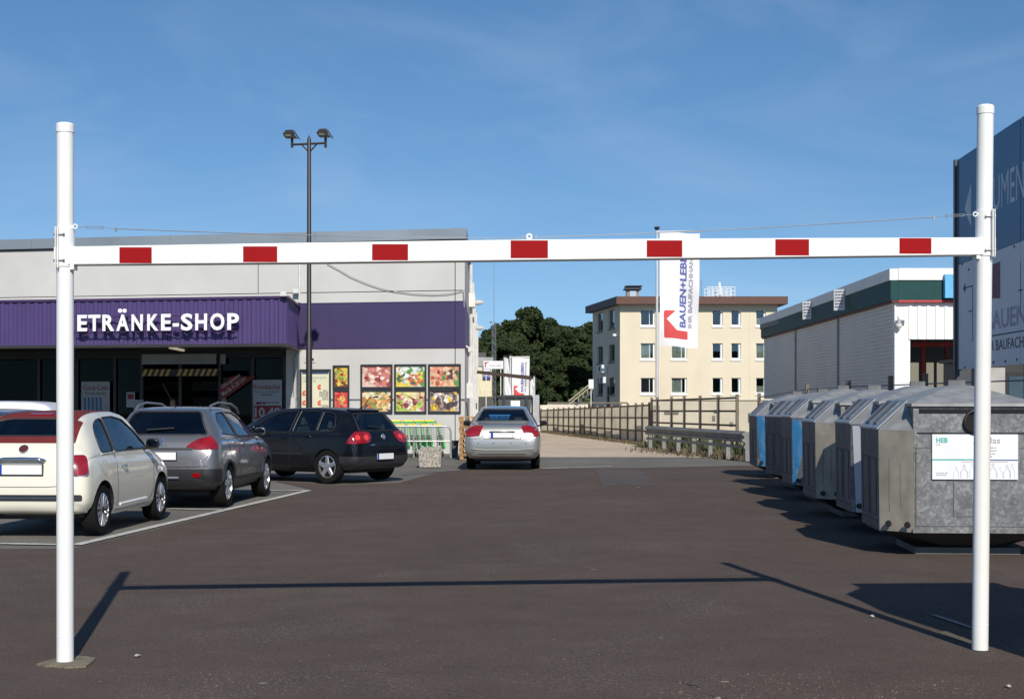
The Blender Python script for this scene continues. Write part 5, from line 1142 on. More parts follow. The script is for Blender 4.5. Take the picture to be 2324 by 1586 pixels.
# wire fence on to the right behind the containers
posts = [(7.1, 42.4), (7.5, 37.5), (7.75, 34), (7.95, 31), (7.95, 28.4), (8.1, 25.5), (8.2, 22.5)]; hts = [1.75, 1.95, 2.0, 2.05, 2.05, 2.05, 2.1]
t = fence_run('wire_fence', 'low wire mesh fence with concrete posts behind the recycling containers', None, posts, hts, lpan, rails=0, panel=False)
mb = MB()
for i in range(len(posts)-1):
    a = Vector((*posts[i], 0)); b = Vector((*posts[i+1], 0))
    for z in (.3, .9, 1.5, 1.93): mb.tube([a+Vector((0, 0, min(z, hts[i]-.05))), b+Vector((0, 0, min(z, hts[i+1]-.05)))], .012, 4)
    n = int((b-a).length/.11)
    for k in range(n): c_ = a.lerp(b, k/n); mb.tube([c_, c_+Vector((0, 0, 1.5))], .005, 3, cap=False)
o = mb.build('wire_mesh', mat('dull_wire', (.14, .14, .14), .6), t); o['kind'] = 'stuff'
# grey far wall and pale kerb wall in front of the wood
t = thing('rear_wall', 'grey boarded wall at the far end of the pale road in front of the wood', 'wall', (2, 112, 0)); q0 = at(1242, 0, 112); q1 = at(1335, 0, 112); zt_ = 1.6-(916-910)/FP*112
n = 22
for k in range(n): MB().box(q0.x+(q1.x-q0.x)*k/n, q0.x+(q1.x-q0.x)*(k+1)/n-.02, 112, 112.1, 0, zt_).build('board', fpan, t)
MB().box(q0.x, q1.x+3, 111.93, 112.15, zt_+.003, zt_+.12).build('cap_rail', frail, t)
t = thing('low_wall', 'low pale wall behind the start of the grey fence', 'wall', (2, 100, 0)); q0 = at(1226, 0, 96); q1 = at(1308, 0, 96); MB().box(q0.x, q1.x, 96, 96.3, 0, 1.6-(919-910)/FP*96).build('wall', mat('pale_block', (.6, .56, .47), .8), t)
# ------------------------------------------------------------------ guardrail
GR = thing('guardrail', 'galvanised crash barrier rail in front of the pale fence', 'guardrail', (4.5, 48.3, 0)); ga, gb = Vector((4.48, 48.4, 0)), Vector((6.25, 39.2, 0)); gd = (gb-ga).normalized(); gn = Vector((gd.y, -gd.x, 0)); gn = gn if gn.y < 0 else -gn
FG = Frame(ga, gd, gn); gl = (gb-ga).length; galv = mat('weathered_steel', (.26, .26, .25), .55, metal=.5, var=.2)
prof = [(.50, .0), (.53, .07), (.57, .08), (.61, .02), (.66, .02), (.70, .08), (.74, .07), (.78, .0), (.80, .0), (.80, -.01), (.5, -.01)]
for k in range(3):
    s0, s1 = gl*k/3+.005, gl*(k+1)/3-.005; MB().prism([FG(s0, z, c_+.06) for z, c_ in prof], gd*(s1-s0)).build('beam', galv, GR)
for k in range(7): s_ = .1+k*(gl-.2)/6; MB().fb(FG, s_-.05, s_+.05, 0, .78, -.08, .04).build('post', galv, GR)
for k in range(7): s_ = .1+k*(gl-.2)/6; MB().lathe(FG(s_, .635, .08), gn, [(0, .02), (.015, .015)], 6).build('bolt', bolt_m, GR)
# second bar under the beam
MB().fb(FG, 0, gl, .34, .42, .05, .09).build('lower_rail', galv, GR)
# ------------------------------------------------------------------ recycling containers
gal = cells('galvanised_steel', [(.17, .175, .18), (.20, .207, .21), (.15, .155, .16), (.245, .25, .25), (.18, .186, .188)], 34, rough=.55, metal=.45, distort=.8, fine=5)
gald = mat('shaded_dirty_steel', (.13, .13, .135), .6, metal=.3, var=.22, vscale=5, dirt=((.05, .048, .045), 4, .6, .3))  # darker copy for sides and back: shade put into colour, plus dirt streaks
gals = mat('stained_steel', (.34, .31, .25), .6, metal=.2, var=.2, vscale=4, dirt=((.16, .13, .10), 5, .5, .4))
skirt = mat('container_underside', (.035, .036, .035), .7, var=.3); bluec = mat('weathered_blue', (.035, .20, .42), .5, var=.15, vscale=6, dirt=((.35, .36, .36), 9, .5, .5))
whitec = mat('weathered_white', (.55, .56, .58), .5, var=.06); sgw = mat('sign_white', (.76, .77, .78), .4, var=.02); teal = mat('sign_teal', (.05, .42, .36), .5); sgg = mat('sign_grey', (.3, .3, .31), .5); sgn = mat('sign_navy', (.04, .09, .25), .5); sgp = mat('sign_pale', (.62, .7, .74), .5)
BW, BD, CHX, CHY = .93, .86, .30, .30
def octo(z, k=1.0, dx=0):
    w_, d_, a, b = BW*k, BD*k, CHX, CHY
    return [(-w_, -d_+b, z), (-w_+a, -d_, z), (w_-a, -d_, z), (w_, -d_+b, z), (w_, d_-b, z), (w_-a, d_, z), (-w_+a, d_, z), (-w_, d_-b, z)]
def container(loc, rz, label, chamfer=None, left=None, dh=0.0):
    t = thing('recycling_container', label, 'recycling container', loc, 'recycling containers in a row', local=True, rz=rz)
    a, b = octo(.25, .985), octo(1.30+dh)
    names = ['corner_panel', 'front_panel', 'corner_panel', 'side_panel', 'corner_panel', 'rear_panel', 'corner_panel', 'side_panel']
    ms = [chamfer or gal, gal, gal, gald, gald, gald, gald, left or gald]
    for i in range(8):
        j = (i+1) % 8; e = .004; A0, A1, B0, B1 = Vector(a[i]), Vector(a[j]), Vector(b[i]), Vector(b[j]); d = (A1-A0).normalized()*e
        nn = (A1-A0).cross(B0-A0).normalized()*.02; MB().hexa([A0+d, A1-d, A1-d-nn, A0+d-nn, B0+d, B1-d, B1-d-nn, B0+d-nn]).build(names[i], ms[i], t)
    mb = MB(); lo = octo(.07, .55); mid = octo(.245, .97); mb.add(lo+mid, [tuple(range(8))[::-1]]+[(i, (i+1) % 8, 8+(i+1) % 8, 8+i) for i in range(8)]+[tuple(range(8, 16))]); mb.build('underside', skirt, t)
    MB().box(-.54, .54, -.52, .52, .0, .07).build('skid', mat('skid_grey', (.14, .14, .13), .7), t)
    zs = 1.30+dh; zr = 1.575+dh; x1 = BW-CHX; y1 = BD-CHY
    # raised centre with its slot and hatch
    MB().hexa([(-x1+.002, -BD+.002, zs-.02), (x1-.002, -BD+.002, zs-.02), (x1-.002, BD-.002, zs-.02), (-x1+.002, BD-.002, zs-.02), (-x1+.002, -BD+.002, zr-.035), (x1-.002, -BD+.002, zr-.035), (x1-.002, BD-.002, zr-.035), (-x1+.002, BD-.002, zr-.035)]).build('upper_box', gal, t)
    o = MB().add([(-x1-.02, -BD-.03, zr-.03), (x1+.02, -BD-.03, zr-.03), (x1+.02, BD+.03, zr-.03), (-x1-.02, BD+.03, zr-.03), (-x1-.02, -BD-.03, zr), (x1+.02, -BD-.03, zr), (x1+.02, BD+.03, zr), (-x1-.02, BD+.03, zr), (-.12, -.16, zr+.19), (.12, -.16, zr+.19), (.12, .16, zr+.19), (-.12, .16, zr+.19)],
        [(3, 2, 1, 0), (0, 1, 5, 4), (1, 2, 6, 5), (2, 3, 7, 6), (3, 0, 4, 7), (4, 5, 9, 8), (5, 6, 10, 9), (6, 7, 11, 10), (7, 4, 8, 11), (8, 9, 10, 11)]).build('roof', mat('roof_steel', (.33, .33, .32), .5, metal=.25, var=.2, vscale=7, dirt=((.16, .155, .15), 4, .4)), t)
    MB().box(-.09, .09, -.03, .03, zr+.185, zr+.25).build('lifting_eye', gald, o)
    MB().box(-x1+.06, x1-.06, -BD-.006, -BD+.001, zr-.10, zr-.055).build('slot', void_m, t)
    MB().box(-x1+.04, x1-.04, -BD-.012, -BD+.0, zs-.03, zs-.022).build('fold_line', void_m, t)
    for sg in (-1, 1):
        s_ = lambda x, y, z: (sg*x, y, z)
        V = [s_(BW+.01, -y1, zs), s_(BW+.01, y1, zs), s_(x1, y1, zr+.02), s_(x1, -y1, zr+.02)]
        lid = MB().prism(V, (sg*.0, 0, .018)).build('lid', gal if sg > 0 else mat('lid_steel', (.33, .345, .36), .45, metal=.3, var=.15, vscale=4), t)
        for yy in (-y1, y1):
            e_ = -1 if yy < 0 else 1; MB().add([s_(BW, yy, zs), s_(x1, e_*BD, zs), s_(x1, yy, zr+.015)], [(0, 1, 2)]).build('shoulder', MATS['roof_steel'], t)
            MB().add([s_(BW, yy, zs-.01), s_(x1, e_*BD, zs-.01), s_(x1, yy, zs-.01)], [(0, 1, 2)]).build('shoulder_base', gald, t)
        d_ = Vector((x1-BW-.01, 0, zr+.02-zs)); 
        for yy, ww in ((-.32, .22), (.12, .26)):
            p = [Vector((BW+.01, yy, zs+.02))+d_*.12, Vector((BW+.01, yy+ww, zs+.02))+d_*.12, Vector((BW+.01, yy+ww, zs+.02))+d_*.9, Vector((BW+.01, yy, zs+.02))+d_*.9]
            MB().prism([(sg*q.x, q.y, q.z) for q in p], (0, 0, .014)).build('hinge_plate', gald if yy > 0 else gal, lid)
    # round mouth
    MB().lathe((.0, -BD-.0, 1.42+dh-.03), (0, -1, 0), [(-.0, .125), (.05, .125), (.055, .11), (.01, .105)], 28).build('mouth_ring', black, t, smooth=35)
    MB().lathe((.0, -BD-.004, 1.42+dh-.03), (0, -1, 0), [(0, .104), (.008, .104)], 24).build('mouth', void_m, t)
    # pressed panels and fittings
    mb = MB()
    for (u0, u1, v0, v1) in ((-.60, .60, .32, 1.12), (-.22, .1, .42, .78)):
        r_ = .006; y_ = -BD-.002
        for q in (((u0, v0), (u1, v0)), ((u1, v0), (u1, v1)), ((u1, v1), (u0, v1)), ((u0, v1), (u0, v0))):
            k0 = .985+(.015)*(q[0][1]-.25)/1.05; k1 = .985+(.015)*(q[1][1]-.25)/1.05; mb.tube([(q[0][0], -BD*k0-.0, q[0][1]), (q[1][0], -BD*k1-.0, q[1][1])], r_, 5)
    mb.build('pressed_line', gald, t)
    for x_, y_ in ((-BW+.08, -BD+.18), (-x1-.06, -BD+.0)): MB().lathe((x_*.99, y_*.985, .33), (-.6, -.8, 0), [(0, .035), (.02, .03)], 12).build('plug', black, t)
    mb = MB()
    for (u0, u1, v0, v1) in ((-.42, -.06, .40, 1.0), (.04, .42, .40, 1.0), (-.5, .5, .34, .345)):
        for p_, q_ in (((u0, v0), (u1, v0)), ((u1, v0), (u1, v1)), ((u1, v1), (u0, v1)), ((u0, v1), (u0, v0))):
            kx = lambda v: BW*(.985+.015*(v-.25)/1.05)+.001
            mb.tube([(-kx(p_[1]), p_[0], p_[1]), (-kx(q_[1]), q_[0], q_[1])], .006, 5)
    c0, c1 = Vector((-BW*.985, -BD*.985+CHY, .25)), Vector((-BW*.985+CHX, -BD*.985, .25)); nn_ = Vector((-.7, -.7, 0))*.002
    for u_, z0_, z1_ in ((.3, .45, 1.0), (.62, .5, .95)):
        p_ = c0.lerp(c1, u_)+nn_; mb.tube([(p_.x, p_.y, z0_), (p_.x-.006, p_.y-.006, z1_)], .0045, 5)
    mb.build('weld_line', mat('weld_dark', (.07, .07, .07), .7), t)
    MB().box(-x1, x1, -BD*.985-.02, -BD*.985, .25, .29).build('bottom_flange', gal, t)
    return t
cont = [((4.80, 15.95, 0), -4, 'nearest galvanised bottle container with white glass sign behind the right gate post', gals, None, .0),
        ((5.08, 18.5, 0), -3, 'second galvanised container with a white stripe down its corner', None, None, .02), ((5.15, 21.0, 0), -2, 'third galvanised container with a rust-stained pale corner panel', gals, None, 0),
        ((5.45, 24.3, 0), -2, 'fourth container with the nearer blue painted corner', None, None, .03), ((5.74, 27.3, 0), 7, 'fifth container, dark side face between the two blue cornered ones', None, None, .0), ((6.02, 31.2, 0), -1, 'farthest container with the farther blue painted corner', None, None, -.02)]
BINS = [container(l_, R(rz_), lb_, ch_, lf_, dh_) for l_, rz_, lb_, ch_, lf_, dh_ in cont]
def corner_stripe(t, m, f0, f1, g0=None, g1=None):   # painted wedge on the front left corner panel: fractions at the top and at the bottom
    a, b = octo(.25, .985), octo(1.30); n_ = (Vector(a[1])-Vector(a[0])).cross(Vector(b[0])-Vector(a[0])).normalized()*.004
    L0, L1, U0, U1 = Vector(a[0]), Vector(a[1]), Vector(b[0]), Vector(b[1]); g0 = f0 if g0 is None else g0; g1 = f1 if g1 is None else g1
    MB().prism([L0.lerp(L1, g0)+n_*.3, L0.lerp(L1, g1)+n_*.3, U0.lerp(U1, f1)+n_*.3, U0.lerp(U1, f0)+n_*.3], n_).build('painted_stripe', m, t)
corner_stripe(BINS[1], whitec, .08, .62, .18, .55); corner_stripe(BINS[3], bluec, .04, .85, .04, .14); corner_stripe(BINS[5], bluec, .02, .95, .2, .45)
# the sign on the nearest container
t = BINS[0]; FS0 = Frame((0, -BD-.006, 0), (1, 0, 0), (0, -1, 0)); sg_ = MB().fb(FS0, -.44, .42, .80, 1.26, 0, .012).build('sign_board', sgw, t)
def st_(s, a, b, w_, h_, m, **k): return text(s, FS0, a, b, w_, h_, .013, .002, m, sg_, **k)
st_('HEB', -.40, 1.175, .115, .055, teal, bold=.03)
for k in range(3): MB().fb(FS0, -.395+k*.015, -.388+k*.015, 1.165, 1.235, .0125, .0145).build('logo_bar', sgw, sg_)
print_line(FS0, -.40, 1.152, .05, .008, .013, sgg, sg_, depth=.002)
st_('Altglas', -.03, 1.17, .27, .065, sgg)
for k in range(4): print_line(FS0, .09, 1.12-k*.03, (.11, .12, .10, .07)[k], .012, .013, sgg, sg_, seed=k, depth=.002)
MB().fb(FS0, -.44, .0, .995, 1.008, .0125, .014).build('teal_rule', teal, sg_); MB().fb(FS0, .0, .42, .993, 1.004, .0125, .014).build('navy_rule', sgn, sg_); MB().fb(FS0, -.15, .32, .978, .981, .0125, .014).build('thin_rule', redt, sg_)
print_line(FS0, -.40, .86, .12, .010, .013, sgg, sg_, depth=.002); print_line(FS0, -.40, .84, .10, .009, .013, sgg, sg_, depth=.002)
for k, x_ in enumerate((-.20, -.12, -.04, .04, .10, .17, .24, .31, .36)):
    hh = .10+.03*((k*7) % 3)/2; ww = .025+.008*(k % 2)
    pr = [(x_-ww, .815), (x_-ww, .815+hh*.55), (x_-.009, .815+hh*.8), (x_-.009, .815+hh*1.15), (x_+.009, .815+hh*1.15), (x_+.009, .815+hh*.8), (x_+ww, .815+hh*.55), (x_+ww, .815)]
    MB().tube([FS0(u, v, .0145) for u, v in pr], .0016, 4, cap=False).build('bottle_outline', sgg if k % 2 else sgp, sg_)
# ------------------------------------------------------------------ unseen container added on the right to throw the big lower right shadow
EXTRA = container((4.33, 8.6, 0), R(3), 'added unseen container outside the frame right of the gate post, throwing the corner shadow', None, None, .85)
# ------------------------------------------------------------------ height restriction gate
LB, RB = G(148, 1502), G(2224, 1473)
HG = thing('height_barrier', 'white height restriction gate with a crossbar of seven red blocks', 'height barrier', tuple(LB))
pr_ = .0515; LT, RT = 3.296, 3.50
RTv = Vector((RB.x+.035, RB.y, RT))
for (b, tp) in ((LB, Vector((LB.x, LB.y, LT))), (RB, RTv)):
    ax = (tp-b); ln = ax.length; MB().lathe(b, ax, [(0, pr_), (ln-.05, pr_)], 40).build('post', white, HG, smooth=40)
    MB().lathe(b+ax.normalized()*(ln-.052), ax, [(0, pr_+.004), (.045, pr_+.004), (.055, pr_-.002), (.062, pr_-.02)], 40).build('post_cap', white, HG, smooth=30)
    MB().lathe(b+ax.normalized()*.0, ax, [(.16, pr_+.001), (.165, pr_+.001)], 40).build('weld_ring', white, HG)
def zc(x, y_, Y=None):
    u = (x-148)/(2224-148); Y = LB.y+(RB.y-LB.y)*u; return at(x, y_, Y)
bar = [(128, 562.5, 603), (700, 553, 598.5), (1190, 546, 592.5), (1700, 543, 587), (2254, 541, 580)]
dep = .055; V = []
for x, yt, yb_ in bar:
    a, b = zc(x, yt), zc(x, yb_); V += [(a.x, a.y-dep, b.z), (a.x, a.y+dep, b.z), (a.x, a.y+dep, a.z), (a.x, a.y-dep, a.z)]
mb = MB(); n = len(bar)
mb.add(V, [(0, 1, 2, 3), (4*n-1, 4*n-2, 4*n-3, 4*n-4)]+[(4*i+j, 4*i+(j+1) % 4, 4*i+4+(j+1) % 4, 4*i+4+j) for i in range(n-1) for j in range(4)])
# the bar stops at the outer clamps
mb.build('crossbar', white, HG, bevel=.004)
ys_ = [(313, 563.5, 599.5, 73), (594, 561.5, 597, 77), (887, 556.5, 593, 81), (1201, 548, 588, 84), (1506, 548, 585.5, 80), (1794, 545.5, 582, 76), (2072, 542.8, 578, 72)]
for x, ya, yb_, w_ in ys_:
    p = [zc(x-w_/2, yb_), zc(x+w_/2, yb_), zc(x+w_/2, ya), zc(x-w_/2, ya)]; q = []
    for v in p: q.append(Vector((v.x, v.y-dep-.0015, v.z)))
    MB().prism(q, (0, .0012, 0)).build('red_block', red_film, HG)
# clamps with bolts round each post
for side_, (b, x0) in (('l', (LB, LB.x)), ('r', (RB, RB.x+.03))):
    sg = -1 if side_ == 'l' else 1; yy = b.y; zt_, zb_ = (at(148, 538-20, yy).z, at(148, 606, yy).z) if side_ == 'l' else (at(2240, 478, yy).z, at(2240, 582, yy).z)
    MB().lathe((x0, yy, zb_), (0, 0, 1), [(0, pr_+.006), (zt_-zb_, pr_+.006)], 40).build('collar', white, HG, smooth=40)
    MB().box(x0+sg*(pr_-.013), x0+sg*(pr_-.013)+.005, yy-pr_-.03, yy+.02, zb_-.01, zt_).build('clamp_plate', white, HG)
    MB().box(x0+sg*(pr_-.026), x0+sg*(pr_-.026)+.006, yy-pr_-.03, yy+.02, zb_-.01, zt_).build('clamp_plate', white, HG)
    MB().box(x0-sg*(pr_+.004)-.012, x0-sg*(pr_+.004)+.012, yy-.05, yy+.03, zb_-.02, zb_+.012).build('clamp_lug', white, HG)
    for z in (zb_+.035, zt_-.045):
        MB().lathe((x0+sg*(pr_-.001), yy-pr_-.012, z), (-sg, 0, 0), [(0, .008), (.01, .008), (.011, .004), (.055, .004), (.056, .009), (.066, .009)], 8).build('bolt', bolt_m, HG)
def ring(c, r, rr, n=20, gap=0, plane='xz'):
    return [c+Vector((math.cos(a*2*math.pi/n+gap)*r, 0, math.sin(a*2*math.pi/n+gap)*r)) for a in range(n+1-(3 if gap else 0))]
for (x, y_, far, sg) in ((174, 516, 268, 1), (2210, 488, 2118, -1)):
    c0 = zc(x, y_); c0 = Vector((c0.x, c0.y-.03, c0.z)); MB().tube(ring(c0, .013, .005, gap=(.0)), .0045, 8, cap=True).build('eye_hook', white, HG, smooth=60)
    MB().tube([c0-Vector((sg*.013, 0, 0)), c0-Vector((sg*.03, -.02, 0))], .005, 6).build('eye_shank', white, HG)
    pts = [zc(x+sg*7, y_+.8), zc(x+sg*27, y_+1.7)]; pts = [Vector((p.x, c0.y, p.z)) for p in pts]; MB().tube(pts, .002, 6).build('hook_rod', steel, HG)
    p0, p1 = [Vector((p.x, c0.y, p.z)) for p in (zc(x+sg*26, y_+1.7), zc(x+sg*64, y_+3))]
    mb = MB()
    for dz in (-.006, .006): mb.tube([p0+Vector((0, 0, dz)), p1+Vector((0, 0, dz))], .0022, 6)
    for p in (p0, p1): mb.tube([p-Vector((0, 0, .009)), p+Vector((0, 0, .009))], .0045, 6)
    mb.build('turnbuckle', steel, HG)
    pf = zc(far, y_+5.5); pf = Vector((pf.x, c0.y, pf.z)); MB().tube([p1, pf], .002, 6).build('hook_rod', steel, HG)
    MB().box(pf.x-.006, pf.x+.006, pf.y-.005, pf.y+.005, pf.z-.018, pf.z+.006).build('wire_clip', bolt_m, HG)
    e = zc(1190 if sg > 0 else 1212, 541 if sg > 0 else 539); e = Vector((e.x, e.y, e.z+.0)); k = 14
    path = [pf.lerp(e, i/k)-Vector((0, 0, .012*math.sin(math.pi*i/k))) for i in range(k+1)]
    MB().tube(path, .0032, 6).build('tension_wire', steel, HG)
    MB().box(e.x-.006-sg*.012, e.x+.006-sg*.012, e.y-.008, e.y+.008, e.z-.012, e.z+.014).build('wire_clip', bolt_m, HG)
cE = zc(1201, 537.5); MB().tube(ring(cE, .015, 0), .007, 8).build('lifting_eye', white, HG, smooth=60)
# concrete pad round the left foot, dirt round the right one
pad = mat('mortar_pad', (.20, .17, .115), .95, var=.2, vscale=14, bump=.8, bscale=60)
pp = [G(x, y) for x, y in ((84, 1508), (100, 1503), (124, 1497), (136, 1492), (165, 1490), (196, 1491), (217, 1495), (210, 1503), (196, 1513), (178, 1514), (150, 1515), (120, 1512), (103, 1513))]
o = MB().prism([(p.x, p.y, -.003) for p in pp], (0, 0, .012)).build('mortar_pad', pad); o['kind'] = 'structure'
pp = [G(x, y) for x, y in ((2150, 1430), (2168, 1440), (2190, 1447), (2205, 1455), (2205, 1468), (2188, 1456), (2160, 1446), (2120, 1438))]
o = MB().prism([(p.x, p.y, -.003) for p in pp], (0, 0, .005)).build('dirt', earth); o['kind'] = 'structure'

# ------------------------------------------------------------------ lamp post
lp = at(701.5, 0, 38.5); LX, LY = lp.x, 38.5; lz = at(701, 308, LY).z; lm = mat('lamp_post_brown', (.022, .017, .016), .45, var=.1)
LP = thing('lamp_post', 'tall dark brown lamp post with two box floodlights beside the black hatchback', 'lamp post', (LX, LY, 0))
MB().tube([(LX, LY, 0), (LX, LY, 3.2), (LX, LY, 3.25), (LX, LY, lz-.1), (LX, LY, lz)], [.085, .08, .062, .05, .01], 12).build('pole', lm, LP, smooth=50)
za = at(701, 327, LY).z
ax0, ax1 = at(663, 0, LY).x, at(739, 0, LY).x
MB().tube([(ax0, LY, za-.02), (ax1, LY, za+.02)], .03, 8).build('cross_arm', lm, LP)
for sg, x_ in ((-1, ax0), (1, ax1)):
    MB().tube([(LX, LY, za-.23), (LX+sg*.2, LY, za-.01)], .02, 6).build('brace', lm, LP)
    MB().tube([(x_, LY, za-.1), (x_, LY, za+.16)], .035, 8).build('bracket', lm, LP)
    zz = za+.13+(0.0 if sg < 0 else .03); c_ = Vector((x_-.03, LY-.05, zz))
    V = [(-.13, -.10, 0), (.17, -.10, .0), (.17, .16, .02), (-.13, .16, .02), (-.19, -.12, .10), (.08, -.12, .12), (.08, .18, .12), (-.19, .18, .10)]
    hd_ = MB().hexa([c_+Vector(v) for v in V]).build('lamp_head', lm, LP)
    MB().hexa([c_+Vector(v) for v in ((-.19, -.12, .103), (.08, -.12, .123), (.08, .18, .123), (-.19, .18, .103), (-.12, -.06, .21), (.05, -.06, .22), (.05, .12, .22), (-.12, .12, .21))]).build('lamp_hood', lm, hd_)
    MB().hexa([c_+Vector(v) for v in ((.10, -.12, .12), (.20, -.12, .0), (.20, .18, .0), (.10, .18, .12), (.085, -.12, .22), (.23, -.12, .0), (.23, .18, .0), (.085, .18, .22))]).build('visor', lm, hd_)
    MB().box(c_.x-.12, c_.x+.02, c_.y-.128, c_.y-.122, c_.z+.03, c_.z+.09).build('lamp_glass', mat('lamp_glass', (.10, .11, .07), .2), hd_)
# ------------------------------------------------------------------ flags
flagm = mat('flag_cloth', (.72, .72, .74), .8, var=.03); fred = mat('flag_red', (.55, .05, .05), .7); fblu = mat('flag_blue', (.08, .10, .34), .7); fgry = mat('flag_grey', (.3, .3, .36), .7)
def flag(name, label, Y, xp, ytop, ybase, x0, x1, y0, y1, wave=.08, arm=True, txt=True, curl=0.0):
    p = at(xp, 0, Y); zt_ = at(xp, ytop, Y).z; t = thing(name, label, 'flag', (p.x, Y, 0))
    s = Y/FP; MB().tube([(p.x, Y, 0), (p.x, Y, zt_)], [.055*Y/62+.01, .04*Y/62+.01], 8).build('pole', mat('flag_pole_white', (.6, .62, .64), .4, metal=.3), t, smooth=50)
    MB().lathe((p.x, Y, zt_), (0, 0, 1), [(-.12, .05), (-.05, .1), (0, .12), (.03, .12), (.05, .03)], 10).build('pole_cap', blackpl, t)
    X0, Z1 = at(x0, y0, Y).x, at(x0, y0, Y).z; X1, Z0 = at(x1, y1, Y).x, at(x1, y1, Y).z; W = X1-X0; H = Z1-Z0
    def cl(a, b, c=0):   # cloth surface, a 0..1 across, b 0..1 up
        a_ = a; w_ = wave*(1.2-b)*math.sin(a*4.5+b*5)+wave*.6*math.sin(b*11+a*2)*a
        nar = 1-curl*(b)*.9
        xx = X0+W*(a_*nar)-(.05*W*a*(1-b)); return Vector((xx, Y-.05-w_-c, Z0+H*b-.012*H*a+.006*H*math.sin(a*6)))
    def sheetm(pts2, nm, m, c, parent):
        bm = bmesh.new(); bm.faces.new([bm.verts.new((u, v, 0)) for u, v in pts2]); 
        for ax in (0, 1):
            for j in range(1, 24):
                co = [0, 0, 0]; co[ax] = j/24; no = [0, 0, 0]; no[ax] = 1; bmesh.ops.bisect_plane(bm, geom=bm.faces[:]+bm.edges[:]+bm.verts[:], plane_co=co, plane_no=no, dist=1e-6)
        org = origin_of(parent)
        for v in bm.verts: v.co = cl(v.co.x, v.co.y, c)-org
        me = bpy.data.meshes.new(nm); bm.to_mesh(me); bm.free(); return link(nm, me, m, parent, 80)
    cloth = sheetm([(0, 0), (1, 0), (1, 1), (0, 1)], 'cloth', flagm, 0, t)
    if arm: MB().tube([(p.x, Y, Z1+.01), (X1, Y-.05, Z1+.03)], .025*Y/62+.01, 6).build('arm', pipe_m, t)
    if txt:
        class W_: pass
        def Fq(a, b, c): return cl(a/W, b/H, c)
        fw = lambda a, b, c=0: Fq(a, b, c)
        k = .012*Y/62
        # logo: red rounded block with a white gable shape cut out
        for pl in ([(.13, .3125), (.41, .3125), (.17, .2375), (.44, .144), (.73, .144), (.73, .08), (.70, .071), (.15, .071), (.11, .08), (.10, .30)],):
            sheetm(pl, 'printed_logo', fred, k, t)
        for s_, a_, m_, h_, ln, b0 in (('BAUEN+LEBEN', .68, fblu, .175, .70, .175), ('IHR BAUFACHHANDEL', .84, fgry, .11, .74, .175)):
            text(s_, fw, a_*W, b0*H, ln*H, h_*W, k, .003, m_, t, eu=(0, 1), ev=(-1, 0), bold=.03 if h_ > .1 else 0)
    return t
flag('flag', 'tall white builders merchant flag on a pole in front of the cream block', 62, 1491, 517, 905, 1497, 1588, 527, 786, wave=.10)
flag('flag', 'small distant white flag with red logo hanging from the second far pole', 98, 1158, 805, 935, 1162, 1202, 811, 905, wave=.08)
flag('flag', 'small distant furled white flag on the first far pole', 96, 1145, 808, 935, 1146, 1162, 812, 905, wave=.15, arm=False, txt=False, curl=.6)
flag('flag', 'small distant narrow white flag on the third far pole', 102, 1212, 852, 930, 1203, 1212, 860, 900, wave=.1, arm=False, txt=False)
# ------------------------------------------------------------------ far yard
t = thing('yard_building', 'small cream building with a blue banner at the far left end of the road', 'building', tuple(at(1083, 935, 112)))
q0 = at(1078, 935, 112); q1 = at(1116, 811, 112); zm = at(1083, 861, 112).z; zn = at(1083, 831, 112).z
MB().box(q0.x, q1.x, 112, 118, 0, zn).build('wall', mat('far_cream', (.7, .62, .42), .8), t); MB().box(q0.x, q1.x+.1, 111.9, 118, zn+.003, q1.z).build('roof_band', mat('far_grey', (.35, .36, .36), .7), t)
MB().box(q0.x+.6, q1.x-.1, 111.85, 111.95, zm, zn-.02).build('blue_banner', mat('far_blue', (.02, .04, .25), .5), t)
FF = Frame((q0.x+.6, 111.85, 0), (1, 0, 0), (0, -1, 0)); print_line(FF, .05, zm+.62, .55, .2, .0, sgw, t, depth=.01); text('ND PREISE', FF, .03, zm+.2, .58, .2, .0, .01, sgw, t)
q = at(1093, 800, 113); MB().box(q.x-.25, q.x+.35, 113, 113.6, q1.z, q.z).build('chimney', mat('far_dark', (.08, .08, .07), .8), t)
MB().box(q0.x, q0.x+1.3, 111, 111.8, 0, at(1090, 900, 111).z).build('lean_to', MATS['far_dark'], t)
t = thing('far_sign', 'white roadside sign with red logo in front of the cream building at the far left', 'sign', tuple(at(1120, 930, 104)))
FF = Frame((at(1097.5, 0, 104).x, 104, 0), (1, 0, 0), (0, -1, 0)); w_ = at(1142, 0, 104).x-at(1097.5, 0, 104).x; z0, z1 = at(0, 837, 104).z, at(0, 819, 104).z
MB().fb(FF, 0, w_, z0, z1, -.06, 0).build('board', sgw, t); MB().fb(FF, .08, .36, z0+.12, z1-.08, 0, .01).build('printed_logo', fred, t); MB().prism([FF(.18, z0+.1, .012), FF(.4, z0+.1, .012), FF(.4, z0+.34, .012), (FF(.3, z1-.12, .012)), FF(.16, z0+.32, .012)], (0, -.003, 0)).build('logo_gable', sgw, t)
text('BAUEN+LEBEN', FF, .36, z0+.16, w_-.5, .13, 0, .01, sgg, t)
for u in (.15, w_-.2): MB().fb(FF, u, u+.06, 0, z0, -.1, -.06).build('post', pipe_m, t)
t = thing('radio_mast', 'thin lattice radio mast rising beside the far flags', 'mast', tuple(at(1121, 930, 116))); q = at(1121, 0, 116); zt_ = at(1121, 730, 116).z; zt2 = at(1121, 570, 116).z; mb = MB()
for dx, dy in ((-.14, 0), (.14, 0), (0, .22)): mb.tube([(q.x+dx, 116+dy, 0), (q.x+dx, 116+dy, zt_)], .022, 4)
k = 0
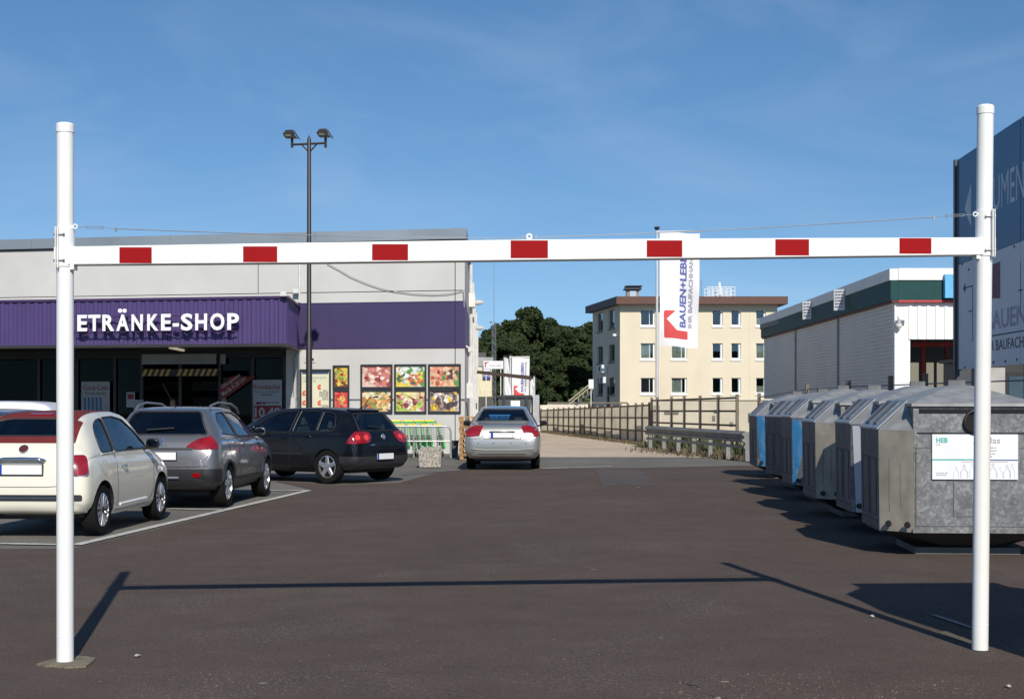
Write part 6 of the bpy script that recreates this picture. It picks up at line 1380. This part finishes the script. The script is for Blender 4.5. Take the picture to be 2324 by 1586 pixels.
while k*.3 < zt_-.3: z = k*.3; mb.tube([(q.x-.14, 116, z), (q.x+.14, 116, z+.3)] if k % 2 else [(q.x+.14, 116, z), (q.x-.14, 116, z+.3)], .012, 3); k += 1
mb.build('lattice', mat('mast_grey', (.2, .22, .24), .6), t); MB().tube([(q.x, 116, zt_-.4), (q.x, 116, zt2)], [.03, .014], 5).build('rod', MATS['mast_grey'], t); MB().lathe((q.x-.35, 116, zt_-.05), (1, 0, .2), [(0, .1), (.12, .06), (.2, .02)], 8).build('horn', MATS['mast_grey'], t)
# pale crane arm / beam across the yard
t = thing('boom', 'dark brown beam reaching from the supermarket side over the yard to a thin post', 'boom', tuple(at(1206, 935, 80)))
mb = MB(); pa, pb = at(1083, 844, 80), at(1206, 857.5, 80)
mb.hexa([pa+Vector((0, -.12, -.09)), pb+Vector((0, -.12, -.11)), pb+Vector((0, .12, -.11)), pa+Vector((0, .12, -.09)), pa+Vector((0, -.12, .08)), pb+Vector((0, -.12, .10)), pb+Vector((0, .12, .10)), pa+Vector((0, .12, .08))]); mb.build('beam', mat('rust_brown', (.04, .022, .016), .7), t)
MB().tube([(pb.x-.05, 80, 0), (pb.x-.05, 80, pb.z)], .05, 6).build('post', pipe_m, t)
MB().tube([pa, at(1078, 850, 80)], .06, 6).build('hinge', pipe_m, t)
t = thing('gate_cabinet', 'upright grey steel cabinet at the start of the grey fence', 'cabinet', tuple(G(1218, 985))); Yq = 72; qa, qb = at(1212.5, 0, Yq), at(1224, 0, Yq); MB().box(qa.x, qb.x, Yq, Yq+.3, 0, at(0, 896, Yq).z).build('cabinet', mat('cabinet_grey', (.34, .35, .36), .6), t); MB().box(qa.x-.03, qb.x+.03, Yq-.05, Yq+.35, 0, .5).build('plinth', pipe_m, t)
t = thing('skip_container', 'dark steel skip with a white sheet standing beyond the silver saloon', 'skip', tuple(at(1168, 950, 62))); Yq = 62; qa, qb = at(1130, 0, Yq), at(1206, 0, Yq); zq = at(0, 903, Yq).z
dks = mat('skip_steel', (.05, .06, .07), .6, var=.15)
MB().hexa([(qa.x+.2, Yq, .2), (qb.x-.1, Yq, .2), (qb.x-.1, Yq+5, .2), (qa.x+.2, Yq+5, .2), (qa.x, Yq, zq), (qb.x, Yq, zq), (qb.x, Yq+5, zq), (qa.x, Yq+5, zq)]).build('tub', dks, t); MB().box(qa.x-.05, qb.x+.05, Yq-.08, Yq+5, zq+.003, zq+.12).build('rim', mat('skip_rim', (.02, .025, .03), .5), t)
for u in (.15, .5, .82): MB().box(qa.x+(qb.x-qa.x)*u, qa.x+(qb.x-qa.x)*u+.1, Yq-.09, Yq-.003, .25, zq-.002).build('rib', MATS['skip_rim'], t)
sa = at(1159, 0, Yq); sb = at(1180, 0, Yq); MB().box(sa.x, sb.x, Yq-.12, Yq-.1, at(0, 925, Yq).z, at(0, 909, Yq).z).build('white_sheet', sgw, t)
t = thing('metal_stairs', 'outdoor metal stairs rising to the shaded end of the cream block', 'stairs', tuple(at(1300, 935, 105))); Yq = 106; mb = MB(); s0 = at(1292, 928, Yq); s1 = at(1344, 886, Yq)
for dy in (0, 1.2): mb.hexa([s0+Vector((0, dy, -.2)), s1+Vector((0, dy, -.2)), s1+Vector((0, dy+.06, -.2)), s0+Vector((0, dy+.06, -.2)), s0+Vector((0, dy, .0)), s1+Vector((0, dy, .0)), s1+Vector((0, dy+.06, .0)), s0+Vector((0, dy+.06, .0))])
mb.build('stringer', dks, t)
for k in range(10): c_ = s0.lerp(s1, (k+.5)/10); MB().box(c_.x-.12, c_.x+.12, Yq+.06, Yq+1.2, c_.z-.08, c_.z-.04).build('step', galv, t)
mb = MB().tube([s0+Vector((0, 0, .35)), s1+Vector((0, 0, .35))], .05, 5); mb.tube([s0+Vector((0, 1.2, .55)), s1+Vector((0, 1.2, .55))], .05, 5)
for k in range(6): c_ = s0.lerp(s1, k/5); mb.tube([c_, c_+Vector((0, 0, .35))], .03, 4)
mb.build('handrail', mat('stair_rail', (.4, .36, .26), .6), t)
t = thing('white_sign', 'blank white sign standing above the metal stairs', 'sign', tuple(at(1341, 930, 104))); a, b = at(1336, 882, 104), at(1347, 861, 104); MB().box(a.x, b.x, 104, 104.08, a.z, b.z).build('board', sgw, t); MB().tube([((a.x+b.x)/2, 104.12, 0), ((a.x+b.x)/2, 104.12, b.z-.2)], .04, 5).build('post', pipe_m, t)
# ------------------------------------------------------------------ trees
leafm = cells('tree_leaves', [(.015, .026, .012), (.024, .040, .016), (.011, .020, .010), (.034, .050, .020), (.016, .030, .014)], .9, rough=1, distort=1, fine=2)
leafy = cells('yellow_leaves', [(.10, .13, .03), (.07, .10, .025), (.13, .14, .04)], 1.2, rough=.6, distort=1, fine=2)
bark = mat('bark', (.06, .045, .032), .9, var=.3, vscale=6, bump=.6)
nrg = np.random.default_rng(5)
def leaf_mesh(cs, rad, n, size):
    """small leaf faces spread through clumps: cs = clump centres, rad = clump radii"""
    cs = np.array(cs); rad = np.array(rad); pk = rad**2; idx = nrg.choice(len(cs), n, p=pk/pk.sum()); d = nrg.normal(size=(n, 3)); d /= np.linalg.norm(d, axis=1)[:, None]
    r = rad[idx]*(.55+.5*nrg.random(n)**.6); c = cs[idx]+d*r[:, None]*np.array([1, 1, .8])
    nr = d+nrg.normal(size=(n, 3))*.6; nr /= np.linalg.norm(nr, axis=1)[:, None]; a = np.cross(nr, nrg.normal(size=(n, 3))); a /= np.linalg.norm(a, axis=1)[:, None]; b = np.cross(nr, a); s = size*(.5+nrg.random(n))[:, None]
    V = np.stack([c-a*s, c-b*s*.5, c+a*s, c+b*s*.5], 1).reshape(-1, 3); me = bpy.data.meshes.new('crown'); me.vertices.add(len(V)); me.vertices.foreach_set('co', V.ravel()); me.loops.add(4*n); me.loops.foreach_set('vertex_index', np.arange(4*n)); me.polygons.add(n); me.polygons.foreach_set('loop_start', np.arange(0, 4*n, 4)); me.update(calc_edges=True); me.validate(); return me
def tree(x, Y, ztop, rw, label, n=16000, low=1.0, m=None, size=.24, group='trees of the wood beyond the yard', tk=.35):
    t = thing('tree', label, 'tree', (x, Y, 0), group); h = ztop; rr = random.Random(int(x*100+Y)); mb = MB()
    th = h*.42; mb.tube([(x, Y, 0), (x+.1, Y, th*.5), (x-.1, Y, th), (x, Y, h*.75)], [tk, tk*.8, tk*.6, tk*.2], 9); cs = []; rad = []
    for k in range(9):
        an = k*2.4+rr.random(); L_ = rw*rr.uniform(.5, .85); z0 = th*rr.uniform(.55, 1.1); e = Vector((x+math.cos(an)*L_, Y+math.sin(an)*L_, z0+h*rr.uniform(.12, .3))); mb.tube([(x, Y, z0), (x+math.cos(an)*L_*.5, Y+math.sin(an)*L_*.5, z0+h*.1), e], [tk*.45, tk*.28, tk*.08], 6)
    mb.build('trunk', bark, t, smooth=60)
    for k in range(84):
        an = rr.random()*6.283; u = rr.random(); zz = low+(h-low)*(.08+.86*u); prof_ = math.sin(math.pi*min(1, (.18+.80*u)))**.55; q = rw*prof_*rr.uniform(.45, .98); R_ = rw*rr.uniform(.09, .25); R_ = min(R_, (h-zz)*.9+.35)
        cs.append((math.cos(an)*q, math.sin(an)*q, min(zz, h-R_*.8))); rad.append(R_)
    me = leaf_mesh(cs, rad, n, size); link('crown', me, m or leafm, t); return t
for (px_, yt, Y, rw, lab, n) in ((1192, 699, 150, 4.6, 'tallest dark tree of the wood with a domed crown behind the far flags', 26000), (1160, 724, 158, 3.6, 'dark tree just left of the tallest domed crown', 14000), (1228, 722, 155, 4.0, 'dark tree just right of the tallest domed crown', 16000), (1130, 752, 146, 3.2, 'lower dark tree behind the radio mast', 12000), (1095, 765, 150, 3.0, 'small dark tree top at the end of the supermarket wall', 9000),
        (1262, 735, 160, 3.8, 'dark tree in the dip between the two high crowns', 13000), (1298, 742, 150, 3.4, 'dark tree left of the shaded end wall', 13000), (1328, 731, 156, 3.8, 'dark tree whose crown touches the left edge of the cream block', 15000), (1365, 742, 162, 4.0, 'dark tree mostly hidden behind the cream block', 9000),
        (1245, 800, 140, 3.4, 'low dark bushy tree in front of the wood, right of the far flags', 14000), (1175, 812, 142, 3.2, 'low dark bushy tree in front of the wood behind the far flags', 12000), (1300, 815, 141, 3.2, 'low dark bushy tree in front of the wood near the metal stairs', 13000), (1120, 825, 139, 2.8, 'low dark bushy tree at the foot of the radio mast', 9000)):
    tree(at(px_, 0, Y).x, Y, at(0, yt, Y).z, rw, lab, n=n, low=1.4 if yt < 790 else .3, size=.22)
q = at(1316, 0, 115); tree(q.x, 115, at(0, 877, 115).z, .9, 'small yellow-green bush beside the metal stairs', n=2600, low=.1, m=leafy, size=.10, group='bushes by the rear wall', tk=.06)
q = at(1258, 0, 115); tree(q.x, 115, at(0, 893, 115).z, .9, 'small dull green bush beside the far grey boarded wall', n=2000, low=.1, m=leafm, size=.10, group='bushes by the rear wall', tk=.06)
# weeds along the fence foot
wd_ = mat('weed_green', (.06, .08, .03), .8, var=.4, vscale=3); dry = mat('dry_weeds', (.12, .095, .055), .9, var=.4, vscale=3)
def weeds(A, B, n, hmax, m, name, wid=.35, clump=None):
    V = []; Fc = []
    for k in range(n):
        u = random.random(); c_ = Vector(A).lerp(Vector(B), u)+Vector((random.gauss(0, wid), random.gauss(0, wid), 0)); hh = hmax*random.uniform(.25, 1)*(1 if clump is None else (.25+.75*abs(math.sin(u*clump))**2)); an = random.random()*6.28; d = Vector((math.cos(an), math.sin(an), 0)); e = Vector((-d.y, d.x, 0)); w_ = random.uniform(.012, .04)
        b = len(V); tp = c_+d*hh*.35+Vector((0, 0, hh)); V += [c_-e*w_*.4, c_+e*w_*.4, c_+d*hh*.15+Vector((0, 0, hh*.55))+e*w_, tp, c_+d*hh*.15+Vector((0, 0, hh*.55))-e*w_]; Fc.append((b, b+1, b+2, b+3, b+4))
    o = MB().add(V, Fc).build(name, m); o['kind'] = 'stuff'; return o
weeds((4.75, 51.5, 0), (6.4, 42, 0), 2600, .22, dry, 'dry_weeds', .22); weeds((4.8, 50.5, 0), (6.6, 41.6, 0), 1500, .75, wd_, 'weeds', .2, clump=11)
weeds((1.6, 76, 0), (4.9, 53.5, 0), 2600, .14, dry, 'dry_weeds', .16); weeds((4.9, 48, 0), (6.5, 40, 0), 1200, .16, dry, 'dry_weeds', .5)
sheet('verge', [(4.25, 52.8), (5.2, 53.6), (7.4, 42), (9, 32), (8.2, 30), (6.3, 38.5), (5.4, 43)], .003, earth)
# ------------------------------------------------------------------ things in front of the supermarket wall
t = thing('concrete_planter', 'small square exposed-aggregate concrete block on the ground before the trolley rail', 'planter', tuple(G(975, 1060)))
g0, g1 = G(951, 1061), G(1001, 1061); zz = 1.6-(1015-910)/FP*g0.y; agg = cells('exposed_aggregate', [(.42, .38, .32), (.3, .27, .23), (.5, .46, .4), (.2, .17, .14), (.36, .33, .29)], 40, rough=.9, distort=.3, bump=.8, fine=90)
MB().hexa([(g0.x+.01, g0.y, .0), (g1.x-.01, g0.y, 0), (g1.x-.01, g0.y+.5, 0), (g0.x+.01, g0.y+.5, 0), (g0.x-.02, g0.y-.02, zz-.09), (g1.x+.01, g0.y-.02, zz-.09), (g1.x+.01, g0.y+.52, zz-.09), (g0.x-.02, g0.y+.52, zz-.09)]).build('block', agg, t, bevel=.012)
MB().box(g0.x+.03, g1.x-.03, g0.y+.02, g0.y+.47, zz-.088, zz).build('top', agg, t, bevel=.01)
t = thing('trolley_rail', 'galvanised tube railing in front of the green shopping trolleys', 'railing', tuple(G(960, 1038))); Yq = 41.5; stl = mat('rail_steel', (.5, .5, .47), .35, metal=.6)
xa, xb = at(880, 0, Yq).x, at(1023, 0, Yq).x; z1 = at(0, 967, Yq).z; z2 = at(0, 1001, Yq).z
MB().tube([(xa, Yq, z1), (xb-.15, Yq, z1), (xb-.04, Yq, z1-.04), (xb, Yq, z1-.15), (xb, Yq, 0)], .028, 8).build('top_rail', stl, t, smooth=60); MB().tube([(xa, Yq, z2), (xb, Yq, z2)], .02, 8).build('middle_rail', stl, t)
for x_ in (at(939, 0, Yq).x, xa): MB().tube([(x_, Yq, 0), (x_, Yq, z1)], .025, 8).build('post', stl, t)
gm = mat('trolley_green', (.05, .40, .09), .45); ym = mat('trolley_yellow', (.75, .6, .05), .45)
def trolley(x, Y, label):
    t = thing('shopping_trolley', label, 'shopping trolley', (x, Y, 0), 'green shopping trolleys behind the rail', local=True)
    mb = MB()
    for sx in (-.2, .2): mb.tube([(sx, -.35, .12), (sx, .3, .16), (sx*1.05, .38, .9), (sx*1.05, .55, 1.02)], .02, 6); mb.tube([(sx, -.3, .12), (sx, .1, .5), (sx, .36, .62)], .016, 6)
    mb.build('frame', stl, t)
    for sx in (-1, 1):
        pl = [(sx*.235, -.32, .24), (sx*.235, -.05, .2), (sx*.235, .12, .42), (sx*.235, .30, .30), (sx*.235, .36, .60), (sx*.235, .45, .90), (sx*.235, .33, .92), (sx*.235, .22, .62), (sx*.235, .02, .58), (sx*.235, -.2, .40)]
        MB().prism(pl, (sx*.05, 0, 0)).build('side_panel', gm, t)
    mb = MB()
    for k in range(7):
        zz = .5+k*.065; mb.tube([(-.2, -.42+.0*k, zz), (.2, -.42, zz)], .008, 4); mb.tube([(-.2, -.42, zz), (-.21, .38, zz)], .006, 4); mb.tube([(.2, -.42, zz), (.21, .38, zz)], .006, 4)
    for k in range(6): xx = -.2+k*.08; mb.tube([(xx, -.42, .5), (xx, -.42, .9)], .006, 4)
    mb.build('basket', stl, t)
    MB().tube([(-.14, .5, 1.02), (.14, .5, 1.02)], .034, 8).build('handle', ym, t); MB().box(-.12, .12, -.45, -.36, .90, .95).build('front_bumper', ym, t); MB().box(-.14, .14, .3, .46, .95, 1.0).build('child_seat', gm, t)
    for sx in (-.19, .19):
        for sy in (-.33, .28): MB().lathe((sx-.02, sy, .06), (1, 0, 0), [(0, .06), (.04, .06)], 12).build('wheel', black, t)
    return t
tr = trolley(at(905, 0, 42.6).x, 42.6, 'green shopping trolley, leftmost behind the rail'); tr.rotation_euler.z = R(12)
for k, (x_, lab) in enumerate(((931, 'second green shopping trolley from the left behind the rail'), (957, 'third green shopping trolley from the left behind the rail'), (983, 'green shopping trolley, rightmost behind the rail'))): dup(tr, (at(x_, 0, 42.6).x, 42.6+.1*k, 0), R(12+3*k), lab)
t = thing('wall_bin', 'small dark grey bin on the ground between the rail and the pallets', 'bin', tuple(at(1032, 1040, 42.2))); a, b = at(1024, 0, 42.2), at(1040, 0, 42.2); MB().hexa([(a.x+.02, 42.2, 0), (b.x-.02, 42.2, 0), (b.x-.02, 42.5, 0), (a.x+.02, 42.5, 0), (a.x, 42.2, .42), (b.x, 42.2, .42), (b.x, 42.5, .42), (a.x, 42.5, .42)]).build('body', mat('bin_grey', (.06, .07, .08), .5), t, bevel=.02); MB().box(a.x-.01, b.x+.01, 42.18, 42.52, .422, .47).build('lid', blackpl, t)
wood = mat('pallet_wood', (.42, .24, .10), .8, var=.25, vscale=5)
for k in range(8):
    z = k*.148; x0 = at(1042, 0, 40.2).x+random.uniform(-.02, .02); t = thing('pallet', ('lowest', 'second lowest', 'third', 'fourth', 'fifth', 'sixth', 'second highest', 'topmost')[k]+' orange-brown wooden pallet in the stack left of the silver saloon', 'pallet', (x0, 40.2, z), 'stacked wooden pallets', local=True)
    for q in range(3): MB().box(0, .8, .02+q*.53, .12+q*.53, .0, .022).build('board', wood, t); 
    for q in range(5): MB().box(0, .8, .0+q*.265, .12+q*.265, .112, .134).build('board', wood, t)
    for sx in (0, .35, .7):
        for sy in (.02, .55, 1.08): MB().box(sx, sx+.1, sy, sy+.1, .0225, .1115).build('block', wood, t)
# two people inside the dark shop front
def person(x, Y, h, label, shirt, trous, hairc, yaw, lean=.0):
    s = h/1.75; t = thing('person', label, 'person', (x, Y, 0), local=True, rz=yaw)
    J = {'pel': (0, 0, .95, .125), 'sp': (0, .01, 1.15, .125), 'ch': (0, .02+lean*.5, 1.36, .145), 'nk': (0, .02+lean, 1.50, .06), 'hd0': (0, 0+lean, 1.60, .085), 'hd': (0, -.005+lean, 1.68, .095), 'tp': (0, .005+lean, 1.745, .06)}
    E = [('pel', 'sp'), ('sp', 'ch'), ('ch', 'nk'), ('nk', 'hd0'), ('hd0', 'hd'), ('hd', 'tp')]
    for q, sx in (('l', -1), ('r', 1)):
        J.update({q+'sh': (sx*.18, .02+lean*.8, 1.42, .062), q+'el': (sx*.24, .0, 1.15, .045), q+'wr': (sx*.2, -.18, .98, .03), q+'ha': (sx*.19, -.25, .96, .034), q+'hp': (sx*.10, 0, .90, .095), q+'kn': (sx*.11, -.02, .50, .062), q+'an': (sx*.12, .02, .09, .042), q+'to': (sx*.13, -.15, .035, .035)})
        E += [('ch', q+'sh'), (q+'sh', q+'el'), (q+'el', q+'wr'), (q+'wr', q+'ha'), ('pel', q+'hp'), (q+'hp', q+'kn'), (q+'kn', q+'an'), (q+'an', q+'to')]
    ks = list(J); me = bpy.data.meshes.new('body'); me.from_pydata([tuple(c*s for c in J[k][:3]) for k in ks], [(ks.index(a), ks.index(b)) for a, b in E], []); o = bpy.data.objects.new('tmp', me); COL.objects.link(o)
    o.modifiers.new('s', 'SKIN'); 
    for i, k in enumerate(ks): me.skin_vertices[0].data[i].radius = (J[k][3]*s, J[k][3]*s*(.8 if k in ('sp', 'ch', 'pel') else 1))
    me.skin_vertices[0].data[0].use_root = True; o.modifiers.new('u', 'SUBSURF').levels = 1
    m2 = bpy.data.meshes.new_from_object(o.evaluated_get(bpy.context.evaluated_depsgraph_get())); bpy.data.objects.remove(o)
    for m_ in (mat('skin', (.35, .2, .14), .6), trous, shirt, hairc): pass
    m2.name = 'body'; b = link('body', m2, mat('skin', (.35, .2, .14), .6), t, 80); m2.materials.append(trous); m2.materials.append(shirt); m2.materials.append(hairc)
    for f in m2.polygons:
        z = f.center.z/s; f.material_index = 1 if z < .97 and abs(f.center.x) < .19*s and f.center.y > -.17*s else 2 if z < 1.49 and not (f.center.y < -.14*s) else 0
        if z > 1.63 and f.center.y > -.03*s or z > 1.73: f.material_index = 3
    MB().tube([(0, -.09*s+lean, 1.66*s), (0, -.115*s+lean, 1.63*s)], [.01, .014], 6).build('nose', MATS['skin'], t)
    mb = MB()
    for sx in (-.03, .03): mb.lathe((sx*s, -.088*s+lean, 1.68*s), (0, -1, 0), [(0, .012), (.006, .006)], 8)
    mb.build('eyes', blackpl, t)
    for sx in (-1, 1):
        mb = MB()
        for f_ in range(4): mb.tube([(sx*.19*s+(f_-1.5)*.02, -.27*s, .955*s), (sx*.19*s+(f_-1.5)*.021, -.31*s, .94*s), (sx*.19*s+(f_-1.5)*.02, -.33*s, .915*s)], [.010, .009, .007], 5)
        mb.tube([(sx*.165*s, -.24*s, .96*s), (sx*.15*s, -.28*s, .955*s)], [.011, .008], 5); mb.build('fingers', MATS['skin'], t)
    return t
cg = mat('pale_shirt', (.3, .27, .22), .9, var=.1); cb = mat('dark_trousers', (.02, .02, .03), .9, var=.1); cn = mat('navy_jacket', (.02, .025, .04), .9, var=.1); hr = mat('grey_hair', (.2, .17, .13), .9)
p = at(508, 0, 44.8); person(p.x, 44.8, 1.72, 'person in a pale shirt standing in the shop entrance seen above the grey car', cg, cb, hr, R(160))
p = at(392, 0, 45.2); person(p.x, 45.2, 1.66, 'person in a dark jacket standing in the shop entrance left of the pale shirt', cn, cb, hr, R(30))

# loose crumbs of asphalt where the surface has broken up
V = []; Fc = []; rg = random.Random(3)
spots = [(1560, 1575, .25, 260), (1640, 1600, .3, 300), (1900, 1590, .5, 500), (2080, 1560, .4, 300), (2150, 1600, .5, 300), (560, 1540, .5, 260), (900, 1530, .8, 200), (400, 1570, .6, 160), (1250, 1500, 1.6, 200), (1000, 1480, 2.6, 200), (1750, 1540, .3, 260)]
for (x, y, sp, n) in spots:
    g = G(x, y)
    for k in range(n):
        px, py = g.x+rg.gauss(0, sp*.8), g.y+rg.gauss(0, sp*.45); s = rg.uniform(.002, .006)*(1.6 if rg.random() < .06 else 1); b = len(V); a0 = rg.random()*6
        V += [(px+math.cos(a0+q*2.1)*s*rg.uniform(.7, 1.3), py+math.sin(a0+q*2.1)*s*rg.uniform(.7, 1.3), -.004) for q in range(3)]+[(px, py, -.004+s*rg.uniform(.5, 1.0))]; Fc += [(b, b+1, b+3), (b+1, b+2, b+3), (b+2, b, b+3)]
o = MB().add(V, Fc).build('gravel_crumbs', cells('crumb_stone', [(.10, .082, .07), (.15, .125, .10), (.07, .058, .05), (.19, .16, .13), (.09, .075, .066)], 30, rough=.95)); o['kind'] = 'stuff'

# cracks in the old asphalt near the camera
crk = mat('crack_dark', (.018, .016, .015), .95)
for (pts_, w_) in (([(1535, 1545), (1556, 1549), (1575, 1562), (1590, 1570), (1604, 1571), (1622, 1580), (1655, 1583)], .012), ([(1560, 1552), (1580, 1556), (1596, 1564)], .02), ([(1990, 1545), (2004, 1552), (2012, 1566), (2008, 1578)], .007), ([(700, 1531), (760, 1524), (830, 1522), (905, 1527), (960, 1524)], .006)):
    g = [G(*p) for p in pts_]; path = []
    for i in range(len(g)-1):
        for j in range(5): q = g[i].lerp(g[i+1], j/5); path.append((q.x+rg.gauss(0, w_*.5), q.y+rg.gauss(0, w_*.9)))
    up_ = [(x, y+w_*rg.uniform(.1, .9)) for x, y in path]; V = [(x, y, -.0015) for x, y in path]+[(x, y, -.0015) for x, y in up_]; k = len(path)
    o = MB().add(V, [(i, i+1, k+i+1, k+i) for i in range(k-1)]).build('asphalt_crack', crk); o['kind'] = 'structure'
